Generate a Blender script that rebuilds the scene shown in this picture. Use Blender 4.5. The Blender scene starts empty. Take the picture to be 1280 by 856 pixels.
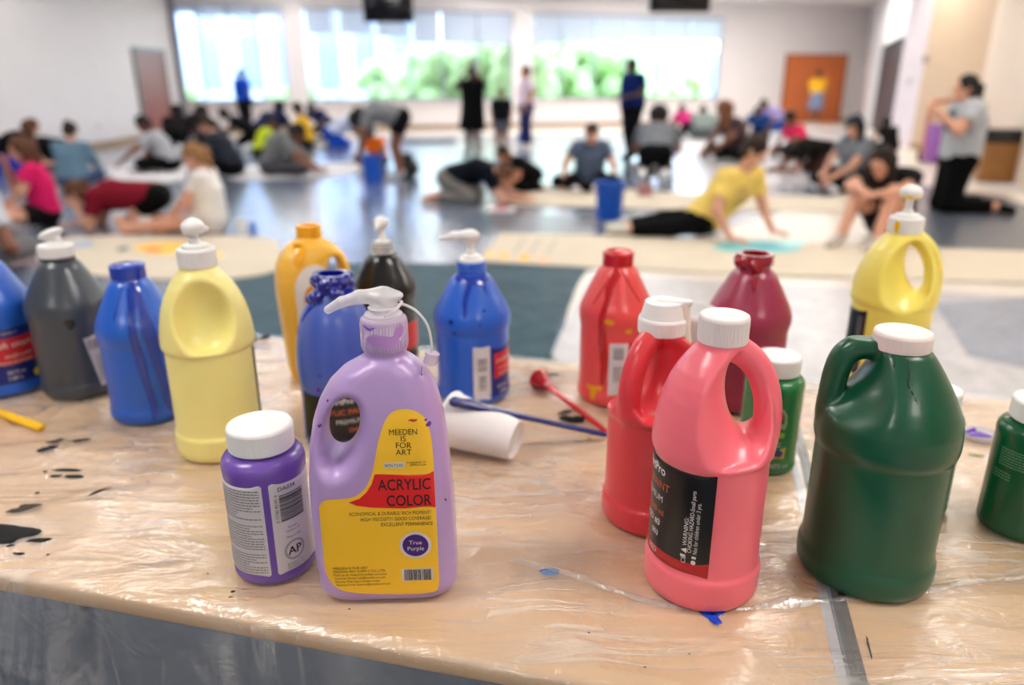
import bpy, bmesh, math, random
import numpy as np
from mathutils import Vector, Matrix
from mathutils.geometry import delaunay_2d_cdt

random.seed(7)
SC = bpy.context.scene
COL = SC.collection
PI = math.pi
R = math.radians

# ------------------------------------------------------------------ camera model
F, TILT, H, ZT = 940.0, math.atan(328 / 940.0), 1.32, 0.79
_c, _s = math.cos(TILT), math.sin(TILT)


def at(u, v, z=0.0):
    """world point where the sight line of a photo pixel meets the level z"""
    x, y = (u - 640) / F, -(v - 428) / F
    d = (x, _c + y * _s, -_s + y * _c)
    t = (z - H) / d[2]
    return Vector((d[0] * t, d[1] * t, z))


def at_depth(u, v, Y):
    x, y = (u - 640) / F, -(v - 428) / F
    d = (x, _c + y * _s, -_s + y * _c)
    t = Y / d[1]
    return Vector((d[0] * t, Y, H + d[2] * t))


# ------------------------------------------------------------------ materials
def lin(c):
    c = c / 255.0
    return c / 12.92 if c <= 0.04045 else ((c + 0.055) / 1.055) ** 2.4


def rgb(t):
    return (lin(t[0]), lin(t[1]), lin(t[2]), 1.0)


MATS = {}


def M(name, col, rough=0.45, metal=0.0, spec=0.5, coat=0.0, var=0.06, scale=8.0, bump=0.0, bscale=60.0,
      sss=0.0, trans=0.0, sheen=0.0):
    if name in MATS:
        return MATS[name]
    m = bpy.data.materials.new(name)
    m.use_nodes = True
    nt = m.node_tree
    b = nt.nodes['Principled BSDF']
    tc = nt.nodes.new('ShaderNodeTexCoord')
    nz = nt.nodes.new('ShaderNodeTexNoise')
    nz.inputs['Scale'].default_value = scale
    nz.inputs['Detail'].default_value = 4
    nt.links.new(tc.outputs['Object'], nz.inputs['Vector'])
    mr = nt.nodes.new('ShaderNodeMapRange')
    mr.inputs['From Min'].default_value = 0.3
    mr.inputs['From Max'].default_value = 0.7
    mr.inputs['To Min'].default_value = 1 - var
    mr.inputs['To Max'].default_value = 1 + var
    nt.links.new(nz.outputs['Fac'], mr.inputs['Value'])
    mx = nt.nodes.new('ShaderNodeVectorMath')
    mx.operation = 'SCALE'
    mx.inputs[0].default_value = rgb(col)[:3]
    nt.links.new(mr.outputs['Result'], mx.inputs['Scale'])
    nt.links.new(mx.outputs['Vector'], b.inputs['Base Color'])
    b.inputs['Roughness'].default_value = rough
    b.inputs['Metallic'].default_value = metal
    b.inputs['Specular IOR Level'].default_value = spec
    b.inputs['Coat Weight'].default_value = coat
    b.inputs['Coat Roughness'].default_value = 0.12
    if sheen:
        b.inputs['Sheen Weight'].default_value = sheen
    if sss:
        b.inputs['Subsurface Weight'].default_value = sss
        b.inputs['Subsurface Radius'].default_value = (0.012, 0.006, 0.005)
        b.inputs['Subsurface Scale'].default_value = 1.0
    if trans:
        b.inputs['Transmission Weight'].default_value = trans
    if bump:
        n2 = nt.nodes.new('ShaderNodeTexNoise')
        n2.inputs['Scale'].default_value = bscale
        n2.inputs['Detail'].default_value = 3
        nt.links.new(tc.outputs['Object'], n2.inputs['Vector'])
        bp = nt.nodes.new('ShaderNodeBump')
        bp.inputs['Strength'].default_value = bump
        bp.inputs['Distance'].default_value = 0.01
        nt.links.new(n2.outputs['Fac'], bp.inputs['Height'])
        nt.links.new(bp.outputs['Normal'], b.inputs['Normal'])
    MATS[name] = m
    return m


def emit(name, col, strength):
    m = bpy.data.materials.new(name)
    m.use_nodes = True
    nt = m.node_tree
    nt.nodes.clear()
    o = nt.nodes.new('ShaderNodeOutputMaterial')
    e = nt.nodes.new('ShaderNodeEmission')
    e.inputs['Color'].default_value = (*col, 1)
    e.inputs['Strength'].default_value = strength
    nt.links.new(e.outputs[0], o.inputs['Surface'])
    return m


# ------------------------------------------------------------------ objects
def mesh_np(name, v, faces, smooth=True):
    """faces: int array (n,3) or (n,4), or a list of index lists"""
    me = bpy.data.meshes.new(name)
    if isinstance(faces, np.ndarray):
        n, k = faces.shape
        me.vertices.add(len(v))
        me.vertices.foreach_set('co', np.asarray(v, np.float32).ravel())
        me.loops.add(n * k)
        me.loops.foreach_set('vertex_index', faces.astype(np.int32).ravel())
        me.polygons.add(n)
        me.polygons.foreach_set('loop_start', np.arange(0, n * k, k, dtype=np.int32))
        me.polygons.foreach_set('loop_total', np.full(n, k, np.int32))
        me.update(calc_edges=True)
        me.validate()
    else:
        me.from_pydata([tuple(p) for p in v], [], faces)
        me.update()
    if smooth:
        me.polygons.foreach_set('use_smooth', np.ones(len(me.polygons), bool))
    return me


def obj(name, me, mat=None, parent=None, label=None):
    o = bpy.data.objects.new(name, me)
    COL.objects.link(o)
    if mat is not None:
        if not me.materials:
            me.materials.append(mat)
    if parent is not None:
        o.parent = parent
    if label:
        o['label'] = label
    return o


def tag(o, label, cat, group=None, kind=None):
    o['label'] = label
    o['category'] = cat
    if group:
        o['group'] = group
    if kind:
        o['kind'] = kind
    return o


def thing(name, label, cat, loc=(0, 0, 0), rotz=0.0, group=None):
    o = bpy.data.objects.new(name, None)
    o.empty_display_size = 0.05
    COL.objects.link(o)
    o.location = loc
    o.rotation_euler = (0, 0, rotz)
    return tag(o, label, cat, group)


def structure(o):
    o['kind'] = 'structure'
    return o


def bm_mesh(name, bm, smooth=False, sharp=None):
    me = bpy.data.meshes.new(name)
    bmesh.ops.recalc_face_normals(bm, faces=bm.faces)
    bm.to_mesh(me)
    bm.free()
    if smooth:
        me.polygons.foreach_set('use_smooth', np.ones(len(me.polygons), bool))
        if sharp:
            me.set_sharp_from_angle(angle=R(sharp))
    return me


def add_box(bm, c, s, rotz=0.0, bevel=0.0, segs=2):
    r = bmesh.ops.create_cube(bm, size=1.0)
    vs = r['verts']
    mt = Matrix.Translation(c) @ Matrix.Rotation(rotz, 4, 'Z') @ Matrix.Diagonal((*s, 1))
    bmesh.ops.transform(bm, matrix=mt, verts=vs)
    if bevel:
        es = list({e for v in vs for e in v.link_edges})
        bmesh.ops.bevel(bm, geom=es, offset=bevel, segments=segs, affect='EDGES', profile=0.5)


def box(name, c, s, mat, parent=None, rotz=0.0, bevel=0.0, segs=2, smooth=False):
    bm = bmesh.new()
    add_box(bm, c, s, rotz, bevel, segs)
    return obj(name, bm_mesh(name, bm, smooth or bevel > 0, 40), mat, parent)


def lathe_np(prof, n=64, rib=None, closed=False):
    """prof list of (r,z); rib=(count, depth, z0, z1)"""
    a = np.arange(n) * 2 * PI / n
    V = []
    for r, z in prof:
        rr = np.full(n, r)
        if rib and rib[2] <= z <= rib[3] and r > 0.004:
            rr = rr + rib[1] * np.where(np.cos(a * rib[0]) > 0, 1, -1) * 0.5
        V.append(np.stack([rr * np.cos(a), rr * np.sin(a), np.full(n, z)], 1))
    V = np.concatenate(V)
    m = len(prof)
    Fq = []
    i = np.arange(n)
    j = (i + 1) % n
    for k in range(m - 1):
        Fq.append(np.stack([k * n + i, k * n + j, (k + 1) * n + j, (k + 1) * n + i], 1))
    return V, np.concatenate(Fq)


def lathe(name, prof, mat, parent=None, n=64, rib=None, sharp=35, xf=None):
    V, Q = lathe_np(prof, n, rib)
    if xf is not None:
        V = np.array([xf @ Vector(p) for p in V])
    me = mesh_np(name, V, Q)
    me.set_sharp_from_angle(angle=R(sharp))
    return obj(name, me, mat, parent)


def tube_np(pts, rad, n=12, flat=None):
    """tube along pts (list of xyz) with radii; ends closed with rounded caps"""
    P = [Vector(p) for p in pts]
    k = len(P)
    if not hasattr(rad, '__len__'):
        rad = [rad] * k
    V, Fq = [], []
    up = Vector((0.01, 0.02, 1))
    prev = None
    rings = []
    for i in range(k):
        t = (P[min(i + 1, k - 1)] - P[max(i - 1, 0)]).normalized()
        if prev is None:
            a = t.cross(up)
            if a.length < 1e-3:
                a = t.cross(Vector((1, 0, 0)))
            a.normalize()
        else:
            a = (prev - t * prev.dot(t)).normalized()
        b = t.cross(a)
        prev = a
        rings.append((P[i], t, a, b, rad[i]))
    full = []
    p, t, a, b, r = rings[0]
    for q in (0.15, 0.6, 0.9):
        full.append((p - t * r * math.sqrt(1 - q * q), a, b, r * q))
    for p, t, a, b, r in rings:
        full.append((p, a, b, r))
    p, t, a, b, r = rings[-1]
    for q in (0.9, 0.6, 0.15):
        full.append((p + t * r * math.sqrt(1 - q * q), a, b, r * q))
    for p, a, b, r in full:
        for m_ in range(n):
            th = 2 * PI * m_ / n
            fl = flat if flat else 1.0
            V.append(p + a * (r * math.cos(th)) + b * (r * fl * math.sin(th)))
    for i in range(len(full) - 1):
        for m_ in range(n):
            m2 = (m_ + 1) % n
            Fq.append([i * n + m_, i * n + m2, (i + 1) * n + m2, (i + 1) * n + m_])
    Fq.append(list(range(n))[::-1])
    Fq.append([(len(full) - 1) * n + m_ for m_ in range(n)])
    return V, Fq


def tube(name, pts, rad, mat, parent=None, n=12, flat=None):
    V, Q = tube_np(pts, rad, n, flat)
    return obj(name, mesh_np(name, V, Q), mat, parent)


def spline(pts, n=8):
    """Catmull-Rom through pts"""
    P = [np.array(p, float) for p in pts]
    P = [2 * P[0] - P[1]] + P + [2 * P[-1] - P[-2]]
    out = []
    for i in range(1, len(P) - 2):
        for k in range(n):
            t = k / n
            a, b, c, d = P[i - 1], P[i], P[i + 1], P[i + 2]
            out.append(0.5 * (2 * b + (c - a) * t + (2 * a - 5 * b + 4 * c - d) * t * t + (3 * b - a - 3 * c + d) * t ** 3))
    out.append(P[-2])
    return out


# ------------------------------------------------------------------ implicit surfaces
class Field:
    def __init__(self, lo, hi, h):
        self.lo = np.array(lo, float)
        self.h = h
        n = np.ceil((np.array(hi) - self.lo) / h).astype(int) + 1
        self.ax = [self.lo[i] + np.arange(n[i]) * h for i in range(3)]
        self.V = np.full(n, 0.2, np.float32)

    def _sl(self, lo, hi):
        s = []
        for i in range(3):
            a = int(np.clip(np.floor((lo[i] - self.lo[i]) / self.h), 0, len(self.ax[i])))
            b = int(np.clip(np.ceil((hi[i] - self.lo[i]) / self.h) + 1, 0, len(self.ax[i])))
            s.append(slice(a, b))
        return tuple(s)

    def grid(self, s):
        return (self.ax[0][s[0]][:, None, None], self.ax[1][s[1]][None, :, None], self.ax[2][s[2]][None, None, :])

    def add(self, fn, lo, hi, k=0.0, m=0.05):
        s = self._sl(np.array(lo) - m, np.array(hi) + m)
        if any(q.stop <= q.start for q in s):
            return
        d = fn(*self.grid(s))
        a = self.V[s]
        self.V[s] = smin(a, d, k)

    def sub(self, fn, lo, hi, k=0.0, m=0.05):
        s = self._sl(np.array(lo) - m, np.array(hi) + m)
        if any(q.stop <= q.start for q in s):
            return
        d = fn(*self.grid(s))
        self.V[s] = -smin(-self.V[s], d, k)

    def cone(self, a, b, ra, rb, k=0.03, cap=False, m=0.05):
        a, b = np.array(a, float), np.array(b, float)
        ab = b - a
        L2 = max(ab @ ab, 1e-9)

        def fn(x, y, z):
            t = np.clip(((x - a[0]) * ab[0] + (y - a[1]) * ab[1] + (z - a[2]) * ab[2]) / L2, 0, 1)
            d = np.sqrt((x - a[0] - t * ab[0]) ** 2 + (y - a[1] - t * ab[1]) ** 2 + (z - a[2] - t * ab[2]) ** 2) - (ra + (rb - ra) * t)
            if cap:
                L = math.sqrt(L2)
                d = np.maximum(d, ((x - b[0]) * ab[0] + (y - b[1]) * ab[1] + (z - b[2]) * ab[2]) / L)
            return d
        r = max(ra, rb)
        self.add(fn, np.minimum(a, b) - r, np.maximum(a, b) + r, k, m)

    def ell(self, c, r, ax=None, k=0.03, sub=False, m=0.04):
        c, r = np.array(c, float), np.array(r, float)
        A = np.eye(3) if ax is None else np.array([list(q) for q in ax], float)

        def fn(x, y, z):
            dx, dy, dz = x - c[0], y - c[1], z - c[2]
            p = [(A[i][0] * dx + A[i][1] * dy + A[i][2] * dz) for i in range(3)]
            k0 = np.sqrt(sum((p[i] / r[i]) ** 2 for i in range(3)))
            k1 = np.sqrt(sum((p[i] / r[i] ** 2) ** 2 for i in range(3))) + 1e-6
            return k0 * (k0 - 1) / k1
        q = max(r)
        (self.sub if sub else self.add)(fn, c - q, c + q, k, m)

    def mesh(self, name):
        v, q = surface_nets(self.V, self.lo, self.h)
        return mesh_np(name, v, q)


def smin(a, b, k):
    if k <= 0:
        return np.minimum(a, b)
    h = np.maximum(k - np.abs(a - b), 0) / k
    return np.minimum(a, b) - h * h * k * 0.25


def surface_nets(V, lo, h):
    V = np.pad(V, 1, constant_values=0.2)
    lo = np.array(lo) - h
    S = V < 0
    nx, ny, nz = V.shape
    corners = [(i, j, k) for i in (0, 1) for j in (0, 1) for k in (0, 1)]
    cnt = np.zeros((nx - 1, ny - 1, nz - 1), np.int8)
    for i, j, k in corners:
        cnt += S[i:nx - 1 + i, j:ny - 1 + j, k:nz - 1 + k]
    act = (cnt > 0) & (cnt < 8)
    ids = np.full(act.shape, -1, np.int64)
    I = np.argwhere(act)
    ids[act] = np.arange(len(I))
    acc = np.zeros((len(I), 3))
    num = np.zeros(len(I))
    for a in corners:
        for d in range(3):
            if a[d] == 1:
                continue
            b = list(a)
            b[d] = 1
            va = V[I[:, 0] + a[0], I[:, 1] + a[1], I[:, 2] + a[2]].astype(float)
            vb = V[I[:, 0] + b[0], I[:, 1] + b[1], I[:, 2] + b[2]].astype(float)
            x = (va < 0) != (vb < 0)
            t = np.where(x, va / np.where(x, va - vb, 1), 0)
            p = np.tile(np.array(a, float), (len(I), 1))
            p[:, d] += t
            acc += np.where(x[:, None], p, 0)
            num += x
    P = (I + acc / num[:, None]) * h + lo
    Q = []
    for d in range(3):
        e, f = (d + 1) % 3, (d + 2) % 3
        s0 = [slice(1, -1)] * 3
        s0[d] = slice(0, -1)
        s1 = list(s0)
        s1[d] = slice(1, None)
        A, B = S[tuple(s0)], S[tuple(s1)]
        x = A != B
        J = np.argwhere(x)
        flip = A[x]
        off = np.ones(3, int)
        off[d] = 0
        J = J + off
        de, df = np.zeros(3, int), np.zeros(3, int)
        de[e] = 1
        df[f] = 1
        g = lambda K: ids[K[:, 0], K[:, 1], K[:, 2]]
        q = np.stack([g(J - de - df), g(J - df), g(J), g(J - de)], 1)
        q[~flip] = q[~flip][:, ::-1]
        Q.append(q)
    return P, np.concatenate(Q)


# ------------------------------------------------------------------ decals that follow a surface
class Round:
    """surface of a round bottle: s = arc length from azimuth az, z = height"""

    def __init__(self, prof):
        pr = sorted([(z, r) for r, z in prof])
        self.z = np.array([p[0] for p in pr])
        self.r = np.array([p[1] for p in pr])

    def rad(self, z):
        return np.interp(z, self.z, self.r)

    def mapper(self, az, rref):
        def f(s, z, off):
            a = az + s / rref
            r = self.rad(z) + off
            return np.stack([r * np.cos(a), r * np.sin(a), z], 1)
        return f


def patch_me(name, outlines, mp, off=0.0004, grid=0.004, bulge=0.0):
    """fill 2D outlines (first outer, others holes) and wrap them with the mapper mp"""
    if outlines and isinstance(outlines[0][0], (int, float)):
        outlines = [outlines]
    V, E = [], []
    for o in outlines:
        b = len(V)
        V += [Vector((p[0], p[1])) for p in o]
        E += [(b + i, b + (i + 1) % len(o)) for i in range(len(o))]
    nb = len(V)
    xs = [p.x for p in V]
    ys = [p.y for p in V]
    gx = np.arange(min(xs) + grid / 2, max(xs), grid)
    gy = np.arange(min(ys) + grid / 2, max(ys), grid)
    for i, x in enumerate(gx):
        for y in gy:
            V.append(Vector((x + (0.0007 if i % 2 else 0), y)))
    r = delaunay_2d_cdt(V, E, [], 2 if len(outlines) > 1 else 1, 1e-7)
    P = np.array([[p.x, p.y] for p in r[0]])
    offs = np.full(len(P), off)
    if bulge:
        bd = np.zeros(len(P), bool)
        for i, src in enumerate(r[3]):
            if any(q < nb for q in src):
                bd[i] = True
        offs = np.where(bd, -0.0004, off + bulge)
    W = mp(P[:, 0], P[:, 1], offs)
    return mesh_np(name, W, [list(f) for f in r[2]], smooth=True)


def patch(name, outlines, mp, mat, parent=None, off=0.0004, grid=0.004, bulge=0.0, label=None):
    return obj(name, patch_me(name, outlines, mp, off, grid, bulge), mat, parent, label)


def rrect(x0, y0, x1, y1, r=0.003, n=5):
    out = []
    for cx, cy, a0 in ((x1 - r, y0 + r, -90), (x1 - r, y1 - r, 0), (x0 + r, y1 - r, 90), (x0 + r, y0 + r, 180)):
        for k in range(n + 1):
            a = R(a0 + 90 * k / n)
            out.append((cx + r * math.cos(a), cy + r * math.sin(a)))
    return out


def circle(cx, cy, r, n=40, ry=None):
    return [(cx + r * math.cos(2 * PI * k / n), cy + (ry or r) * math.sin(2 * PI * k / n)) for k in range(n)]


def strip(pts, w):
    """outline of a tapering drip; w a number or a list"""
    pts = [np.array(p[:2]) for p in spline([(p[0], p[1], 0) for p in pts], 5)]
    n = len(pts)
    if not hasattr(w, '__len__'):
        w = [w, w]
    ww = np.interp(np.linspace(0, 1, n), np.linspace(0, 1, len(w)), w)
    L, Rr = [], []
    for i in range(n):
        t = pts[min(i + 1, n - 1)] - pts[max(i - 1, 0)]
        t = t / (np.linalg.norm(t) + 1e-9)
        nn = np.array([-t[1], t[0]])
        L.append(tuple(pts[i] + nn * ww[i] / 2))
        Rr.append(tuple(pts[i] - nn * ww[i] / 2))
    t = pts[-1] - pts[-2]
    t = t / (np.linalg.norm(t) + 1e-9)
    tip = tuple(pts[-1] + t * ww[-1] / 2)
    return Rr + [tip] + L[::-1]


def blob(cx, cy, r, seed=0, n=28, amp=0.35, sx=1.0, sy=1.0, rot=0.0):
    rg = random.Random(seed)
    ph = [(rg.uniform(0, 6.28), rg.uniform(0.3, 1) / (k + 1)) for k in range(6)]
    out = []
    for i in range(n):
        a = 2 * PI * i / n
        q = 1 + amp * sum(w * math.sin((k + 1) * a + p) for k, (p, w) in enumerate(ph))
        x, y = r * q * math.cos(a) * sx, r * q * math.sin(a) * sy
        out.append((cx + x * math.cos(rot) - y * math.sin(rot), cy + x * math.sin(rot) + y * math.cos(rot)))
    return out


_TX = {}


def text2d(s, size, align='LEFT', space=1.0, bold=0.0):
    key = (s, space, bold)
    if key not in _TX:
        cu = bpy.data.curves.new('t', 'FONT')
        cu.body = s
        cu.size = 1.0
        cu.space_character = space
        cu.resolution_u = 3
        cu.fill_mode = 'FRONT'
        cu.offset = bold
        o = bpy.data.objects.new('t', cu)
        COL.objects.link(o)
        bpy.context.view_layer.update()
        me = bpy.data.meshes.new_from_object(o.evaluated_get(bpy.context.evaluated_depsgraph_get()))
        V = np.array([v.co[:2] for v in me.vertices]).reshape(-1, 2)
        Fc = [list(p.vertices) for p in me.polygons]
        COL.objects.unlink(o)
        bpy.data.objects.remove(o)
        bpy.data.meshes.remove(me)
        bpy.data.curves.remove(cu)
        _TX[key] = (V, Fc)
    V, Fc = _TX[key]
    V = V * size
    w = V[:, 0].max() if len(V) else 0
    if align == 'CENTER':
        V = V - [w / 2, 0]
    elif align == 'RIGHT':
        V = V - [w, 0]
    return V, Fc


def lettering(items, mp, mat, parent, off=0.0009, name='lettering', label=None, jagged=()):
    """items: (text, x, y, size, align[, width]) or with rot; width squeezes the line to that width"""
    o = None
    for it in items:
        s, x, y, size, al = it[:5]
        q = it[5] if len(it) > 5 else {}
        V, Fc = text2d(s, size, al, q.get('space', 1.0), q.get('bold', 0.0))
        V = V.copy()
        if 'w' in q:
            V[:, 0] *= q['w'] / (V[:, 0].max() - V[:, 0].min())
        if 'rot' in q:
            a = q['rot']
            V = np.stack([V[:, 0] * math.cos(a) - V[:, 1] * math.sin(a), V[:, 0] * math.sin(a) + V[:, 1] * math.cos(a)], 1)
        V = V + [x, y]
        o = obj(name if name == 'lettering' else 'lettering', mesh_np('lettering', mp(V[:, 0], V[:, 1], np.full(len(V), off)), Fc, smooth=False), mat, parent, label)
    if jagged:
        AV, AF, n = [], [], 0
        for poly in split_wide(jagged):
            AV.append(np.array(poly))
            AF.append(list(range(n, n + len(poly))))
            n += len(poly)
        P = np.concatenate(AV)
        o = obj('print_marks' if name == 'lettering' else name, mesh_np(name, mp(P[:, 0], P[:, 1], np.full(len(P), off)), AF, smooth=False), mat, parent, label)
    return o


def split_wide(polys, w=0.004):
    """cut wide upright rectangles so that they bend with the surface"""
    out = []
    for q in polys:
        xs = [p[0] for p in q]
        if len(q) == 4 and max(xs) - min(xs) > w and len({round(x, 6) for x in xs}) == 2:
            ys = [p[1] for p in q]
            n = int((max(xs) - min(xs)) / w) + 1
            e = np.linspace(min(xs), max(xs), n + 1)
            out += [[(e[i], min(ys)), (e[i + 1], min(ys)), (e[i + 1], max(ys)), (e[i], max(ys))] for i in range(n)]
        else:
            out.append(q)
    return out


def bars(x0, y0, x1, y1, n=26, seed=1, vertical=True):
    """rectangles of a bar code"""
    rg = random.Random(seed)
    out = []
    ws = [rg.choice((1, 1, 1.6, 2.2, 3)) for _ in range(2 * n)]
    tot = sum(ws)
    p = 0
    for i, w in enumerate(ws):
        a, b = p / tot, (p + w) / tot
        p += w
        if i % 2 == 0:
            if vertical:
                out.append([(x0 + (x1 - x0) * a, y0), (x0 + (x1 - x0) * b, y0), (x0 + (x1 - x0) * b, y1), (x0 + (x1 - x0) * a, y1)])
            else:
                out.append([(x0, y0 + (y1 - y0) * a), (x1, y0 + (y1 - y0) * a), (x1, y0 + (y1 - y0) * b), (x0, y0 + (y1 - y0) * b)])
    return out


def fineprint(x0, y0, x1, y1, rows, seed=3, fill=0.5):
    """rows of unreadably small print as broken strokes"""
    rg = random.Random(seed)
    out = []
    dy = (y1 - y0) / rows
    for r_ in range(rows):
        y = y1 - (r_ + 1) * dy
        x = x0
        end = x1 if rg.random() > 0.2 else x0 + (x1 - x0) * rg.uniform(0.5, 0.9)
        while x < end:
            w = rg.uniform(0.0015, 0.0045)
            w = min(w, end - x)
            out.append([(x, y), (x + w, y), (x + w, y + dy * fill), (x, y + dy * fill)])
            x += w + 0.0008
    return out
LAMP, SKY, SUN, EXPO = 13.5, 5.5, 3.5, 0.80
# ================================================================== tables and the plastic sheet over them
TD = Vector((0.970, -0.240, 0)).normalized()          # along the table
TN = Vector((0.240, 0.970, 0)).normalized()           # across, away from the camera
TR = math.atan2(TD.y, TD.x)
EDGE0 = Vector((-0.246, 0.637, 0))                     # a point on the front edge


def tb(a, b, z=0.0):
    """table coordinates: a along, b in from the front edge"""
    p = EDGE0 + TD * a + TN * b
    return Vector((p.x, p.y, z))


SEAM = (at(1045, 762, ZT) - EDGE0).dot(TD)
DEPTH = 0.835

wood_m = M('tan laminate', (230, 190, 142), rough=0.42, var=0.04, scale=5)
edge_m = M('tan edge banding', (206, 168, 124), rough=0.45)
steel_m = M('brushed steel', (170, 172, 178), rough=0.3, metal=0.9)
leg_m = M('dark steel', (52, 54, 58), rough=0.4, metal=0.7)


gap_shade = M('dark gap shade strip', (58, 44, 36), rough=0.5)
silver_m = M('silver trim', (206, 206, 212), rough=0.35, metal=0.2)


def make_table(a0, a1, label, trim=False):
    t = thing('folding_table', label, 'table', tb((a0 + a1) / 2, DEPTH / 2, 0), TR, 'folding tables under the plastic sheet')
    w = a1 - a0
    box('tabletop', (0, 0, ZT - 0.0155), (w - 0.003, DEPTH - 0.003, 0.025), wood_m, t, bevel=0.006, segs=3)
    bm = bmesh.new()
    for sx in ((1,) if trim else ()):
        add_box(bm, (sx * (w / 2 - 0.005), 0, ZT - 0.0135), (0.0105, DEPTH - 0.02, 0.0225), 0, 0.001)
    if trim:
        obj('end_strip', bm_mesh('end_strip', bm), silver_m, t)
    else:
        box('end_strip', (-(w / 2 - 0.003), 0, ZT - 0.0137), (0.0075, DEPTH - 0.02, 0.0222), gap_shade, t)  # dark strip stands in for the shaded gap between the tables
    bm = bmesh.new()
    for sy in (-1, 1):
        add_box(bm, (0, sy * (DEPTH / 2 - 0.06), ZT - 0.045), (w - 0.2, 0.02, 0.034))
    obj('apron', bm_mesh('apron', bm), leg_m, t)
    for sx in (-1, 1):
        for sy in (-1, 1):
            x, y = sx * (w / 2 - 0.22), sy * (DEPTH / 2 - 0.09)
            tube('leg', [(x, y, 0.022), (x, y, ZT - 0.04)], 0.0125, leg_m, t)
    return t


make_table(SEAM - 1.86, SEAM - 0.004, 'tan folding table under clear plastic carrying most of the paint bottles', True)
make_table(SEAM + 0.0075, SEAM + 1.86, 'tan folding table right of the metal trimmed seam, under the green bottles')


# ---- value noise in numpy
def _hash(i, j, seed):
    n = (i * 374761393 + j * 668265263 + seed * 982451653) & 0x7fffffff
    n = ((n ^ (n >> 13)) * 1274126177) & 0x7fffffff
    return ((n ^ (n >> 16)) & 0xffff) / 65535.0


def vnoise(x, y, seed=0):
    i, j = np.floor(x).astype(np.int64), np.floor(y).astype(np.int64)
    u, v = x - i, y - j
    u, v = u * u * (3 - 2 * u), v * v * (3 - 2 * v)
    a, b = _hash(i, j, seed), _hash(i + 1, j, seed)
    c, d = _hash(i, j + 1, seed), _hash(i + 1, j + 1, seed)
    return (a * (1 - u) + b * u) * (1 - v) + (c * (1 - u) + d * u) * v


def ridge(x, y, seed, ang, sx, sy):
    """thin ridges stretched along direction ang"""
    ca, sa = math.cos(ang), math.sin(ang)
    p, q = (x * ca + y * sa) / sx, (-x * sa + y * ca) / sy
    q = q + 0.8 * vnoise(p * 1.5, q * 0.3, seed + 9)
    n = vnoise(p, q, seed)
    return np.clip(1 - np.abs(n - 0.5) * 7, 0, 1) ** 1.5


BASES = []       # (x, y, r) of everything standing on the sheet


def sheet_z(x, y):
    """height of the plastic above the tabletop"""
    x, y = np.asarray(x, float), np.asarray(y, float)
    z = 0.0036 * ridge(x, y, 1, -0.25, 0.30, 0.055)
    z = z + 0.0030 * ridge(x, y, 2, 0.10, 0.22, 0.045)
    z = z + 0.0022 * ridge(x, y, 3, -0.7, 0.20, 0.06)
    z = z + 0.0012 * ridge(x, y, 4, 0.9, 0.18, 0.07)
    z = z + 0.0012 * vnoise(x * 9, y * 9, 5)
    mask = np.ones_like(z)
    for bx, by, br in BASES:
        d = np.hypot(x - bx, y - by)
        mask *= np.clip((d - br) / 0.03, 0, 1)
        # radial pulls around a heavy bottle
        th = np.arctan2(y - by, x - bx)
        f = np.clip(1 - np.abs(d - br - 0.045) / 0.045, 0, 1)
        z = z + f * 0.0028 * np.clip(np.sin(th * 9 + bx * 40) * np.sin(th * 5 + by * 30), 0, 1)
    z = z * mask
    # the crumpled mound at the left
    for (mx, my, mh, mr, ms) in MOUNDS:
        d = np.hypot((x - mx), (y - my) * 1.1)
        z = z + mask * mh * np.exp(-(d / mr) ** 2) * (0.65 + 0.7 * ridge(x, y, 11 + ms, 0.9, 0.1, 0.035) + 0.35 * ridge(x, y, 12 + ms, -0.8, 0.1, 0.04))
    return z


_m1, _m2 = at(94, 518, ZT), at(60, 560, ZT)
MOUNDS = [(_m1.x, _m1.y, 0.020, 0.042, 0), (_m2.x, _m2.y, 0.004, 0.05, 3)]


def schlick(nt, f0, normal=None):
    """reflectance of a thin clear film, the same from both sides"""
    lw = nt.nodes.new('ShaderNodeLayerWeight')
    lw.inputs['Blend'].default_value = 0.5
    if normal is not None:
        nt.links.new(normal, lw.inputs['Normal'])
    pw = nt.nodes.new('ShaderNodeMath')
    pw.operation = 'POWER'
    pw.inputs[1].default_value = 5.0
    nt.links.new(lw.outputs['Facing'], pw.inputs[0])
    ma = nt.nodes.new('ShaderNodeMath')
    ma.operation = 'MULTIPLY_ADD'
    ma.inputs[1].default_value = 1 - f0
    ma.inputs[2].default_value = f0
    ma.use_clamp = True
    nt.links.new(pw.outputs[0], ma.inputs[0])
    return ma


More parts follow.
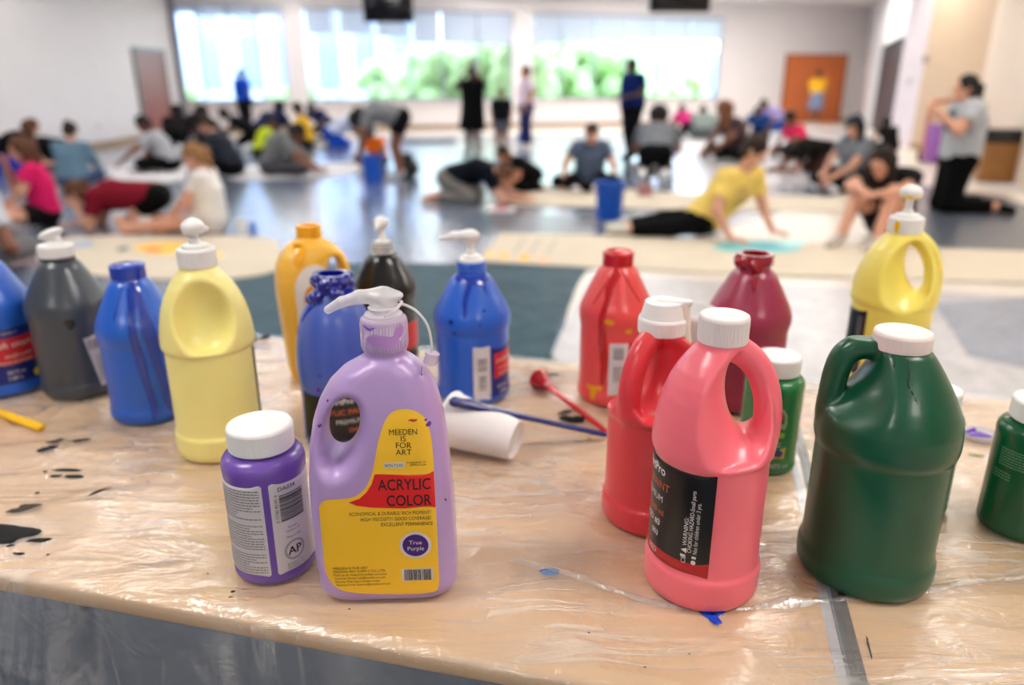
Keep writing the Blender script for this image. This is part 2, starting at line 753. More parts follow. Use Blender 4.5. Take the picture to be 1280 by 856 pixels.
def sheet_material(name='clear plastic film', scale=(3.0, 15.0, 7.0), haze=0.13, crease=0.30):
    m = bpy.data.materials.new(name)
    m.use_nodes = True
    nt = m.node_tree
    nt.nodes.clear()
    N = nt.nodes.new
    out = N('ShaderNodeOutputMaterial')
    tr = N('ShaderNodeBsdfTransparent')
    tr.inputs['Color'].default_value = (0.95, 0.95, 0.95, 1)
    gl = N('ShaderNodeBsdfGlossy')
    gl.inputs['Roughness'].default_value = 0.24
    gl.inputs['Color'].default_value = (0.95, 0.97, 1, 1)
    df = N('ShaderNodeBsdfDiffuse')
    df.inputs['Color'].default_value = (0.95, 0.94, 0.93, 1)
    tl = N('ShaderNodeBsdfTranslucent')
    tl.inputs['Color'].default_value = (0.82, 0.85, 0.88, 1)
    tc = N('ShaderNodeTexCoord')
    # long soft creases and fine crinkles in the film
    mp = N('ShaderNodeMapping')
    mp.inputs['Scale'].default_value = scale
    mp.inputs['Rotation'].default_value = (0, 0, 0.12)
    n1 = N('ShaderNodeTexNoise')
    n1.inputs['Scale'].default_value = 1.0
    n1.inputs['Detail'].default_value = 5
    n1.inputs['Distortion'].default_value = 1.2
    nt.links.new(tc.outputs['Object'], mp.inputs['Vector'])
    nt.links.new(mp.outputs['Vector'], n1.inputs['Vector'])
    n2 = N('ShaderNodeTexNoise')
    n2.inputs['Scale'].default_value = 34
    n2.inputs['Detail'].default_value = 3
    n2.inputs['Distortion'].default_value = 2.0
    nt.links.new(tc.outputs['Object'], n2.inputs['Vector'])
    ad = N('ShaderNodeMath')
    ad.operation = 'MULTIPLY_ADD'
    ad.inputs[1].default_value = 0.16
    nt.links.new(n2.outputs['Fac'], ad.inputs[0])
    nt.links.new(n1.outputs['Fac'], ad.inputs[2])
    bp = N('ShaderNodeBump')
    bp.inputs['Strength'].default_value = 0.8
    bp.inputs['Distance'].default_value = 0.014
    nt.links.new(ad.outputs[0], bp.inputs['Height'])
    nt.links.new(bp.outputs['Normal'], gl.inputs['Normal'])
    nt.links.new(bp.outputs['Normal'], df.inputs['Normal'])
    m1 = N('ShaderNodeMixShader')
    m1.inputs[0].default_value = 0.15
    nt.links.new(df.outputs[0], m1.inputs[1])
    nt.links.new(tl.outputs[0], m1.inputs[2])
    m2 = N('ShaderNodeMixShader')
    # folded film is doubled up along its creases and looks milkier there
    hz = None
    for sc_, rot_, sd_ in (((2.2, 13.0, 5.0), 0.25, 1.7), ((2.6, 11.0, 5.0), -0.45, 5.1), ((1.8, 16.0, 4.0), -1.0, 9.3)) if name == 'clear plastic film' else (((16.0, 16.0, 1.4), 0.0, 1.7), ((7.0, 7.0, 0.8), 0.1, 4.4)):
        mq = N('ShaderNodeMapping')
        mq.inputs['Scale'].default_value = sc_
        mq.inputs['Rotation'].default_value = (0, 0, rot_)
        mq.inputs['Location'].default_value = (sd_, sd_ * 2, 0)
        nq = N('ShaderNodeTexNoise')
        nq.inputs['Scale'].default_value = 1.0
        nq.inputs['Detail'].default_value = 3
        nq.inputs['Distortion'].default_value = 0.6
        nt.links.new(tc.outputs['Object'], mq.inputs['Vector'])
        nt.links.new(mq.outputs['Vector'], nq.inputs['Vector'])
        sb = N('ShaderNodeMath')
        sb.operation = 'SUBTRACT'
        sb.inputs[1].default_value = 0.5
        nt.links.new(nq.outputs['Fac'], sb.inputs[0])
        ab = N('ShaderNodeMath')
        ab.operation = 'ABSOLUTE'
        nt.links.new(sb.outputs[0], ab.inputs[0])
        mr = N('ShaderNodeMapRange')
        mr.inputs['From Min'].default_value = 0.0
        mr.inputs['From Max'].default_value = 0.035
        mr.inputs['To Min'].default_value = crease
        mr.inputs['To Max'].default_value = 0.0
        nt.links.new(ab.outputs[0], mr.inputs['Value'])
        if hz is None:
            hz = mr.outputs[0]
        else:
            mxn = N('ShaderNodeMath')
            mxn.operation = 'MAXIMUM'
            nt.links.new(hz, mxn.inputs[0])
            nt.links.new(mr.outputs[0], mxn.inputs[1])
            hz = mxn.outputs[0]
    # creases fade in and out over the sheet
    nf = N('ShaderNodeTexNoise')
    nf.inputs['Scale'].default_value = 5.0
    nt.links.new(tc.outputs['Object'], nf.inputs['Vector'])
    ff = N('ShaderNodeMapRange')
    ff.inputs['From Min'].default_value = 0.35
    ff.inputs['From Max'].default_value = 0.65
    nt.links.new(nf.outputs['Fac'], ff.inputs['Value'])
    fm_ = N('ShaderNodeMath')
    fm_.operation = 'MULTIPLY_ADD'
    fm_.inputs[2].default_value = haze
    nt.links.new(hz, fm_.inputs[0])
    nt.links.new(ff.outputs[0], fm_.inputs[1])
    nt.links.new(fm_.outputs[0], m2.inputs[0])
    nt.links.new(tr.outputs[0], m2.inputs[1])
    nt.links.new(m1.outputs[0], m2.inputs[2])
    fm = schlick(nt, 0.09, bp.outputs['Normal'])
    m3 = N('ShaderNodeMixShader')
    nt.links.new(fm.outputs[0], m3.inputs[0])
    nt.links.new(m2.outputs[0], m3.inputs[1])
    nt.links.new(gl.outputs[0], m3.inputs[2])
    nt.links.new(m3.outputs[0], out.inputs['Surface'])
    return m


film_m = sheet_material()
skirt_m = sheet_material('hanging plastic film', (14.0, 14.0, 2.0), 0.09, 0.24)


def build_sheet():
    a0, a1 = SEAM - 1.9, SEAM + 1.35
    na = int((a1 - a0) / 0.0075)
    A = np.linspace(a0, a1, na)
    # profile across: back edge, top, front roll-over, skirt
    top = list(np.linspace(DEPTH + 0.004, 0.010, 110))
    V = []
    for b in top:
        p = np.array([[tb(a, b).x, tb(a, b).y] for a in A]) if False else np.stack([EDGE0.x + TD.x * A + TN.x * b, EDGE0.y + TD.y * A + TN.y * b], 1)
        z = ZT - 0.0018 + sheet_z(p[:, 0], p[:, 1])
        V.append(np.concatenate([p, z[:, None]], 1))
    for k in range(1, 6):                                # roll over the edge
        th = k / 5 * PI / 2
        b = 0.010 - 0.0125 * math.sin(th)
        z = ZT - 0.0018 - 0.0125 * (1 - math.cos(th)) + 0 * A
        b = b - 0.0012 * ridge(A, A * 0, 21, 0, 0.02, 1.0)
        V.append(np.stack([EDGE0.x + TD.x * A + TN.x * b, EDGE0.y + TD.y * A + TN.y * b, z], 1))
    rows = 60
    for k in range(1, rows + 1):
        dz = 0.46 * k / rows
        g = min(1, dz / 0.10)
        fold = 0.030 * (vnoise(A * 7 + 3 + dz * 1.2, A * 0 + dz * 0.7, 31) - 0.5) + 0.018 * (vnoise(A * 19 + 5 - dz * 2, A * 0 + dz * 1.5, 32) - 0.5)
        fold = fold + 0.006 * ridge(A, A * 0 + dz * 0.4, 33, 0.05, 0.05, 0.10)
        # a sharp hanging pleat by the middle
        for c in PLEATS:
            fold = fold - 0.028 * np.exp(-((A - c - 0.05 * dz) / (0.010 + 0.03 * dz)) ** 2)
        fold = fold - 0.004 * math.exp(-((dz - 0.105) / 0.006) ** 2)      # the folded-in crease that runs along
        b = -0.0025 - g * 0.012 + fold * g
        z = ZT - 0.0143 - dz + 0 * A
        V.append(np.stack([EDGE0.x + TD.x * A + TN.x * b, EDGE0.y + TD.y * A + TN.y * b, z], 1))
    V = np.array(V)
    m_, n_ = V.shape[:2]
    idx = np.arange(m_ * n_).reshape(m_, n_)
    Q = np.stack([idx[:-1, :-1], idx[1:, :-1], idx[1:, 1:], idx[:-1, 1:]], 2).reshape(-1, 4)
    o = obj('plastic_sheet', mesh_np('plastic_sheet', V.reshape(-1, 3), Q), film_m)
    o.data.materials.append(skirt_m)
    mi = np.zeros(len(o.data.polygons), np.int32)
    mi[(len(top) + 2) * (n_ - 1):] = 1
    o.data.polygons.foreach_set('material_index', mi)
    tag(o, 'clear wrinkled plastic sheet spread over the tables and hanging down in front', 'plastic sheet')
    return o


PLEATS = [(at(270, 775, ZT) - EDGE0).dot(TD), (at(60, 735, ZT) - EDGE0).dot(TD), (at(430, 800, ZT) - EDGE0).dot(TD)]


def world_map(x, y, off):
    return np.stack([x, y, ZT - 0.0016 + sheet_z(x, y) + off], 1)


def sheet_stain(px, py, r, mat, seed, sx=1.0, sy=1.0, rot=0.0, parent=None, amp=0.4, bulge=0.0004, name='paint_smear', grid=0.006):
    p = at(px, py, ZT)
    return patch(name, blob(p.x, p.y, r, seed, 34, amp, sx, sy, rot), world_map, mat, parent, off=0.0004, grid=grid, bulge=bulge)
# ================================================================== paint bottles
white_cap = M('white cap plastic', (238, 238, 236), rough=0.38, var=0.01)
white_label = M('white label paper', (214, 210, 214), rough=0.5, var=0.02)
black_label = M('black label film', (14, 13, 15), rough=0.3, var=0.02)
ink = M('black ink', (22, 20, 24), rough=0.6)
ink_grey = M('grey print', (120, 116, 124), rough=0.6)
ink_white = M('white print', (226, 224, 224), rough=0.6)
ink_orange = M('orange print', (214, 104, 62), rough=0.6)


def plast(name, col, rough=0.36, sss=0.12, **k):
    k.setdefault('coat', 0.15)
    return M(name, col, rough=rough - 0.04, sss=sss, var=0.03, scale=14, **k)


def cam_az(p):
    return math.atan2(-p.y, -p.x)


CAP_PROF = lambda r, z0, h: [(r * 0.8, z0 + 0.002), (r * 0.97, z0), (r, z0 + 0.0015), (r, z0 + h - 0.004), (r * 0.97, z0 + h - 0.001), (r * 0.90, z0 + h), (r * 0.45, z0 + h - 0.0005), (0.0005, z0 + h - 0.0005)]


def screw_cap(parent, r, z0, h, mat=None, name='screw_cap', ribs=60):
    pr = CAP_PROF(r, z0, h)
    fine = []
    for i in range(len(pr)):
        fine.append(pr[i])
        if i == 2:
            for q in (0.01, 0.12, 0.5, 0.88, 0.99):
                fine.append((r, z0 + 0.0015 + (h - 0.0055) * q))
    return lathe(name, fine, mat or white_cap, parent, n=ribs * 4, rib=(ribs, 0.00035, z0 + 0.003, z0 + h - 0.005), sharp=60)


def half_gallon(Rb=0.0615, hz=0.256, neck=0.0245, open_=True):
    k = Rb / 0.0615
    z = hz / 0.256
    p = [(0.001, 0.003), (0.035, 0.004), (0.050, 0.0), (0.0565, 0.001), (0.0605, 0.005), (0.0622, 0.012), (0.0622, 0.020), (0.0607, 0.024), (0.0600, 0.030)]
    p += [(0.0600, 0.06), (0.0600, 0.10), (0.0600, 0.128), (0.0606, 0.134), (0.0624, 0.141), (0.0634, 0.149), (0.0633, 0.157), (0.0620, 0.164), (0.0590, 0.172), (0.0540, 0.183), (0.0480, 0.195), (0.0420, 0.207), (0.0360, 0.219), (0.0310, 0.227), (0.0270, 0.231)]
    p = [(r * k, q * z) for r, q in p]
    p += [(neck + 0.0012, 0.2335 * z), (neck, 0.236 * z), (neck, 0.2395 * z), (neck + 0.0012, 0.2405 * z), (neck + 0.0012, 0.2425 * z), (neck, 0.2435 * z), (neck, 0.247 * z), (neck + 0.001, 0.248 * z), (neck + 0.001, 0.2498 * z), (neck, 0.251 * z), (neck, 0.255 * z), (neck - 0.001, 0.256 * z)]
    inner = [(neck - 0.0025, 0.2555 * z), (neck - 0.003, 0.245 * z), (neck - 0.003, 0.232 * z), (0.001, 0.2315 * z)]
    return p, inner


def smooth_prof(p, n=3):
    out = spline([(a, b, 0) for a, b in p], n)
    return [(max(q[0], 0.0005), q[1]) for q in out]


def drip(parent, mp, mat, pts, w, bulge=0.0009, name='paint_drip'):
    return patch(name, strip(pts, w), mp, mat, parent, off=0.0003, grid=0.0025, bulge=bulge)


def base_at(u, v, r):
    p = at(u, v, ZT)
    BASES.append((p.x, p.y, r))
    return Vector((p.x, p.y, ZT - 0.0008))


def round_bottle(u, v, mat, label, Rb=0.0615, hz=0.256, group=None, neck_mat=None, neck=0.0245):
    p = base_at(u, v, Rb)
    t = thing('paint_bottle', label, 'paint bottle', p, 0, group)
    out, inner = half_gallon(Rb, hz, neck)
    lathe('body', smooth_prof(out, 2) + inner, mat, t, n=72, sharp=50)
    return t, Round(out), cam_az(p)


def collar_pump(parent, z0, az, cap_r=0.0285, cap_h=0.022, stem=0.03, mat=None, spout=0.05, head=0.018, droop=0.006, dome=False, smear=None):
    """pump dispenser: ribbed closure, collar, stem and a head with a spout pointing to az"""
    m = mat or white_cap
    g = bpy.data.objects.new('pump', None)
    COL.objects.link(g)
    g.parent = parent
    g.location = (0, 0, z0)
    g.rotation_euler = (0, 0, az)
    screw_cap(g, cap_r, 0.0, cap_h, m, 'closure', 40)
    lathe('collar', [(cap_r * 0.72, cap_h - 0.001), (cap_r * 0.70, cap_h + 0.004), (cap_r * 0.55, cap_h + 0.0055), (0.0085, cap_h + 0.006), (0.0075, cap_h + 0.012), (0.006, cap_h + 0.0125)], m, g, n=40)
    zt = cap_h + stem
    lathe('stem', [(0.0058, cap_h + 0.004), (0.0058, zt + 0.002), (0.0005, zt + 0.002)], m, g, n=24)
    if dome:
        # seen end on: a wide flat head with a short spout
        f = Field((-0.035, -0.03, zt - 0.006), (0.06, 0.03, zt + 0.03), 0.0012)
        f.cone((0, 0, zt), (0, 0, zt + 0.006), head * 0.95, head, 0.0)
        f.V[:] = np.maximum(f.V, (zt + 0.0) - f.ax[2][None, None, :])
        f.ell((0, 0, zt + 0.010), (head, head, 0.009), k=0.004)
        f.cone((0, 0, zt + 0.012), (0, 0, zt + 0.0165), head * 0.55, head * 0.28, 0.004)
        f.cone((0, 0, zt + 0.010), (spout, 0, zt + 0.008 - droop), 0.0075, 0.0045, 0.006)
        obj('head', f.mesh('head'), m, g)
    else:
        f = Field((-0.03, -0.025, zt - 0.02), (spout + 0.02, 0.025, zt + 0.03), 0.0012)
        f.cone((0, 0, zt - 0.004), (0, 0, zt + 0.006), head * 0.55, head * 0.8, 0.003)
        f.ell((0.002, 0, zt + 0.010), (head * 1.15, head * 0.85, 0.0075), k=0.006)
        f.cone((0, 0, zt + 0.009), (spout * 0.55, 0, zt + 0.0085), 0.0085, 0.0065, 0.006)
        f.cone((spout * 0.5, 0, zt + 0.0085), (spout, 0, zt + 0.007 - droop), 0.0066, 0.0036, 0.004)
        obj('head', f.mesh('head'), m, g)
    return g


# ---- handled jug, handle towards local +x
JUG = [(0.0588, 0.0), (0.0628, 0.004), (0.0645, 0.011), (0.0645, 0.034), (0.0642, 0.037), (0.0616, 0.040), (0.0612, 0.050), (0.0612, 0.160), (0.0616, 0.164), (0.0646, 0.168), (0.0652, 0.175), (0.0644, 0.186), (0.0632, 0.198), (0.0606, 0.212), (0.0565, 0.228), (0.0508, 0.243), (0.0440, 0.256), (0.0362, 0.267), (0.0295, 0.275), (0.0262, 0.279), (0.0250, 0.282), (0.0250, 0.293)]


def jug_mesh(name, prof, bowl=None, hole=(0.0250, 0.2330, 0.0180, 0.0430), hand=None, hr=0.0110, flare=1.5, h=0.0018, hole_tilt=0.16, k=0.006, zmin=0.176):
    z = np.array([p[1] for p in prof])
    r = np.array([p[0] for p in prof])
    zmax = z.max()
    f = Field((-0.085, -0.085, -0.006), (0.090, 0.085, zmax + 0.006), h)
    X, Y, Z = f.grid((slice(None),) * 3)
    # finer radius and slope
    zz = np.linspace(0, zmax, 400)
    rr = np.interp(zz, z, r)
    for _ in range(3):
        rr[1:-1] = 0.25 * rr[:-2] + 0.5 * rr[1:-1] + 0.25 * rr[2:]
    sl = np.gradient(rr, zz)
    RR = np.interp(Z, zz, rr)
    SL = np.interp(Z, zz, sl)
    rho = np.sqrt(X * X + Y * Y)
    d = (rho - RR) / np.sqrt(1 + SL * SL)
    d = np.maximum(d, np.maximum(-Z, Z - zmax))
    xh, zh, a, b = hole
    ca, sa = math.cos(hole_tilt), math.sin(hole_tilt)
    fy = 1 + flare * (Y / 0.05) ** 2
    u = (X - xh) * ca + (Z - zh) * sa
    w = -(X - xh) * sa + (Z - zh) * ca
    A, B = a * fy, b * (1 + 0.35 * flare * (Y / 0.05) ** 2)
    q = np.sqrt((u / A) ** 2 + (w / B) ** 2)
    q2 = np.sqrt((u / A ** 2) ** 2 + (w / B ** 2) ** 2) + 1e-6
    t = q * (q - 1) / q2
    t = np.maximum(t, (zmin - Z) - 0.25 * np.maximum(np.abs(Y) - 0.03, 0))
    if bowl:
        cx_, cy_, cz_, ra_, rb_, rc_ = bowl
        s0 = np.sqrt(((X - cx_) / ra_) ** 2 + ((np.abs(Y) - cy_) / rb_) ** 2 + ((Z - cz_) / rc_) ** 2)
        s1 = np.sqrt(((X - cx_) / ra_ ** 2) ** 2 + ((np.abs(Y) - cy_) / rb_ ** 2) ** 2 + ((Z - cz_) / rc_ ** 2) ** 2) + 1e-6
        t = np.maximum(s0 * (s0 - 1) / s1, zmin - Z - 0.15 * np.maximum(0.06 - np.abs(Y), 0))
        k = 0.009
    d = -smin(-d, t, k)
    f.V[:] = d
    if hand:
        for i in range(len(hand) - 1):
            f.cone((hand[i][0], 0, hand[i][1]), (hand[i + 1][0], 0, hand[i + 1][1]), hr, hr, 0.006)
    f.V[:] = np.maximum(f.V, np.maximum(-Z, Z - zmax))
    return f.mesh(name)


def jug(u, v, mat, label, az, prof=JUG, cap=None, Rs=1.0, Hs=1.0, group=None, **kw):
    prof = [(a * Rs, b * Hs) for a, b in prof]
    p = base_at(u, v, prof[3][0])
    t = thing('paint_jug', label, 'paint jug', p, az, group)
    obj('body', jug_mesh('body', prof, **kw), mat, t)
    return t, Round(prof), cam_az(p) - az


HAND = [tuple(q[:2]) for q in spline([(0.012, 0.277, 0), (0.026, 0.2695, 0), (0.0380, 0.2560, 0), (0.0465, 0.238, 0), (0.0510, 0.220, 0), (0.0525, 0.202, 0), (0.0520, 0.184, 0), (0.0495, 0.168, 0)], 5)]

# ------------------------------------------------------------------ 1 pink jug (front right)
pink_m = plast('pink paint plastic', (249, 116, 132), rough=0.34)
t, S, ca = jug(874, 722, pink_m, 'large pink jug with white cap, black label and handle on its right', R(-8), hand=HAND, Rs=0.97)
screw_cap(t, 0.0250, 0.284, 0.028, M('translucent white cap', (232, 222, 222), rough=0.4), ribs=54)
ra = ca + R(8)          # right edge of the label
mp = S.mapper(ra, 0.062)
lab = patch('label', rrect(-0.165, 0.043, 0.0, 0.1625, 0.0008), mp, black_label, t, grid=0.005)
red_band = M('dark red print', (176, 22, 26), rough=0.35)
patch('colour_band', [(-0.165, 0.0434), (-0.0004, 0.0434), (-0.0004, 0.0605), (-0.165, 0.0605)], mp, red_band, lab, off=0.0007)
lettering([('ACRYLICPAINT', -0.0505, 0.1285, 0.0125, 'RIGHT'), ('2040 ml', -0.0570, 0.0985, 0.0100, 'RIGHT')], mp, ink_orange, lab)
lettering([('ArtPro', -0.0585, 0.1450, 0.0145, 'RIGHT', {'bold': 0.02}), ('PREMIUM', -0.0600, 0.1135, 0.0105, 'RIGHT'), ('RED #3', -0.0620, 0.0850, 0.0100, 'RIGHT', {'bold': 0.02}), ('003', -0.0640, 0.0715, 0.0090, 'RIGHT', {'bold': 0.02}), ('RED', -0.0650, 0.0500, 0.0090, 'RIGHT'),
           ('WARNING:', -0.0250, 0.0775, 0.0066, 'LEFT', {'rot': PI / 2}), ('CHOKING HAZARD-Small parts', -0.0195, 0.0705, 0.0064, 'LEFT', {'rot': PI / 2, 'w': 0.072}), ('Not for children under 3 yrs.', -0.0135, 0.0700, 0.0064, 'LEFT', {'rot': PI / 2, 'w': 0.060}),
           ('CE', -0.0250, 0.0565, 0.0072, 'LEFT', {'rot': PI / 2})], mp, ink_white, lab,
          jagged=[[(-0.0310, 0.0722), (-0.0245, 0.0690), (-0.0245, 0.0755)][::-1], circle(-0.0165, 0.0600, 0.0026, 16), [(-0.031, 0.0640), (-0.0255, 0.0640), (-0.0255, 0.0670), (-0.031, 0.0670)], [(-0.0185, 0.0645), (-0.014, 0.0645), (-0.014, 0.0675), (-0.0185, 0.0675)]])

# ------------------------------------------------------------------ 2 yellow jug, left
yel_m = plast('pale yellow plastic', (249, 237, 150), rough=0.36)
t, S, ca = jug(279, 556, yel_m, 'pale yellow jug with white pump, handle facing the viewer, left of the purple bottles', R(-166), bowl=(-0.006, 0.058, 0.222, 0.041, 0.040, 0.056), zmin=0.172)
collar_pump(t, 0.283, R(70) - R(-166), 0.0265, 0.026, 0.020, spout=0.024, head=0.0150, dome=True)
mp = S.mapper(ca, 0.065)
lab = patch('label', rrect(0.078, 0.045, 0.20, 0.160, 0.001), mp, black_label, t, grid=0.005)

# ------------------------------------------------------------------ 3 yellow jug, right
yelr_m = plast('warm yellow plastic', (244, 226, 108), rough=0.36)
t, S, ca = jug(1096, 490, yelr_m, 'yellow jug with yellow-smeared white pump standing behind the big green jug', R(-28), hand=[(q[0] * 1.05, q[1] * 1.03) for q in HAND], hole=(0.026, 0.238, 0.0165, 0.040), Rs=1.05, Hs=1.03, flare=1.5)
g = collar_pump(t, 0.290, R(80) - R(-28), 0.0270, 0.027, 0.030, spout=0.026, head=0.0170, dome=True)
yp = M('wet yellow paint', (246, 205, 20), rough=0.2)
cp = Round([(0.0285, 0.0), (0.0285, 0.03)])
mpc = cp.mapper(ca + R(-28) - R(80), 0.0285)
patch('paint_smear', blob(-0.013, 0.013, 0.007, 4, 26, 0.3, 0.6, 1.6), mpc, yp, g, off=0.0005, grid=0.002)
hp = Round([(0.0170, 0.057), (0.0170, 0.066), (0.013, 0.075)])
patch('paint_smear', [(-0.02, 0.0575), (0.02, 0.0575), (0.02, 0.061), (0.008, 0.060), (0.0, 0.063), (-0.01, 0.0605), (-0.02, 0.062)], hp.mapper(ca + R(-28) - R(80), 0.02), yp, g, off=0.0008, grid=0.002)
mp = S.mapper(ca, 0.0652)
lab = patch('label', rrect(-0.20, 0.046, -0.037, 0.162, 0.002), mp, black_label, t, grid=0.005)
lettering([], mp, ink_grey, lab, jagged=[[(-y_ - 0.0, x_) for x_, y_ in q] for q in fineprint(0.055, 0.043, 0.150, 0.056, 4, 8, 0.55)])

# ------------------------------------------------------------------ 4 red jug, handle to the front
redj_m = plast('coral red plastic', (224, 62, 72), rough=0.34)
t, S, ca = jug(812, 640, redj_m, 'red jug with white drooping pump cap half hidden behind the pink jug', R(-140),
               prof=[(r_, z_ * 0.89) for r_, z_ in JUG], Rs=0.97, zmin=0.155, hole=(0.034, 0.202, 0.024, 0.042), hand=[(q[0] * 0.99, q[1] * 0.89) for q in HAND], hr=0.0105, flare=2.2, hole_tilt=0.3)
g = bpy.data.objects.new('pump', None)
COL.objects.link(g)
g.parent = t
g.location = (0, 0, 0.248)
g.rotation_euler = (0, 0, R(-20) - R(-140))
screw_cap(g, 0.0290, 0.0, 0.020, white_cap, 'closure', 48)
f = Field((-0.035, -0.035, 0.012), (0.06, 0.035, 0.06), 0.0012)
f.cone((0, 0, 0.016), (0, 0, 0.036), 0.0275, 0.0225, 0.0)
f.V[:] = np.maximum(f.V, f.ax[2][None, None, :] - 0.038)
f.cone((0.0, 0, 0.0375), (0.027, 0, 0.0385), 0.0085, 0.0060, 0.004)
f.V[:] = np.maximum(f.V, f.ax[2][None, None, :] - 0.0415)
obj('head', f.mesh('head'), white_cap, g)
cream = M('cream plastic', (236, 230, 214), rough=0.4)
f = Field((0.01, -0.02, -0.045), (0.07, 0.02, 0.05), 0.0012)
f.cone((0.024, 0, 0.034), (0.024, 0, 0.012), 0.0070, 0.0080, 0.003)
f.cone((0.024, 0, 0.012), (0.030, 0, -0.018), 0.0080, 0.0060, 0.003)
f.cone((0.030, 0, -0.018), (0.036, 0, -0.032), 0.0060, 0.0040, 0.003)
obj('spout', f.mesh('spout'), cream, g)

# ------------------------------------------------------------------ 5 green jug
green_m = plast('deep green plastic', (8, 80, 54), rough=0.34)
GJ = [(0.0665, 0.0), (0.0705, 0.004), (0.0725, 0.011), (0.0728, 0.024), (0.0718, 0.030), (0.0700, 0.034), (0.0690, 0.045), (0.0690, 0.150), (0.0692, 0.156), (0.0718, 0.162), (0.0728, 0.168), (0.0728, 0.178), (0.0718, 0.190), (0.0680, 0.203), (0.0616, 0.217), (0.0540, 0.231), (0.0456, 0.245), (0.0376, 0.257), (0.0316, 0.265), (0.0280, 0.268), (0.0265, 0.270), (0.0265, 0.276)]
GH = [tuple(q[:2]) for q in spline([(0.018, 0.265, 0), (0.040, 0.2665, 0), (0.053, 0.257, 0), (0.0585, 0.240, 0), (0.0610, 0.217, 0), (0.0625, 0.186, 0)], 5)]
t, S, ca = jug(1077, 706, green_m, 'large green jug with flat white cap and handle on its left', R(168), prof=GJ, hole=(0.0500, 0.236, 0.0130, 0.040), hand=GH, hr=0.0105, flare=1.3, hole_tilt=0.62, k=0.005, zmin=0.196)
screw_cap(t, 0.0285, 0.268, 0.019, M('matte white cap', (240, 226, 222), rough=0.5), ribs=70)
dk = M('dark dried paint', (22, 40, 34), rough=0.3)
mr_ = M('maroon paint spot', (96, 18, 34), rough=0.3)
mp = S.mapper(ca, 0.07)
drip(t, mp, dk, [(0.016, 0.268), (0.020, 0.255), (0.019, 0.245), (0.026, 0.236), (0.031, 0.228)], [0.004, 0.003, 0.0025, 0.0015])
drip(t, mp, dk, [(-0.012, 0.268), (-0.007, 0.262), (-0.005, 0.258)], [0.002, 0.0035, 0.003])
t2 = Round([(0.0, 0), (0.0112, 1)])
obj('paint_spot', (lambda f: (f.ell((0.0575, 0.0, 0.249), (0.0130, 0.0122, 0.006), k=0), f.mesh('spot'))[1])(Field((0.035, -0.02, 0.235), (0.075, 0.02, 0.262), 0.0012)), mr_, t)

# ------------------------------------------------------------------ 6 round open and pumped bottles
blue_m = plast('cobalt blue plastic', (36, 98, 208), rough=0.32)
blue_wet = M('wet blue paint', (14, 54, 172), rough=0.12, coat=0.6, var=0.15)
t, S, ca = round_bottle(190, 514, blue_m, 'open cobalt blue bottle with dark blue drips left of the pale yellow jug', Rb=0.0605)
mp = S.mapper(ca, 0.0605)
drip(t, mp, blue_wet, [(0.008, 0.236), (0.000, 0.215), (-0.006, 0.190), (-0.008, 0.150), (-0.004, 0.110), (0.000, 0.070), (0.004, 0.035), (0.002, 0.012)], [0.030, 0.024, 0.014, 0.012, 0.016, 0.011, 0.013, 0.009])
drip(t, mp, blue_wet, [(0.013, 0.236), (0.014, 0.205), (0.014, 0.165), (0.018, 0.130), (0.022, 0.090), (0.026, 0.055), (0.030, 0.020)], [0.024, 0.018, 0.022, 0.020, 0.017, 0.015, 0.011])
drip(t, mp, blue_wet, [(-0.02, 0.236), (-0.028, 0.21), (-0.034, 0.19), (-0.036, 0.178)], [0.006, 0.004, 0.004, 0.003])
nk = Round([(0.0258, 0.23), (0.0258, 0.2545), (0.0248, 0.257)])
patch('paint_coat', [(-0.075, 0.2350), (-0.03, 0.2345), (-0.01, 0.2330), (0.01, 0.2330), (0.03, 0.2345), (0.075, 0.2350), (0.075, 0.2565), (-0.075, 0.2565)], nk.mapper(ca, 0.025), blue_wet, t, off=0.0006, grid=0.003)
patch('label', rrect(0.066, 0.07, 0.10, 0.122, 0.001), mp, white_label, t)

# blue bottle with pump, middle
t, S, ca = round_bottle(592, 490, blue_m, 'cobalt blue bottle with white side-spout pump standing behind the foam cup', Rb=0.0645, hz=0.242)
collar_pump(t, 0.226, R(180), 0.0215, 0.022, 0.028, spout=0.052, head=0.015, droop=0.004)
mp = S.mapper(ca, 0.063)
navy_label = M('navy label', (16, 34, 120), rough=0.35)
red_label = M('red label box', (206, 34, 44), rough=0.4)
lw = patch('barcode_label', rrect(0.000, 0.012, 0.030, 0.108, 0.002), mp, white_label, t)
lettering([], mp, ink_grey, lw, jagged=bars(0.008, 0.064, 0.024, 0.088, 14, 3, False) + bars(0.010, 0.03, 0.022, 0.058, 8, 4, False), name='barcode')
ln = patch('label', [(0.031, 0.012), (0.13, 0.012), (0.13, 0.108), (0.060, 0.100), (0.031, 0.103)], mp, navy_label, t)
lr = patch('name_box', rrect(0.038, 0.046, 0.095, 0.092, 0.002), mp, red_label, ln, off=0.0007)
lettering([('craft smart', 0.042, 0.075, 0.0125, 'LEFT'), ('acrylic paint', 0.048, 0.062, 0.008, 'LEFT'), ('peinture', 0.048, 0.052, 0.008, 'LEFT')], mp, ink_white, lr, off=0.0011)
lettering([('64 fl oz', 0.045, 0.028, 0.009, 'LEFT'), ('1.89 L', 0.048, 0.018, 0.009, 'LEFT')], mp, ink_white, ln)
for q in ((-0.035, 0.150, 0.004), (-0.030, 0.132, 0.0026), (0.022, 0.170, 0.003), (0.012, 0.148, 0.002)):
    patch('paint_spot', blob(q[0], q[1], q[2], int(q[0] * 1e4)), mp, M('navy spot', (10, 30, 90), rough=0.2), t, off=0.0004, grid=0.002)
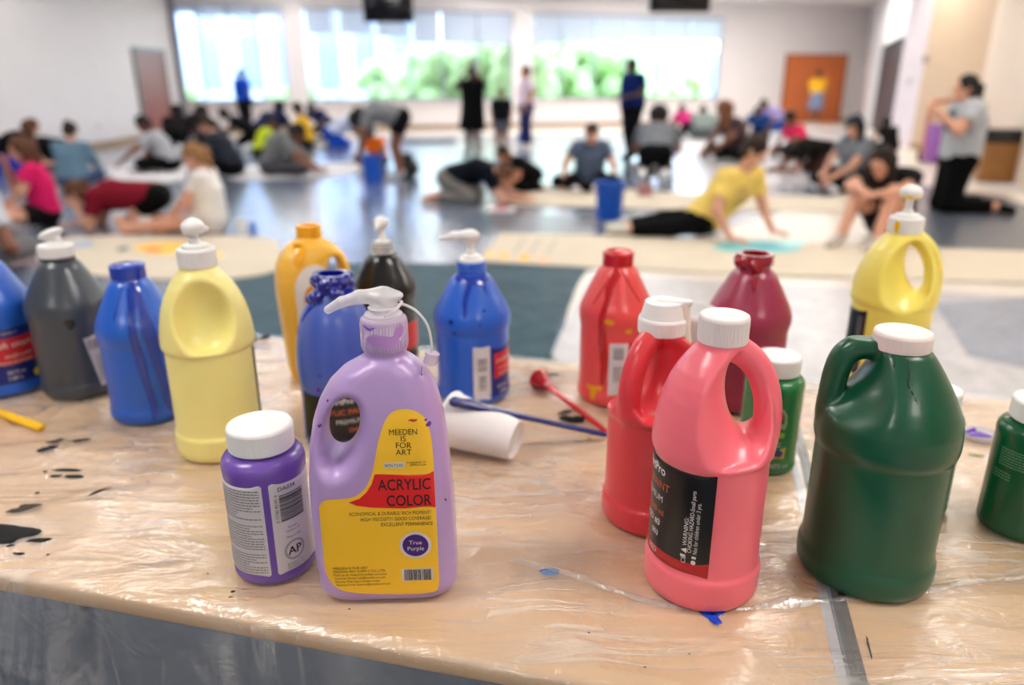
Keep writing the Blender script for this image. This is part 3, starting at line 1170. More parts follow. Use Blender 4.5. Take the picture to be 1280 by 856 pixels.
patch('paint_coat', [(-0.07, 0.2145), (0.03, 0.206), (0.035, 0.19), (0.042, 0.21), (0.07, 0.2145), (0.07, 0.224), (-0.07, 0.224)], mp, blue_wet, t, off=0.0006, grid=0.003)
drip(t, mp, blue_wet, [(-0.005, 0.215), (-0.014, 0.19), (-0.012, 0.16)], [0.02, 0.012, 0.006])

# blue bottle cut by the left edge
t, S, ca = round_bottle(12, 482, blue_m, 'blue bottle with red name box on a navy label, at the far left edge', Rb=0.064)
screw_cap(t, 0.028, 0.242, 0.02)
mp = S.mapper(ca, 0.062)
ln = patch('label', rrect(-0.12, 0.022, 0.085, 0.126, 0.003), mp, navy_label, t)
lr = patch('name_box', rrect(-0.085, 0.057, 0.054, 0.108, 0.002), mp, red_label, ln, off=0.0007)
patch('name_rule', [(-0.085, 0.084), (0.053, 0.084), (0.053, 0.0855), (-0.085, 0.0855)], mp, ink_white, lr, off=0.0010)
lettering([('craft smart', 0.050, 0.090, 0.0150, 'RIGHT'), ('acrylic paint', 0.046, 0.072, 0.009, 'RIGHT'), ('peinture acrylique', 0.046, 0.061, 0.009, 'RIGHT')], mp, ink_white, lr, off=0.0011)
lettering([('64 fl oz', 0.030, 0.042, 0.0095, 'RIGHT'), ('1.89 L', 0.024, 0.031, 0.0095, 'RIGHT'), ('PREMIUM QUALITY', 0.030, 0.114, 0.006, 'RIGHT')], mp, ink_white, ln)
for (x_, z_, c_) in ((0.050, 0.034, (230, 200, 30)), (0.064, 0.042, (20, 120, 60)), (0.074, 0.050, (190, 40, 40)), (0.058, 0.045, (20, 60, 150))):
    patch('colour_dot', circle(x_, z_, 0.007, 18), mp, M('dot%d' % c_[0], c_), ln, off=0.0008)

# dark grey bottle
char_m = plast('charcoal plastic', (66, 72, 82), rough=0.34, sss=0.0)
black_wet = M('wet black paint', (8, 8, 10), rough=0.12, coat=0.5)
t, S, ca = round_bottle(105, 484, char_m, 'charcoal bottle with white flip pump cap and upright barcode label', Rb=0.0640, hz=0.262)
screw_cap(t, 0.0285, 0.245, 0.021, ribs=50)
f = Field((-0.035, -0.03, 0.26), (0.04, 0.03, 0.30), 0.0012)
f.cone((0, 0, 0.262), (0, 0, 0.272), 0.019, 0.012, 0.004)
f.ell((-0.004, 0, 0.284), (0.022, 0.016, 0.008), ax=((0.94, 0, 0.34), (0, 1, 0), (-0.34, 0, 0.94)), k=0.006)
obj('pump_head', f.mesh('pump_head'), white_cap, t)
mp = S.mapper(ca, 0.063)
lb = patch('barcode_label', [(0.013, 0.110), (0.044, 0.114), (0.054, 0.022), (0.028, 0.018)], mp, white_label, t)
lettering([], mp, ink_grey, lb, jagged=bars(0.019, 0.088, 0.038, 0.106, 12, 5, True) + fineprint(0.029, 0.030, 0.044, 0.078, 14, 2, 0.4), name='barcode')
patch('paint_blot', blob(-0.003, 0.142, 0.009, 12, 30, 0.4, 1.0, 1.1), mp, black_wet, t, off=0.0004, grid=0.003, bulge=0.0006)
nk = Round([(0.0262, 0.22), (0.0262, 0.25)])
patch('paint_coat', [(-0.08, 0.2385), (0.0, 0.2375), (0.02, 0.2360), (0.08, 0.2385), (0.08, 0.245), (-0.08, 0.245)], nk.mapper(ca, 0.025), black_wet, t, off=0.0006, grid=0.003)

# black bottle with pump
blk_m = plast('glossy black plastic', (20, 20, 24), rough=0.22, sss=0.0)
t, S, ca = round_bottle(486, 447, blk_m, 'black bottle with white pump standing behind the round blue bottle', Rb=0.061, hz=0.238, neck=0.021)
collar_pump(t, 0.215, R(-105), 0.0215, 0.022, 0.030, spout=0.022, head=0.014, dome=True)
mp = S.mapper(ca, 0.061)
patch('label', rrect(0.01, 0.03, 0.12, 0.085, 0.003), mp, red_label, t)

# red bottle
red_m = plast('red plastic', (234, 78, 78), rough=0.34)
red_wet = M('wet red paint', (196, 14, 24), rough=0.14, coat=0.5, var=0.12)
t, S, ca = round_bottle(765, 493, red_m, 'open red bottle with dark red drips and white barcode label', Rb=0.0612, hz=0.262)
mp = S.mapper(ca, 0.061)
patch('paint_coat', [(-0.075, 0.237), (0.075, 0.237), (0.075, 0.2615), (-0.075, 0.2615)], Round([(0.0258, 0.2), (0.0258, 0.2595), (0.0248, 0.2635)]).mapper(ca, 0.025), red_wet, t, off=0.0006, grid=0.003)
drip(t, mp, red_wet, [(-0.004, 0.238), (-0.016, 0.215), (-0.016, 0.19), (-0.022, 0.16), (-0.020, 0.12), (-0.016, 0.08), (-0.018, 0.045)], [0.034, 0.026, 0.014, 0.012, 0.015, 0.016, 0.009])
drip(t, mp, red_wet, [(-0.018, 0.235), (-0.034, 0.205), (-0.044, 0.180)], [0.006, 0.004, 0.003])
drip(t, mp, red_wet, [(0.018, 0.235), (0.036, 0.205), (0.048, 0.185)], [0.007, 0.004, 0.003])
yb = M('ochre paint', (236, 170, 24), rough=0.25)
patch('paint_spot', blob(-0.012, 0.155, 0.006, 3, 26, 0.4, 1.3, 0.8), mp, yb, t, off=0.0006, grid=0.002)
patch('paint_spot', blob(0.024, 0.140, 0.005, 5, 26, 0.4, 1.3, 0.8), mp, yb, t, off=0.0006, grid=0.002)
patch('paint_spot', [(-0.050, 0.036), (-0.018, 0.038), (-0.018, 0.031), (-0.028, 0.029), (-0.030, 0.012), (-0.040, 0.012), (-0.040, 0.028), (-0.050, 0.029)], mp, yb, t, off=0.0006, grid=0.003)
lw = patch('barcode_label', rrect(-0.008, 0.024, 0.024, 0.118, 0.001), mp, white_label, t)
lettering([], mp, ink_grey, lw, jagged=bars(-0.001, 0.090, 0.017, 0.110, 10, 6, False) + fineprint(0.0, 0.05, 0.018, 0.078, 8, 7, 0.5), name='barcode')
lr = patch('label', rrect(0.026, 0.024, 0.11, 0.118, 0.001), mp, M('bright red label', (214, 26, 36), rough=0.35), t)
lettering([('RED', 0.034, 0.090, 0.012, 'LEFT'), ('ROJO', 0.034, 0.078, 0.008, 'LEFT')], mp, ink_white, lr)

# magenta bottle
mag_m = plast('crimson plastic', (158, 46, 78), rough=0.34)
crim_wet = M('wet crimson paint', (150, 8, 32), rough=0.12, coat=0.6, var=0.12)
t, S, ca = round_bottle(925, 500, mag_m, 'crimson bottle with red paint caked on its open neck, behind the pink jug', Rb=0.066, hz=0.262)
mp = S.mapper(ca, 0.064)
f = Field((-0.045, -0.045, 0.225), (0.045, 0.045, 0.275), 0.0013)
X, Y, Z = f.grid((slice(None),) * 3)
rho = np.sqrt(X * X + Y * Y)
f.V[:] = np.maximum(np.abs(rho - 0.0255) - 0.0045, np.abs(Z - 0.254) - 0.009)
a_ = ca
for (da, dz_, rr_) in ((-60, 0.249, 0.009), (-40, 0.253, 0.008), (-75, 0.254, 0.007), (0, 0.248, 0.008), (14, 0.240, 0.007), (50, 0.255, 0.006)):
    f.ell((0.0275 * math.cos(a_ + R(da)), 0.0275 * math.sin(a_ + R(da)), dz_), (rr_,) * 3, k=0.006)
obj('paint_crust', f.mesh('paint_crust'), crim_wet, t)
drip(t, mp, crim_wet, [(0.000, 0.245), (0.002, 0.225), (0.004, 0.210)], [0.022, 0.014, 0.006], bulge=0.0018)

# ------------------------------------------------------------------ 7 round shouldered blue bottle
perw_m = plast('periwinkle blue plastic', (70, 96, 188), rough=0.34)
p = base_at(430, 540, 0.060)
t = thing('paint_bottle', 'round shouldered blue bottle with thick wet paint round its open neck and black label', 'paint bottle', p)
pr = [(0.001, 0.003), (0.045, 0.001), (0.055, 0.0), (0.0598, 0.004), (0.0605, 0.012), (0.0595, 0.030), (0.0590, 0.085), (0.0600, 0.094), (0.0612, 0.104), (0.0618, 0.120), (0.0612, 0.138), (0.0592, 0.158), (0.0552, 0.178), (0.0492, 0.197), (0.0410, 0.214), (0.0320, 0.227), (0.0262, 0.234), (0.0242, 0.238), (0.0240, 0.246), (0.0240, 0.258)]
inner = [(0.0215, 0.2595), (0.0205, 0.250), (0.0205, 0.236), (0.001, 0.2355)]
lathe('body', smooth_prof(pr, 3) + inner, perw_m, t, n=80, sharp=50)
S = Round(pr)
ca = cam_az(p)
mp = S.mapper(ca, 0.0595)
lab = patch('label', rrect(-0.07, 0.012, 0.11, 0.088, 0.001), mp, black_label, t)
lettering([('ArtPro', 0.018, 0.0745, 0.012, 'RIGHT', {'bold': 0.02}), ('PREMIUM', 0.030, 0.0420, 0.010, 'RIGHT')], mp, ink_white, lab)
lettering([('ACRYLIC PAINT', 0.042, 0.0570, 0.0120, 'RIGHT', {'bold': 0.01}), ('2040 ml', 0.036, 0.0280, 0.009, 'RIGHT', {'bold': 0.01})], mp, ink_orange, lab)
f = Field((-0.05, -0.05, 0.205), (0.05, 0.05, 0.275), 0.0013)
X, Y, Z = f.grid((slice(None),) * 3)
rho = np.sqrt(X * X + Y * Y)
d = np.maximum(np.abs(rho - 0.0235) - 0.0042, np.abs(Z - 0.247) - 0.014)
f.V[:] = d
rg = random.Random(3)
for k_ in range(14):
    a_ = ca + R(-100 + 200 * k_ / 13 + rg.uniform(-8, 8))
    f.ell((0.0265 * math.cos(a_), 0.0265 * math.sin(a_), rg.uniform(0.236, 0.257)), (rg.uniform(0.005, 0.0085),) * 3, k=0.004)
for da, dz_, rr_ in ((-48, 0.232, 0.0115), (-70, 0.226, 0.010), (30, 0.229, 0.0125), (52, 0.233, 0.011), (5, 0.238, 0.010)):
    a_ = ca + R(da)
    f.ell((0.0325 * math.cos(a_), 0.0325 * math.sin(a_), dz_), (rr_, rr_, rr_ * 0.85), k=0.004)
obj('paint_crust', f.mesh('paint_crust'), M('thick ultramarine paint', (8, 20, 140), rough=0.1, coat=0.7, var=0.15), t)
drip(t, mp, blue_wet, [(-0.050, 0.226), (-0.064, 0.212), (-0.074, 0.196)], [0.016, 0.010, 0.005], bulge=0.0015)
patch('paint_spot', blob(-0.028, 0.122, 0.0035, 9), mp, M('blue fleck', (40, 80, 190), rough=0.3), t, off=0.0004, grid=0.002)

# ------------------------------------------------------------------ 8 orange yellow bottle, open, with a side handle
ora_m = plast('orange yellow plastic', (250, 192, 66), rough=0.34)
p = base_at(402, 467, 0.05)
az = R(24)
t = thing('paint_jug', 'orange-yellow open jug with white arch label standing at the back of the table', 'paint jug', p, az)


def slab_sdf(X, Y, Z, xl, xr, hy, cr, zmax):
    """rounded-box section that changes with height; xl, xr, hy, cr are functions of z"""
    cx = (xl + xr) / 2
    hx = (xr - xl) / 2
    c = np.minimum(cr, np.minimum(hx, hy) - 0.001)
    qx = np.abs(X - cx) - (hx - c)
    qy = np.abs(Y) - (hy - c)
    d = np.sqrt(np.maximum(qx, 0) ** 2 + np.maximum(qy, 0) ** 2) + np.minimum(np.maximum(qx, qy), 0) - c
    return d


def slab_profiles(tab, zmax, sm=6):
    zz = np.linspace(0, zmax, 400)
    T = np.array(tab)
    out = []
    for c in range(1, T.shape[1]):
        y = np.interp(zz, T[:, 0], T[:, c])
        for _ in range(sm):
            y[1:-1] = 0.25 * y[:-2] + 0.5 * y[1:-1] + 0.25 * y[2:]
        out.append(y)
    return zz, out


tab = [(0, -0.050, 0.050, 0.036, 0.02), (0.005, -0.056, 0.056, 0.041, 0.022), (0.02, -0.058, 0.058, 0.043, 0.025), (0.16, -0.066, 0.066, 0.046, 0.028), (0.19, -0.066, 0.066, 0.046, 0.03), (0.215, -0.062, 0.064, 0.044, 0.03), (0.235, -0.054, 0.056, 0.040, 0.03), (0.25, -0.043, 0.043, 0.034, 0.03), (0.262, -0.026, 0.026, 0.025, 0.025), (0.266, -0.021, 0.021, 0.021, 0.021), (0.285, -0.0205, 0.0205, 0.0205, 0.0205)]
zz, (xl, xr, hy, cr) = slab_profiles(tab, 0.285)
f = Field((-0.08, -0.06, -0.005), (0.08, 0.06, 0.291), 0.0024)
X, Y, Z = f.grid((slice(None),) * 3)
ip = lambda a: np.interp(Z, zz, a)
d = slab_sdf(X, Y, Z, ip(xl), ip(xr), ip(hy), ip(cr), 0.285)
fl = 1 + 1.6 * (Y / 0.045) ** 2
q = np.sqrt(((X - 0.036) / (0.0105 * fl)) ** 2 + ((Z - 0.188) / (0.040 * (1 + 0.3 * (Y / 0.045) ** 2))) ** 2)
d = -smin(-d, (q - 1) * 0.0105, 0.010)
f.V[:] = np.maximum(d, np.maximum(-Z, Z - 0.285))
q = np.sqrt(X * X + Y * Y)
f.V[:] = np.maximum(f.V, -np.maximum(q - 0.0165, 0.262 - Z))
obj('body', f.mesh('body'), ora_m, t)


def front_mapper(V, f, sign=-1):
    """(s,z) -> the outermost point of the field's surface on the side y<0"""
    Vg, lo, h = V, f.lo, f.h

    def mp(s, z, off):
        gx = np.clip((s - lo[0]) / h, 0, Vg.shape[0] - 1.001)
        gz = np.clip((z - lo[2]) / h, 0, Vg.shape[2] - 1.001)
        i, k = gx.astype(int), gz.astype(int)
        fx, fz = (gx - i)[:, None], (gz - k)[:, None]
        col = (Vg[i, :, k] * (1 - fx) * (1 - fz) + Vg[i + 1, :, k] * fx * (1 - fz) + Vg[i, :, k + 1] * (1 - fx) * fz + Vg[i + 1, :, k + 1] * fx * fz)
        ins = col < 0
        j = np.argmax(ins, 1)
        ok = ins.any(1)
        j = np.clip(j, 1, None)
        r_ = np.arange(len(s))
        a, b = col[r_, j - 1], col[r_, j]
        t_ = np.where(ok, a / (a - b + 1e-12), 0.5)
        y = lo[1] + (j - 1 + t_) * h
        y = np.where(ok, y, -0.03)
        return np.stack([s, y - off, z], 1)
    return mp


mp = front_mapper(f.V.copy(), f)
ow = M('white arch label', (238, 232, 224), rough=0.4)


def arch(x, z0, z1, w):
    o = [(x + w, z0)]
    for k_ in range(13):
        a_ = PI * k_ / 12
        o.append((x + w * math.cos(a_), z1 + w * 1.25 * math.sin(a_)))
    o.append((x - w, z0))
    return o


ar = patch('label', arch(-0.004, 0.040, 0.178, 0.036), mp, ow, t, grid=0.004)
patch('label_arch', arch(-0.002, 0.041, 0.160, 0.024), mp, M('orange arch print', (240, 150, 24), rough=0.4), ar, off=0.0008, grid=0.004)
f2 = Field((-0.05, -0.05, 0.225), (0.05, 0.05, 0.295), 0.0016)
X, Y, Z = f2.grid((slice(None),) * 3)
rho = np.sqrt(X * X + Y * Y)
f2.V[:] = np.maximum(np.abs(rho - 0.0190) - 0.0038, np.abs(Z - 0.274) - 0.013)
obj('paint_crust', f2.mesh('paint_crust'), M('wet orange paint', (250, 176, 14), rough=0.15, coat=0.4), t)
patch('paint_drip', strip([(-0.020, 0.257), (-0.026, 0.240), (-0.030, 0.225)], [0.022, 0.022, 0.014]), mp, MATS['wet orange paint'], t, off=0.0004, grid=0.0025, bulge=0.0012)

# ------------------------------------------------------------------ 9 lilac jug with the yellow label (front, sharp)
lil_m = plast('lilac plastic', (182, 154, 210), rough=0.36)
p = base_at(490, 722, 0.07)
BASES.append((p.x + 0.045, p.y, 0.035))
BASES.append((p.x - 0.045, p.y, 0.035))
t = thing('paint_jug', 'lilac flat-sided jug with yellow label and clear pump, largest purple bottle', 'paint jug', p, R(3))
tab = [(0, -0.068, 0.066, 0.036, 0.030), (0.004, -0.073, 0.071, 0.040, 0.030), (0.012, -0.076, 0.074, 0.043, 0.028), (0.05, -0.0765, 0.0735, 0.044, 0.025), (0.10, -0.077, 0.072, 0.044, 0.025), (0.140, -0.0765, 0.0695, 0.043, 0.026), (0.178, -0.073, 0.0665, 0.0415, 0.028), (0.205, -0.068, 0.0635, 0.039, 0.03), (0.225, -0.061, 0.0595, 0.036, 0.03), (0.242, -0.051, 0.054, 0.033, 0.03), (0.256, -0.037, 0.046, 0.030, 0.028), (0.2645, -0.022, 0.037, 0.0275, 0.0275), (0.270, -0.0135, 0.0285, 0.021, 0.021), (0.2745, -0.0130, 0.0280, 0.021, 0.021), (0.277, -0.0155, 0.0305, 0.023, 0.023), (0.290, -0.0155, 0.0305, 0.023, 0.023)]
zz, (xl, xr, hy, cr) = slab_profiles(tab, 0.290, 5)
f = Field((-0.088, -0.056, -0.005), (0.086, 0.056, 0.296), 0.0018)
X, Y, Z = f.grid((slice(None),) * 3)
ip = lambda a: np.interp(Z, zz, a)
d0 = slab_sdf(X, Y, Z, ip(xl), ip(xr), ip(hy), ip(cr), 0.29)
Vflat = np.maximum(d0, np.maximum(-Z, Z - 0.29)).astype(np.float32)
tilt = 0.30
ca_, sa_ = math.cos(tilt), math.sin(tilt)
u_ = (X + 0.039) * ca_ - (Z - 0.196) * sa_
w_ = (X + 0.039) * sa_ + (Z - 0.196) * ca_
ya = np.maximum(np.abs(Y) - 0.012, 0)
A_ = 0.0165 + 13.0 * ya ** 2
B_ = 0.0365 + 13.0 * ya ** 2
q = np.sqrt((u_ / A_) ** 2 + (w_ / B_) ** 2)
q2 = np.sqrt((u_ / A_ ** 2) ** 2 + (w_ / B_ ** 2) ** 2) + 1e-6
d = -smin(-d0, q * (q - 1) / q2, 0.007)
f.V[:] = np.maximum(d, np.maximum(-Z, Z - 0.29))
obj('body', f.mesh('body'), lil_m, t)
mp = front_mapper(f.V.copy(), f)
lab_y = M('golden yellow label', (252, 200, 46), rough=0.4, var=0.015)
ol = [(0.050, 0.013), (0.055, 0.020), (0.0555, 0.06), (0.0550, 0.12), (0.0535, 0.180), (0.0500, 0.205), (0.0440, 0.217), (0.0340, 0.2235), (0.0250, 0.2245), (0.0160, 0.222), (0.0085, 0.214), (0.0030, 0.200), (-0.0010, 0.186), (-0.0045, 0.170), (-0.0085, 0.155), (-0.0150, 0.142), (-0.0240, 0.1335), (-0.0350, 0.130), (-0.0520, 0.1290), (-0.0585, 0.127), (-0.0625, 0.1215), (-0.0640, 0.112), (-0.0640, 0.05), (-0.0625, 0.038), (-0.0580, 0.028), (-0.0500, 0.0205), (-0.0400, 0.0165), (-0.0200, 0.0135), (0.01, 0.0115), (0.035, 0.0110)]
ol = [tuple(q_[:2]) for q_ in spline([(a_, b_, 0) for a_, b_ in ol + ol[:1]], 3)][:-1]
lab = patch('label', ol, mp, lab_y, t, grid=0.004)
red_l = M('bright red print', (226, 32, 34), rough=0.42)
rb = [(0.0548, 0.1165), (0.0542, 0.1565), (-0.0050, 0.1565), (-0.0085, 0.146), (-0.0140, 0.137), (-0.0220, 0.1295), (-0.0330, 0.1255), (-0.0250, 0.1215), (-0.01, 0.1190), (0.02, 0.1170)]
rbp = patch('red_panel', rb, mp, red_l, lab, off=0.0007)
lettering([('ACRYLIC', 0.0505, 0.1385, 0.0175, 'RIGHT', {'w': 0.0530, 'bold': 0.006}), ('COLOR', 0.0510, 0.1205, 0.0175, 'RIGHT', {'w': 0.0455, 'bold': 0.006})], mp, ink, rbp, off=0.0011)
lettering([('MEEDEN', 0.0250, 0.1985, 0.0085, 'CENTER', {'w': 0.0275}), ('IS', 0.0250, 0.1915, 0.0085, 'CENTER'), ('FOR', 0.0250, 0.1845, 0.0085, 'CENTER'), ('ART', 0.0250, 0.1772, 0.0085, 'CENTER'),
           ('ECONOMICAL & DURABLE/ RICH PIGMENT/', 0.0500, 0.1100, 0.0058, 'RIGHT', {'w': 0.083}), ('HIGH VISCOSITY/ GOOD COVERAGE/', 0.0500, 0.1035, 0.0058, 'RIGHT', {'w': 0.072}), ('EXCELLENT PERMANENCE', 0.0515, 0.0970, 0.0058, 'RIGHT', {'w': 0.053}),
           ('MEEDEN IS FOR ART', -0.0550, 0.0460, 0.0040, 'LEFT'), ('MEEDEN ART SUPPLY CO.,LTD.', -0.0550, 0.0418, 0.0040, 'LEFT'), ('Find us at: https://meeden-art.com', -0.0548, 0.0376, 0.0040, 'LEFT'), ('Customer Service: help@meeden-art.com', -0.0540, 0.0334, 0.0040, 'LEFT', {'w': 0.053}), ('Business Web: http://meeden-art.biz', -0.0535, 0.0292, 0.0040, 'LEFT', {'w': 0.046}), ('Business E-mail: business@meeden-art.com', -0.0525, 0.0250, 0.0040, 'LEFT', {'w': 0.056}),
           ('CONFORMS TO', 0.0470, 0.1677, 0.0028, 'RIGHT'), ('ASTM D-4236', 0.0470, 0.1648, 0.0028, 'RIGHT')], mp, ink, lab)
nb = patch('tag_box', [(0.0050, 0.1630), (0.0255, 0.1630), (0.0255, 0.1690), (0.0050, 0.1690)], mp, ink_white, lab, off=0.0007)
lettering([('NON-TOXIC', 0.0152, 0.1642, 0.0050, 'CENTER', {'w': 0.019})], mp, ink, nb, off=0.0011)
cw = patch('colour_ring', circle(0.0325, 0.0730, 0.0165, 40, 0.0160), mp, white_label, lab, off=0.0007)
cd = patch('colour_disc', circle(0.0325, 0.0730, 0.0135, 40, 0.0132), mp, M('violet print', (70, 30, 120), rough=0.4), cw, off=0.0010)
lettering([('True', 0.0325, 0.0745, 0.0068, 'CENTER'), ('Purple', 0.0325, 0.0672, 0.0068, 'CENTER')], mp, ink_white, cd, off=0.0014)
bb = patch('barcode_box', [(0.0165, 0.0290), (0.0500, 0.0290), (0.0500, 0.0440), (0.0165, 0.0440)], mp, white_label, lab, off=0.0007)
lettering([], mp, ink, bb, off=0.0011, jagged=bars(0.0195, 0.0295, 0.0480, 0.0432, 24, 9), name='barcode')
pw = M('purple paint fleck', (112, 58, 150), rough=0.25)
for (x_, z_, r_) in ((0.050, 0.207, 0.0025), (0.0475, 0.2115, 0.0012), (-0.056, 0.245, 0.002), (-0.049, 0.231, 0.0012), (0.045, 0.258, 0.0010), (-0.058, 0.205, 0.002)):
    patch('paint_fleck', blob(x_, z_, r_, int(z_ * 1e4)), mp, pw, t, off=0.0006, grid=0.002)
patch('paint_fleck', blob(0.034, 0.213, 0.002, 3, 20, 0.5, 2.0, 0.7), mp, M('red fleck', (190, 60, 40), rough=0.3), lab, off=0.0008, grid=0.002)
patch('paint_fleck', strip([(0.0640, 0.122), (0.0655, 0.119)], 0.0011), mp, ink, t, off=0.0006, grid=0.002)


def clear_plastic(name, col, alpha, rough=0.2):
    m = bpy.data.materials.new(name)
    m.use_nodes = True
    nt = m.node_tree
    b = nt.nodes['Principled BSDF']
    b.inputs['Base Color'].default_value = rgb(col)
    b.inputs['Roughness'].default_value = rough
    b.inputs['Coat Weight'].default_value = 0.3
    b.inputs['Alpha'].default_value = alpha
    return m


frost = clear_plastic('frosted clear plastic', (250, 248, 252), 0.5, 0.10)
frost_p = clear_plastic('paint stained clear plastic', (222, 204, 232), 0.55, 0.14)
g = bpy.data.objects.new('pump', None)
COL.objects.link(g)
g.parent = t
g.location = (0.0075, 0, 0.276)
pr = [(0.018, 0.003), (0.0230, 0.002), (0.0235, 0.004)]
pr += [(0.0235, 0.004 + 0.026 * k_ / 6) for k_ in range(1, 7)] + [(0.0225, 0.033), (0.0190, 0.0345), (0.0150, 0.035)]
lathe('closure', pr, frost_p, g, n=200, rib=(50, 0.0007, 0.004, 0.028), sharp=60)
RC = Round([(0.0235, 0), (0.0235, 0.05)]).mapper(R(-90), 0.0235)
vs_ = M('thin violet smear', (186, 142, 212), rough=0.25)
patch('paint_smear', blob(0.008, 0.013, 0.009, 6, 30, 0.5, 1.7, 0.8), RC, vs_, g, off=0.0008, grid=0.002)
patch('paint_smear', blob(0.016, 0.022, 0.005, 8, 26, 0.4, 1.0, 1.3), RC, vs_, g, off=0.0008, grid=0.002)
patch('paint_smear', strip([(-0.020, 0.0295), (-0.012, 0.0265), (-0.006, 0.0285)], [0.0015, 0.003, 0.0015]), RC, M('violet wet paint', (150, 84, 200), rough=0.2), g, off=0.0008, grid=0.002)
lathe('collar', [(0.0195, 0.033), (0.0190, 0.0365), (0.0165, 0.0385), (0.0125, 0.0390), (0.0120, 0.0400), (0.0145, 0.0410), (0.0150, 0.0430), (0.0120, 0.0440), (0.0105, 0.0445)], frost, g, n=48)
lathe('piston', [(0.0100, 0.040), (0.0100, 0.0480), (0.0005, 0.0480)], frost, g, n=32)
f = Field((-0.085, -0.022, 0.035), (0.03, 0.022, 0.075), 0.0011)
f.cone((0.000, 0, 0.0465), (0.002, 0, 0.0500), 0.0115, 0.0130, 0.003)
f.ell((0.003, 0, 0.0545), (0.0180, 0.0130, 0.0062), k=0.004)
f.cone((0.0, 0, 0.0545), (-0.022, 0, 0.0535), 0.0085, 0.0068, 0.004)
f.cone((-0.022, 0, 0.0535), (-0.040, 0, 0.0485), 0.0068, 0.0054, 0.003)
f.cone((-0.040, 0, 0.0485), (-0.0535, 0, 0.0410), 0.0054, 0.0044, 0.002)
obj('head', f.mesh('head'), frost, g)
tube('strap', spline([(0.013, 0.000, 0.0450), (0.022, -0.004, 0.046), (0.034, -0.008, 0.040), (0.044, -0.010, 0.026), (0.0475, -0.011, 0.006), (0.046, -0.011, -0.004)], 6), 0.0014, frost, g, n=10)
tube('strap_ring', spline([(0.004, -0.0165, 0.0380), (0.014, -0.0135, 0.0440), (0.0190, -0.003, 0.0480), (0.0165, 0.010, 0.046)], 6), 0.0015, frost, g, n=10)
lathe('spout_plug', [(0.0005, -0.006), (0.0062, -0.006), (0.0066, -0.0052), (0.0066, 0.0035), (0.0075, 0.004), (0.0075, 0.006), (0.0005, 0.006)], frost_p, g, n=28, xf=Matrix.Translation((0.0465, -0.011, -0.008)) @ Matrix.Rotation(0.25, 4, 'Y'))

# ------------------------------------------------------------------ 10 jars with white caps
JAR = [(0.001, 0.003), (0.034, 0.002), (0.039, 0.0), (0.0425, 0.002), (0.0440, 0.006), (0.0440, 0.010), (0.0436, 0.013), (0.0436, 0.128), (0.0440, 0.131), (0.0440, 0.136), (0.0430, 0.141), (0.0400, 0.1455), (0.0350, 0.1485), (0.0310, 0.150), (0.0305, 0.152), (0.0305, 0.160)]


def jar(u, v, mat, label, k=1.0, kz=1.0, cap_h=0.027, capr=0.0345):
    p = base_at(u, v, 0.044 * k)
    t = thing('paint_jar', label, 'paint jar', p)
    pr = [(a * k, b * kz) for a, b in JAR]
    lathe('body', pr, mat, t, n=72, sharp=35)
    screw_cap(t, capr * k, 0.1525 * kz, cap_h, None, 'screw_cap', 80)
    return t, Round(pr), cam_az(p)


pur_m = plast('violet plastic', (116, 82, 178), rough=0.3)
t, S, ca = jar(345, 702, pur_m, 'small violet jar with white cap and two white text panels', 1.02, 1.0)
mp = S.mapper(ca, 0.0445)
lp = patch('text_panel', rrect(-0.078, 0.013, -0.006, 0.126, 0.003), mp, white_label, t)
lettering([], mp, ink_grey, lp, jagged=fineprint(-0.070, 0.085, -0.009, 0.122, 11, 11, 0.42) + fineprint(-0.070, 0.048, -0.009, 0.080, 10, 12, 0.42) + fineprint(-0.070, 0.018, -0.009, 0.044, 8, 13, 0.42), name='fine_print')
lp = patch('barcode_panel', rrect(0.001, 0.013, 0.062, 0.126, 0.003), mp, white_label, t)
lettering([('DA034', 0.020, 0.1155, 0.0068, 'CENTER', {'space': 1.05, 'bold': 0.01, 'rot': 0.0}), ('AP', 0.0225, 0.0345, 0.0140, 'CENTER', {'bold': 0.02}), ('DecoArt', 0.023, 0.0680, 0.0034, 'CENTER'), ('Stanford, KY', 0.023, 0.0635, 0.0034, 'CENTER'), ('Made in USA', 0.023, 0.0560, 0.0034, 'CENTER'), ('0 17182 85181 6', 0.0085, 0.0780, 0.0046, 'LEFT', {'rot': PI / 2, 'w': 0.034})], mp, ink, lp,
          jagged=bars(0.0105, 0.0780, 0.0400, 0.1110, 28, 15, False))
def ring_quads(cx, cy, r0, r1, n=36, skip=()):
    out = []
    for i in range(n):
        if i in skip:
            continue
        p, q = 2 * PI * i / n, 2 * PI * (i + 1) / n
        out.append([(cx + r0 * math.cos(p), cy + r0 * math.sin(p)), (cx + r1 * math.cos(p), cy + r1 * math.sin(p)), (cx + r1 * math.cos(q), cy + r1 * math.sin(q)), (cx + r0 * math.cos(q), cy + r0 * math.sin(q))])
    return out


lettering([], mp, ink_grey, lp, jagged=ring_quads(0.0225, 0.0395, 0.0120, 0.0126) + ring_quads(0.0225, 0.0395, 0.0100, 0.0104) + ring_quads(0.0225, 0.0395, 0.0106, 0.0117, 72, set(range(0, 72, 3))), name='seal_ring')
lettering([], mp, ink_grey, lp, jagged=fineprint(0.012, 0.017, 0.034, 0.0255, 4, 16, 0.4), name='fine_print')
patch('colour_stripe', [(0.066, 0.030), (0.10, 0.030), (0.10, 0.046), (0.066, 0.046)], mp, M('dark bronze stripe', (52, 40, 50), rough=0.3), t)
patch('colour_stripe', [(0.064, 0.106), (0.10, 0.106), (0.10, 0.110), (0.064, 0.110)], mp, MATS['dark bronze stripe'], t)

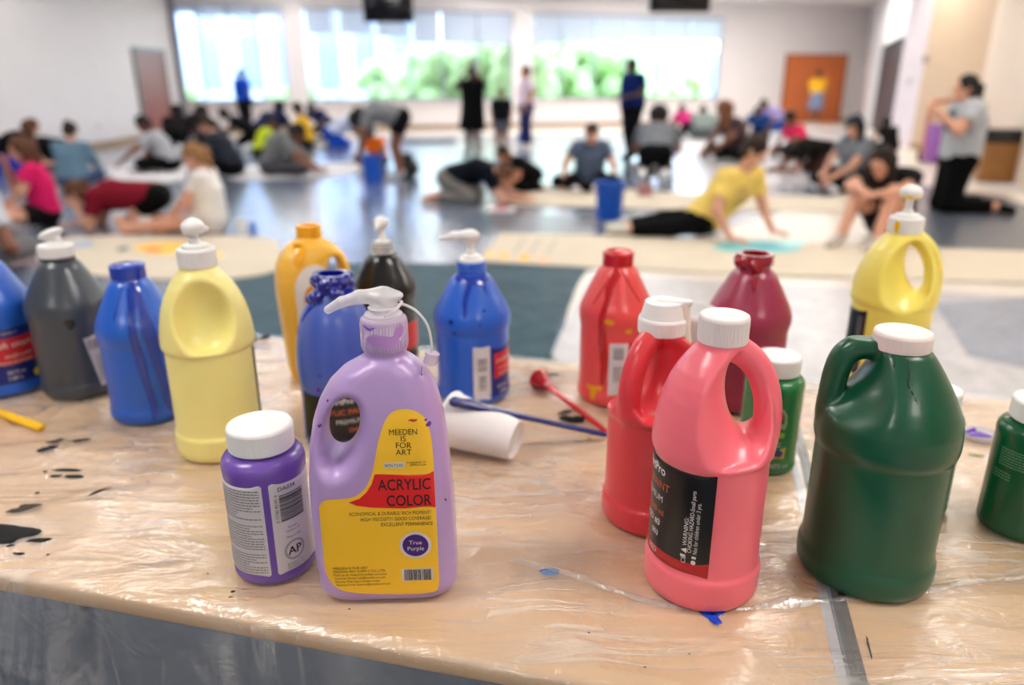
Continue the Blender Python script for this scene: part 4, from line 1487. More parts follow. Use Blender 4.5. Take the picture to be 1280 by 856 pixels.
gj_m = plast('leaf green plastic', (24, 120, 58), rough=0.3)
t, S, ca = jar(956, 577, gj_m, 'small bright green jar with arched apple emblem, right of the pink jug', 0.93, 0.94, 0.026)
mp = S.mapper(ca, 0.0405)
em = patch('emblem', [(-0.006, 0.072), (0.022, 0.072), (0.024, 0.078), (0.0225, 0.094), (0.017, 0.102), (0.008, 0.1045), (-0.001, 0.102), (-0.0065, 0.094), (-0.008, 0.078)], mp, M('emblem light green', (150, 178, 130), rough=0.4), t)
patch('emblem_field', [(-0.004, 0.080), (0.0200, 0.080), (0.0195, 0.093), (0.0155, 0.0995), (0.008, 0.1015), (0.0005, 0.0995), (-0.0035, 0.093)], mp, M('emblem dark green', (20, 80, 50), rough=0.4), em, off=0.0007)
ap = patch('apple', [(0.008, 0.0955), (0.012, 0.0985), (0.0165, 0.096), (0.017, 0.090), (0.0145, 0.0845), (0.011, 0.0825), (0.008, 0.0835), (0.005, 0.0825), (0.0015, 0.0845), (-0.001, 0.090), (-0.0005, 0.096), (0.004, 0.0985)], mp, M('apple red', (206, 52, 44), rough=0.4), em, off=0.001)
lettering([('Apple', 0.008, 0.0735, 0.006, 'CENTER'), ('473 ml', 0.020, 0.012, 0.0095, 'CENTER')], mp, ink_white, t)
patch('leaf_stripe', blob(0.012, 0.064, 0.006, 5, 26, 0.2, 2.4, 0.7), mp, M('leaf stripe green', (130, 170, 60), rough=0.4), t)
lettering([], mp, ink_white, t, jagged=fineprint(-0.010, 0.046, 0.018, 0.060, 3, 21, 0.3), name='fine_print')
sq = patch('picture_panel', [(0.004, 0.026), (0.026, 0.026), (0.027, 0.044), (0.005, 0.044)], mp, M('picture yellow', (208, 182, 70), rough=0.4), t)
patch('picture_figure', blob(0.0155, 0.0355, 0.0065, 7, 24, 0.25, 1.1, 0.9), mp, M('picture blue', (40, 64, 120), rough=0.4), sq, off=0.0008)
patch('picture_panel', [(-0.020, 0.026), (0.000, 0.026), (0.001, 0.044), (-0.019, 0.044)], mp, M('picture slate', (90, 110, 120), rough=0.4), t)

dg_m = plast('forest green plastic', (10, 88, 52), rough=0.3)
t, S, ca = jar(1271, 655, dg_m, 'dark green jar with white cap at the right edge of the table', 1.04, 0.96, 0.026)
mp = S.mapper(ca, 0.0455)
lettering([], mp, M('pale green print', (120, 170, 130), rough=0.5), t, jagged=fineprint(-0.036, 0.092, 0.03, 0.116, 7, 23, 0.3) + fineprint(-0.040, 0.075, -0.018, 0.086, 3, 24, 0.3), name='fine_print')

t, S, ca = jar(1141, 628, gj_m, 'green jar with white cap almost hidden behind the large green jug', 0.9, 0.92, 0.026)

# ------------------------------------------------------------------ 11 foam cups
foam = M('white foam', (240, 239, 238), rough=0.6, var=0.01, bump=0.05, bscale=400)
CUP = [(0.0005, 0.006), (0.022, 0.006), (0.0235, 0.001), (0.0255, 0.0), (0.0270, 0.002), (0.0285, 0.015), (0.0375, 0.094), (0.0395, 0.0955), (0.0402, 0.098), (0.0392, 0.1005), (0.0375, 0.1005), (0.0362, 0.098), (0.0268, 0.012), (0.0005, 0.010)]
pa, pb = at(562, 557, ZT), at(646, 574, ZT)          # lowest points of rim and base
d_ = (pb - pa)
L_ = d_.length
yaw = math.atan2(d_.y, d_.x)
k_ = L_ / 0.1005
t = thing('foam_cup', 'white foam cup lying on its side behind the lilac jug', 'cup', (pa.x, pa.y, ZT), yaw)
tp = math.atan2((0.0402 - 0.027), 0.1005)
# local x runs along the cup from rim to base
mx = Matrix.Translation((0, 0, 0.0402 * k_ + 0.001)) @ Matrix.Rotation(PI / 2, 4, 'Y')
mx = Matrix.Translation((0, 0, 0.0402 * k_ + 0.0008)) @ Matrix.Rotation(tp, 4, 'Y') @ Matrix.Rotation(-PI / 2, 4, 'Y') @ Matrix.Translation((0, 0, -0.1005 * k_))
lathe('cup_body', [(a * k_, b * k_) for a, b in CUP], foam, t, n=72, sharp=50, xf=mx)
cup_dir = Vector((math.cos(yaw), math.sin(yaw), 0))
for q_ in range(4):
    pp = pa + cup_dir * (L_ * q_ / 3)
    BASES.append((pp.x, pp.y, 0.03))

p = base_at(856, 534, 0.03)
t = thing('foam_cup', 'tall white foam cup standing behind the red jug, beside its white pump', 'cup', p)
lathe('cup_body', [(a * 0.96, b * 1.98) for a, b in CUP], foam, t, n=64, sharp=50)

# ------------------------------------------------------------------ 12 paint sticks
stick_b = M('ultramarine wet coat', (8, 18, 112), rough=0.14, coat=0.6, var=0.2, bump=0.25, bscale=90)
zr = ZT + 2 * 0.0402 * k_ * 0.92
pl = at(572, 503, zr + 0.004)
pm = at(640, 518, ZT + 0.068)
pr_ = at(756, 543, ZT + 0.009)
t = thing('paint_stick', 'stick coated in wet dark blue paint leaning across the foam cup', 'stick', (pl.x, pl.y, pl.z))
rel = lambda q: tuple(q - pl)
tube('stick', [rel(pl), rel(pl.lerp(pr_, 0.1)), rel(pl.lerp(pr_, 0.3)), rel(pl.lerp(pr_, 0.42)), rel(pl.lerp(pr_, 0.55)), rel(pl.lerp(pr_, 0.75)), rel(pr_)], [0.0095, 0.0100, 0.0088, 0.0070, 0.0060, 0.0064, 0.0054], stick_b, t, n=16, flat=0.7)
f = Field((-0.03, -0.03, -0.03), (0.05, 0.05, 0.03), 0.0014)
dv = (pr_ - pl).normalized()
f.cone(tuple(dv * -0.004), tuple(dv * 0.032), 0.0075, 0.0085, 0.004)
f.ell(tuple(dv * 0.02 + Vector((0, 0.004, 0.001))), (0.010, 0.007, 0.006), k=0.006)
f.ell(tuple(dv * -0.006), (0.006, 0.007, 0.005), k=0.006)
obj('paint_blob', f.mesh('paint_blob'), stick_b, t)

red_c = M('scarlet wet coat', (202, 18, 30), rough=0.16, coat=0.6, var=0.12)
ph, pt = at(674, 474, ZT + 0.016), at(756, 538, ZT + 0.006)
dv = (pt - ph).normalized()
t = thing('paint_plunger', 'red paint-coated pump with flared collar and long tube lying on the table', 'dispenser pump', (ph.x, ph.y, ph.z))
rotm = dv.to_track_quat('Z', 'Y').to_matrix().to_4x4()
lathe('collar', [(0.0005, 0.004), (0.013, 0.003), (0.0185, -0.002), (0.0200, -0.001), (0.0195, 0.004), (0.0140, 0.010), (0.0105, 0.020), (0.0100, 0.030), (0.0075, 0.033), (0.0005, 0.033)], red_c, t, n=48, sharp=60, xf=rotm)
tube('tube', [tuple(dv * 0.03), tuple(dv * 0.06), tuple(dv * (pt - ph).length)], [0.0058, 0.0048, 0.0044], red_c, t, n=14)
pk = M('pale pink smear', (236, 170, 170), rough=0.25)
f = Field((-0.03, -0.05, -0.03), (0.09, 0.03, 0.03), 0.0014)
f.ell(tuple(dv * 0.036 + Vector((0, 0, 0.005))), (0.008, 0.006, 0.006), k=0.004)
f.ell(tuple(dv * 0.050 + Vector((0.001, 0, 0.004))), (0.007, 0.004, 0.0035), k=0.004)
obj('paint_smear', f.mesh('paint_smear'), pk, t)

# yellow stick at the left edge
ys = M('yellow plastic stick', (250, 196, 20), rough=0.35)
p0, p1 = at(-60, 494, ZT + 0.007), at(50, 534, ZT + 0.006)
t = thing('paint_stick', 'yellow plastic stick lying at the left edge of the table', 'stick', tuple(p0))
dv = p1 - p0
tube('stick', [(0, 0, 0), tuple(dv * 0.5), tuple(dv)], [0.0075, 0.0078, 0.0084], ys, t, n=16, flat=0.75)
f = Field((dv.x - 0.03, dv.y - 0.03, -0.015), (dv.x + 0.02, dv.y + 0.02, 0.015), 0.0012)
f.ell(tuple(dv), (0.010, 0.005, 0.005), ax=((0.5, -0.86, 0), (0.86, 0.5, 0), (0, 0, 1)), k=0.002)
obj('end_tab', f.mesh('end_tab'), M('ochre tip', (236, 176, 16), rough=0.3), t)

# short dark brush behind the pale yellow jug
p0, p1 = at(300, 428, ZT + 0.008), at(333, 421, ZT + 0.010)
t = thing('paint_brush', 'short dark brush lying behind the pale yellow jug', 'brush', tuple(p0))
dv = p1 - p0
tube('handle', [(0, 0, 0), tuple(dv * 0.6)], [0.005, 0.006], M('dark brush handle', (40, 58, 66)), t, n=12)
tube('ferrule', [tuple(dv * 0.58), tuple(dv * 0.78)], [0.0065, 0.0075], steel_m, t, n=12, flat=0.7)
tube('bristles', [tuple(dv * 0.76), tuple(dv * 1.0)], [0.0078, 0.0085], M('dark bristles', (34, 40, 44), rough=0.8), t, n=12, flat=0.6)

# clear lid smeared with purple paint
p = at(1224, 547, ZT)
BASES.append((p.x, p.y, 0.02))
t = thing('plastic_lid', 'clear shallow plastic lid with purple paint left of the dark green jar', 'lid', (p.x, p.y, ZT))
lathe('lid_body', [(0.0005, 0.004), (0.020, 0.004), (0.0235, 0.006), (0.0255, 0.010), (0.0265, 0.010), (0.0250, 0.003), (0.022, 0.0012), (0.0005, 0.0012)], clear_plastic('clear lid plastic', (230, 228, 236), 0.5, 0.1), t, n=48)
f = Field((-0.03, -0.03, -0.002), (0.03, 0.03, 0.015), 0.0012)
f.ell((-0.002, 0.004, 0.0045), (0.016, 0.009, 0.003), k=0)
f.ell((0.008, -0.002, 0.0045), (0.010, 0.006, 0.0025), k=0.003)
f.cone((-0.02, 0.006, 0.007), (0.0, 0.016, 0.007), 0.002, 0.003, 0.002)
obj('paint_pool', f.mesh('paint_pool'), M('wet purple paint', (92, 34, 170), rough=0.15, coat=0.4), t)

# ------------------------------------------------------------------ the sheet and the stains on it
sheet = build_sheet()
soft_black = M('dried black paint', (12, 11, 12), rough=0.6, spec=0.2)
grey_smear = M('thin black smear', (74, 64, 56), rough=0.6, spec=0.2)
blue_spot = M('bright blue paint', (20, 70, 200), rough=0.25)
blue_thin = M('thin blue smear', (110, 150, 200), rough=0.4)
for a in ((-2, 672, 0.030, soft_black, 2, 1.3, 0.75, -0.2), (45, 676, 0.008, soft_black, 3, 1.6, 0.6, 0.2), (57, 563, 0.010, soft_black, 4, 1.4, 0.8, 0.3), (72, 552, 0.008, grey_smear, 5, 1.6, 0.7, 0.4),
          (105, 551, 0.009, grey_smear, 6, 1.8, 0.5, 0.5), (82, 586, 0.011, soft_black, 7, 2.0, 0.35, 0.0), (88, 596, 0.006, soft_black, 8, 2.2, 0.5, -0.1), (70, 595, 0.005, soft_black, 9, 1.6, 0.5, 0), (57, 588, 0.003, soft_black, 10),
          (32, 635, 0.011, grey_smear, 11, 1.8, 0.6, 0.3), (123, 617, 0.007, soft_black, 12, 2.4, 0.4, 1.0), (46, 615, 0.003, grey_smear, 13), (22, 691, 0.004, soft_black, 14, 2, 0.5), (60, 693, 0.002, soft_black, 15), (12, 682, 0.004, soft_black, 16),
          (718, 523, 0.017, soft_black, 17, 1.3, 0.8, -0.4), (704, 517, 0.008, grey_smear, 18, 1.6, 0.7, 0.4), (678, 487, 0.009, grey_smear, 19, 1.6, 0.6, 0), (693, 468, 0.008, grey_smear, 20, 1.4, 0.7, 0.3),
          (889, 771, 0.0085, blue_spot, 21, 0.8, 1.7, 0.35), (897, 766, 0.005, blue_spot, 22, 1.8, 0.8, 0.2), (690, 719, 0.008, blue_thin, 23, 1.3, 0.9, 0), (689, 715, 0.0055, blue_spot, 24, 1.8, 0.4, 0),
          (736, 794, 0.0014, soft_black, 25), (862, 818, 0.0011, soft_black, 26), (807, 834, 0.0013, soft_black, 27), (993, 722, 0.0010, blue_spot, 28), (292, 740, 0.0022, soft_black, 29), (289, 747, 0.0018, soft_black, 30), (260, 717, 0.0009, soft_black, 31), (261, 732, 0.0009, soft_black, 32), (437, 759, 0.0011, soft_black, 33),
          (123, 592, 0.0018, blue_thin, 34), (142, 596, 0.0018, blue_thin, 35), (165, 599, 0.0015, blue_spot, 36), (186, 604, 0.0016, blue_spot, 37), (669, 534, 0.0016, M('red spot', (200, 40, 40)), 38), (1218, 569, 0.006, M('olive spot', (128, 128, 30)), 39, 1.6, 0.8, -0.3), (1085, 803, 0.009, grey_smear, 40, 0.12, 1.8, -0.25), (736, 548, 0.003, grey_smear, 41)):
    px, py, r_, mt, sd = a[:5]
    sx_ = a[5] if len(a) > 5 else 1.2
    sy_ = a[6] if len(a) > 6 else 0.8
    ro_ = a[7] if len(a) > 7 else 0.0
    sheet_stain(px, py, r_, mt, sd, sx_, sy_, ro_, sheet, grid=max(0.002, r_ / 4))

# the doubled edge of the film that runs across the right half as a milky fold
fold_m = sheet_material('doubled plastic film', (6.0, 12.0, 7.0), 0.22, 0.20)
fp = [at(u, v, ZT) for u, v in ((640, 700), (720, 722), (810, 750), (885, 759), (960, 757), (1040, 749), (1120, 740), (1200, 730), (1290, 718))]
ctr = [np.array(q) for q in spline([tuple(p) for p in fp], 14)]
V, Q = [], []
for i, c_ in enumerate(ctr):
    tt = ctr[min(i + 1, len(ctr) - 1)] - ctr[max(i - 1, 0)]
    tt /= np.linalg.norm(tt)
    nn = np.array((-tt[1], tt[0], 0))
    wv = 0.0050 + 0.0016 * math.sin(i * 0.23) + 0.0006 * math.sin(i * 1.3)
    for k_, (o_, h_) in enumerate(((-1.0, 0.0002), (-0.5, 0.0016), (0.0, 0.0026), (0.5, 0.0016), (1.0, 0.0002))):
        q = c_ + nn * wv * o_
        V.append((q[0], q[1], ZT - 0.0014 + float(sheet_z(q[0], q[1])) + h_))
    if i:
        for k_ in range(4):
            a_ = (i - 1) * 5 + k_
            Q.append([a_, a_ + 1, a_ + 6, a_ + 5])
obj('sheet_fold', mesh_np('sheet_fold', V, Q), fold_m, sheet)
# ================================================================== the hall
wall_m = M('pale wall paint', (226, 221, 222), rough=0.7, var=0.015, scale=2)
wall_r = M('beige wall paint', (212, 196, 180), rough=0.7, var=0.015, scale=2)
ceil_m = M('white ceiling', (236, 236, 238), rough=0.8, var=0.01)
floor_m = M('cream vinyl floor', (222, 212, 200), rough=0.3, var=0.03, scale=3)
base_m = M('brown rubber skirting', (150, 122, 96), rough=0.5)
door_l = M('red brown door veneer', (140, 84, 78), rough=0.4, var=0.06, scale=6)
door_o = M('orange oak veneer', (206, 112, 58), rough=0.4, var=0.08, scale=6)
frame_m = M('grey door frame', (120, 116, 118), rough=0.4)
CEIL = 3.55

L0 = at(232, 167)                 # left corner of the window wall
R0 = at(1068, 152)                # right corner
WV = (R0 - L0)
WL = WV.length
WD = WV.normalized()
WN = Vector((WD.y, -WD.x, 0))     # into the room
WA = math.atan2(WD.y, WD.x)


def on_wall(u, v=100):
    """distance along the window wall and height at a photo pixel"""
    x, y = (u - 640) / F, -(v - 428) / F
    d = Vector((x, _c + y * _s, -_s + y * _c))
    o = Vector((0, 0, H))
    n = Vector((WN.x, WN.y, 0))
    t = (L0 - o).dot(n) / d.dot(n)
    p = o + d * t
    return (p - L0).dot(WD), p.z


def wall_box(name, a0, a1, z0, z1, mat, th=0.25, off=0.0):
    c = L0 + WD * ((a0 + a1) / 2) - WN * (th / 2 - off)
    return box(name, (c.x, c.y, (z0 + z1) / 2), (a1 - a0, th, z1 - z0), mat, rotz=WA)


# floor and ceiling
bm = bmesh.new()
add_box(bm, (1, 11, -0.05), (34, 34, 0.1))
structure(obj('floor', bm_mesh('floor', bm), floor_m))
bm = bmesh.new()
add_box(bm, (1, 11, CEIL + 0.06), (34, 34, 0.12))
structure(obj('ceiling', bm_mesh('ceiling', bm), ceil_m))

# window wall: openings
OPEN = []
for (u0, u1, vt, vb) in ((219, 360, 9, 129), (384, 641, 12, 126), (666, 899, 15, 122)):
    a0, a1 = on_wall(u0)[0], on_wall(u1)[0]
    um = (u0 + u1) / 2
    OPEN.append((a0, a1, on_wall(um, vb)[1], on_wall(um, vt)[1]))
SILL = sum(o[2] for o in OPEN) / 3
HEAD = sum(o[3] for o in OPEN) / 3
OPEN[0] = (0.12, OPEN[0][1], 0, 0)
bm = bmesh.new()


def wb(a0, a1, z0, z1, th=0.25):
    c = L0 + WD * ((a0 + a1) / 2) - WN * (th / 2)
    add_box(bm, (c.x, c.y, (z0 + z1) / 2), (a1 - a0, th, z1 - z0), WA)


wb(-0.3, WL + 0.3, 0, SILL)
wb(-0.3, WL + 0.3, HEAD, CEIL)
prev = -0.3
for a0, a1, _, _ in OPEN:
    wb(prev, a0, SILL, HEAD)
    prev = a1
wb(prev, WL + 0.3, SILL, HEAD)
structure(obj('wall_back', bm_mesh('wall_back', bm), wall_m))

alu_m = M('grey window frame', (150, 156, 172), rough=0.4, metal=0.3)


def glass_mat():
    m = bpy.data.materials.new('window glass')
    m.use_nodes = True
    nt = m.node_tree
    nt.nodes.clear()
    out = nt.nodes.new('ShaderNodeOutputMaterial')
    tr = nt.nodes.new('ShaderNodeBsdfTransparent')
    tr.inputs['Color'].default_value = (0.93, 0.97, 1.0, 1)
    gl = nt.nodes.new('ShaderNodeBsdfGlossy')
    gl.inputs['Roughness'].default_value = 0.02
    fr = schlick(nt, 0.04)
    mx = nt.nodes.new('ShaderNodeMixShader')
    nt.links.new(fr.outputs[0], mx.inputs[0])
    nt.links.new(tr.outputs[0], mx.inputs[1])
    nt.links.new(gl.outputs[0], mx.inputs[2])
    nt.links.new(mx.outputs[0], out.inputs[0])
    return m


glass_m = glass_mat()


def shade_mat(name, col, tl):
    m = bpy.data.materials.new(name)
    m.use_nodes = True
    nt = m.node_tree
    nt.nodes.clear()
    out = nt.nodes.new('ShaderNodeOutputMaterial')
    d = nt.nodes.new('ShaderNodeBsdfDiffuse')
    d.inputs[0].default_value = rgb(col)
    t_ = nt.nodes.new('ShaderNodeBsdfTranslucent')
    t_.inputs[0].default_value = rgb(col)
    x_ = nt.nodes.new('ShaderNodeMixShader')
    x_.inputs[0].default_value = tl
    nt.links.new(d.outputs[0], x_.inputs[1])
    nt.links.new(t_.outputs[0], x_.inputs[2])
    nt.links.new(x_.outputs[0], out.inputs[0])
    return m


shade_m = shade_mat('roller shade fabric', (230, 231, 242), 0.68)
SPLIT = [[219, 254, 293, 328, 360], [384, 425, 470, 515, 555, 598, 641], [666, 702, 742, 782, 820, 859, 899]]
DROP = [[16, 20, 20, 20], [42, 43, 46, 54, 54, 55], [55, 52, 52, 50, 49, 50]]
WHICH = ['left', 'middle', 'right']
for wi, us in enumerate(SPLIT):
    w = thing('window_%d' % (wi + 1), '', '')
    for k_ in ('label', 'category'):
        del w[k_]
    structure(w)
    AA = [min(max(on_wall(u)[0], OPEN[wi][0]), OPEN[wi][1]) for u in us]
    AA[0], AA[-1] = OPEN[wi][0], OPEN[wi][1]
    bm = bmesh.new()
    fw = 0.055
    for a in AA:
        c = L0 + WD * a - WN * 0.10
        add_box(bm, (c.x, c.y, (SILL + HEAD) / 2), (fw, 0.09, HEAD - SILL), WA)
    for z in (SILL + fw / 2, HEAD - fw / 2):
        c = L0 + WD * ((AA[0] + AA[-1]) / 2) - WN * 0.10
        add_box(bm, (c.x, c.y, z), (AA[-1] - AA[0], 0.09, fw), WA)
    obj('window_frame', bm_mesh('window_frame', bm), alu_m, w)
    bm = bmesh.new()
    c = L0 + WD * ((AA[0] + AA[-1]) / 2) + WN * 0.03
    add_box(bm, (c.x, c.y, SILL - 0.02), (AA[-1] - AA[0] + 0.1, 0.14, 0.04), WA, 0.006)
    obj('window_sill', bm_mesh('window_sill', bm), wall_m, w)
    for i in range(len(AA) - 1):
        c = L0 + WD * ((AA[i] + AA[i + 1]) / 2) - WN * 0.10
        box('pane', (c.x, c.y, (SILL + HEAD) / 2), (AA[i + 1] - AA[i] - fw, 0.008, HEAD - SILL - 2 * fw), glass_m, w, WA)
        um = (us[i] + us[i + 1]) / 2
        zb = on_wall(um, DROP[wi][i])[1]
        zb = min(zb, HEAD - 0.08)
        c = L0 + WD * ((AA[i] + AA[i + 1]) / 2) - WN * 0.03
        gap = 0.16 if (wi == 1 and i in (0, 1, 2, 3)) else 0.05
        s_ = thing('roller_shade', 'pale roller shade, number %d from the left in the %s window' % (i + 1, WHICH[wi]), 'roller shade', (c.x, c.y, 0), WA, 'roller shades along the window wall')
        ORD = ['first', 'second', 'third', 'fourth', 'fifth', 'sixth']
        s_['label'] = '%s pale roller shade from the left in the %s window' % (ORD[i], WHICH[wi])
        wd = AA[i + 1] - AA[i] - gap
        box('fabric', (0, 0, (zb + HEAD) / 2), (wd, 0.003, HEAD - zb), shade_m, s_)
        tube('hem_bar', [(-wd / 2 + 0.01, 0, zb), (wd / 2 - 0.01, 0, zb)], 0.012, alu_m, s_, n=8)
        tube('roller', [(-wd / 2 + 0.01, 0.012, HEAD - 0.035), (wd / 2 - 0.01, 0.012, HEAD - 0.035)], 0.03, alu_m, s_, n=10)

structure(wall_box('trim_1', -0.15, 0.14, 0, CEIL, M('grey corner trim', (128, 126, 134), rough=0.6), 0.12, 0.10))
# left wall
LX = L0.x
th = 0.2
bm = bmesh.new()
add_box(bm, (LX - th / 2, (L0.y - 8) / 2 + 0.1, CEIL / 2), (th, L0.y + 8.3, CEIL))
structure(obj('wall_left', bm_mesh('wall_left', bm), wall_m))
dy0, dy1 = LX / ((182 - 640) / F) * 1.0, LX / ((212 - 640) / F)


def left_y(u, v):
    d = at_depth(u, v, 1.0)
    return LX / d.x


ya, yb = left_y(166, 64), left_y(201, 64)
ztop = at_depth(166, 64, ya).z
w = thing('door_1', '', '')
for k_ in ('label', 'category'):
    del w[k_]
structure(w)
w.location = (LX + 0.02, (ya + yb) / 2, 0)
box('door_leaf', (0, 0, ztop / 2), (0.04, yb - ya, ztop), door_l, w)
bm = bmesh.new()
add_box(bm, (0, -(yb - ya) / 2 - 0.04, ztop / 2), (0.09, 0.09, ztop))
add_box(bm, (0, (yb - ya) / 2 + 0.04, ztop / 2), (0.09, 0.09, ztop))
add_box(bm, (0, 0, ztop + 0.045), (0.09, yb - ya + 0.17, 0.09))
obj('door_frame', bm_mesh('door_frame', bm), frame_m, w)
tube('door_handle', [(0.03, -(yb - ya) / 2 + 0.12, 1.0), (0.075, -(yb - ya) / 2 + 0.12, 1.0), (0.075, -(yb - ya) / 2 + 0.25, 1.0)], 0.012, steel_m, w, n=10)
bm = bmesh.new()
add_box(bm, (LX + 0.012, (ya - 8) / 2, 0.06), (0.024, ya + 7.8, 0.12))
structure(obj('baseboard_left', bm_mesh('baseboard_left', bm), base_m))
t = thing('wall_plate', 'small white socket plate low on the left wall beside the brown door', 'socket plate', (LX + 0.006, left_y(125, 168), 0.42))
box('plate', (0, 0, 0), (0.012, 0.09, 0.13), white_label, t, bevel=0.003)
box('socket', (0.007, 0, 0.03), (0.004, 0.035, 0.03), frame_m, t)
box('socket', (0.007, 0, -0.03), (0.004, 0.035, 0.03), frame_m, t)

# orange double door on the window wall, right
a0, a1 = on_wall(981)[0], on_wall(1053)[0]
zt_ = on_wall(1016, 70)[1]
w = thing('door_2', '', '')
for k_ in ('label', 'category'):
    del w[k_]
structure(w)
c = L0 + WD * ((a0 + a1) / 2) + WN * 0.02
w.location = (c.x, c.y, 0)
w.rotation_euler = (0, 0, WA)
wd = a1 - a0
for s_ in (-1, 1):
    o = box('door_leaf', (s_ * wd / 4, 0, zt_ / 2), (wd / 2 - 0.01, 0.045, zt_), door_o, w)
    tube('door_handle', [(s_ * 0.08, -0.02, 1.0), (s_ * 0.08, -0.07, 1.0), (s_ * 0.2, -0.07, 1.0)], 0.012, steel_m, w, n=10)
bm = bmesh.new()
for s_ in (-1, 1):
    add_box(bm, (s_ * (wd / 2 + 0.03), 0, zt_ / 2), (0.06, 0.08, zt_))
add_box(bm, (0, 0, zt_ + 0.03), (wd + 0.12, 0.08, 0.06))
obj('door_frame', bm_mesh('door_frame', bm), M('dark oak frame', (150, 84, 50)), w)


# right side walls
def wall_seg(name, p, q, mat, th=0.2, z0=0, z1=None, ext=0.0):
    d = (q - p)
    L = d.length
    d = d.normalized()
    n = Vector((-d.y, d.x, 0))        # outside on the left of p->q
    c = (p + q) / 2 + n * (th / 2)
    z1 = z1 or CEIL
    return box(name, (c.x, c.y, (z0 + z1) / 2), (L + ext, th, z1 - z0), mat, rotz=math.atan2(d.y, d.x))


D0, D1 = at(1084, 160), at(1110, 181)        # dark doorway in the far right wall
K1 = at(1137, 186)
K2 = at(1210, 196)
K3 = at(1300, 252)
K4 = Vector((K3.x + (K3.x - K2.x) * 0 + 0.4, -6.0, 0))
zdoor = at_depth(1100, 52, (D0.y + D1.y) / 2).z
bm = bmesh.new()
structure(wall_seg('wall_right', R0, D0, M('white side wall', (228, 228, 232), rough=0.7), 0.25))
structure(wall_seg('wall_right_lintel', D0, D1, MATS['white side wall'], 0.25, zdoor, CEIL))
structure(wall_seg('wall_right_pier', D1, K1, M('lilac grey wall', (210, 200, 206), rough=0.7), 0.25))
structure(wall_seg('wall_alcove', K1, K2, M('tan wall', (196, 172, 146), rough=0.7), 0.2))
structure(wall_seg('wall_right_near', K2, K3, wall_r, 0.2))
structure(wall_seg('wall_right_front', K3, K4, wall_r, 0.2))
w = thing('door_3', '', '')
for k_ in ('label', 'category'):
    del w[k_]
structure(w)
dd = (D1 - D0)
nn = Vector((-dd.y, dd.x, 0)).normalized()
c = (D0 + D1) / 2 + nn * 0.12
w.location = (c.x, c.y, 0)
w.rotation_euler = (0, 0, math.atan2(dd.y, dd.x))
box('door_leaf', (0, 0, zdoor / 2), (dd.length - 0.02, 0.05, zdoor), M('dark blue grey door', (40, 40, 52), rough=0.4), w)
tube('door_handle', [(-0.3, -0.02, 1.0), (-0.3, -0.08, 1.0), (-0.18, -0.08, 1.0)], 0.015, steel_m, w, n=8)
bm = bmesh.new()
d = (K2 - K1)
L = d.length
c = (K1 + K2) / 2
n = Vector((-d.y, d.x, 0)).normalized()
add_box(bm, (c.x - n.x * 0.012, c.y - n.y * 0.012, 0.06), (L, 0.024, 0.12), math.atan2(d.y, d.x))
structure(obj('baseboard_right', bm_mesh('baseboard_right', bm), base_m))
# wall behind the camera
bm = bmesh.new()
add_box(bm, (0, -6.1, CEIL / 2), (34, 0.2, CEIL))
structure(obj('wall_front', bm_mesh('wall_front', bm), wall_m))
# back baseboard
bm = bmesh.new()
c = L0 + WV / 2 + WN * 0.012
add_box(bm, (c.x, c.y, 0.06), (WL, 0.024, 0.12), WA)
structure(obj('baseboard_back', bm_mesh('baseboard_back', bm), base_m))

# small plates on the alcove wall
for (u, v, sz, lb) in ((1153, 74, 0.16, 'small tan control plate high on the alcove wall'), (1126, 102, 0.2, 'pale square panel on the lilac grey wall beside the dark door')):
    Y = (K1.y if u > 1140 else (D1.y + K1.y) / 2)
    p = at_depth(u, v, Y - 0.05)
    if u > 1140:
        dq, pq = (K2 - K1), K1
    else:
        dq, pq = (K1 - D1), D1
    nq = Vector((-dq.y, dq.x, 0)).normalized()
    dist = (p - pq).dot(nq)
    p = p - nq * (dist + 0.012)
    t = thing('wall_plate', lb, 'wall plate', p, math.atan2(dq.y, dq.x))
    box('plate', (0, 0, 0), (sz, 0.02, sz * 0.8), M('plate grey' if u < 1140 else 'plate tan', (190, 180, 186) if u < 1140 else (140, 118, 98)), t, bevel=0.004)
    box('button', (0, -0.012, 0), (sz * 0.3, 0.01, sz * 0.25), frame_m, t)


# ceiling lights: recessed troffers that light the hall
lamp_m = emit('lamp diffuser glow', (1.0, 0.95, 0.88), LAMP)
trof = M('white lamp housing', (230, 230, 230))


def ceiling_light(x, y, label):
    t = thing('ceiling_light', label, 'ceiling light', (x, y, CEIL), 0, 'recessed ceiling lights')
    bm = bmesh.new()
    for sx in (-1, 1):
        add_box(bm, (sx * 0.63, 0, -0.012), (0.05, 0.68, 0.022))
        add_box(bm, (0, sx * 0.325, -0.012), (1.22, 0.05, 0.022))
    obj('frame', bm_mesh('frame', bm), trof, t)
    box('diffuser', (0, 0, -0.008), (1.21, 0.60, 0.012), lamp_m, t)


for j, y in enumerate((-3.2, 0.3, 3.6, 7.2, 11.0, 14.5, 18.0)):
    for i, x in enumerate((-1.9, 1.9) if y < 3 else (-5.6, -1.9, 1.9, 5.6) if y < 17 else (-5.6, -1.9, 1.9, 5.6, 8.2)):  # outermost lamp of the last row is added to brighten the back right
        ceiling_light(x, y, 'added ceiling light out of the picture that brightens the back and right walls')
for q_ in (L0 + WD * 3 + WN * 1.5, L0 + WD * 8 + WN * 1.5, L0 + WD * 12 + WN * 1.6, Vector((7.6, 15.2, 0)), Vector((8.4, 20.4, 0)), Vector((3.6, 20.8, 0)), Vector((5.6, 21.9, 0)), Vector((8.0, 22.1, 0)), Vector((6.4, 20.0, 0)), Vector((1.0, 20.6, 0))):  # extra lamps, added only to brighten the back and right walls
    ceiling_light(q_.x, q_.y, 'added ceiling light out of the picture that brightens the back and right walls')
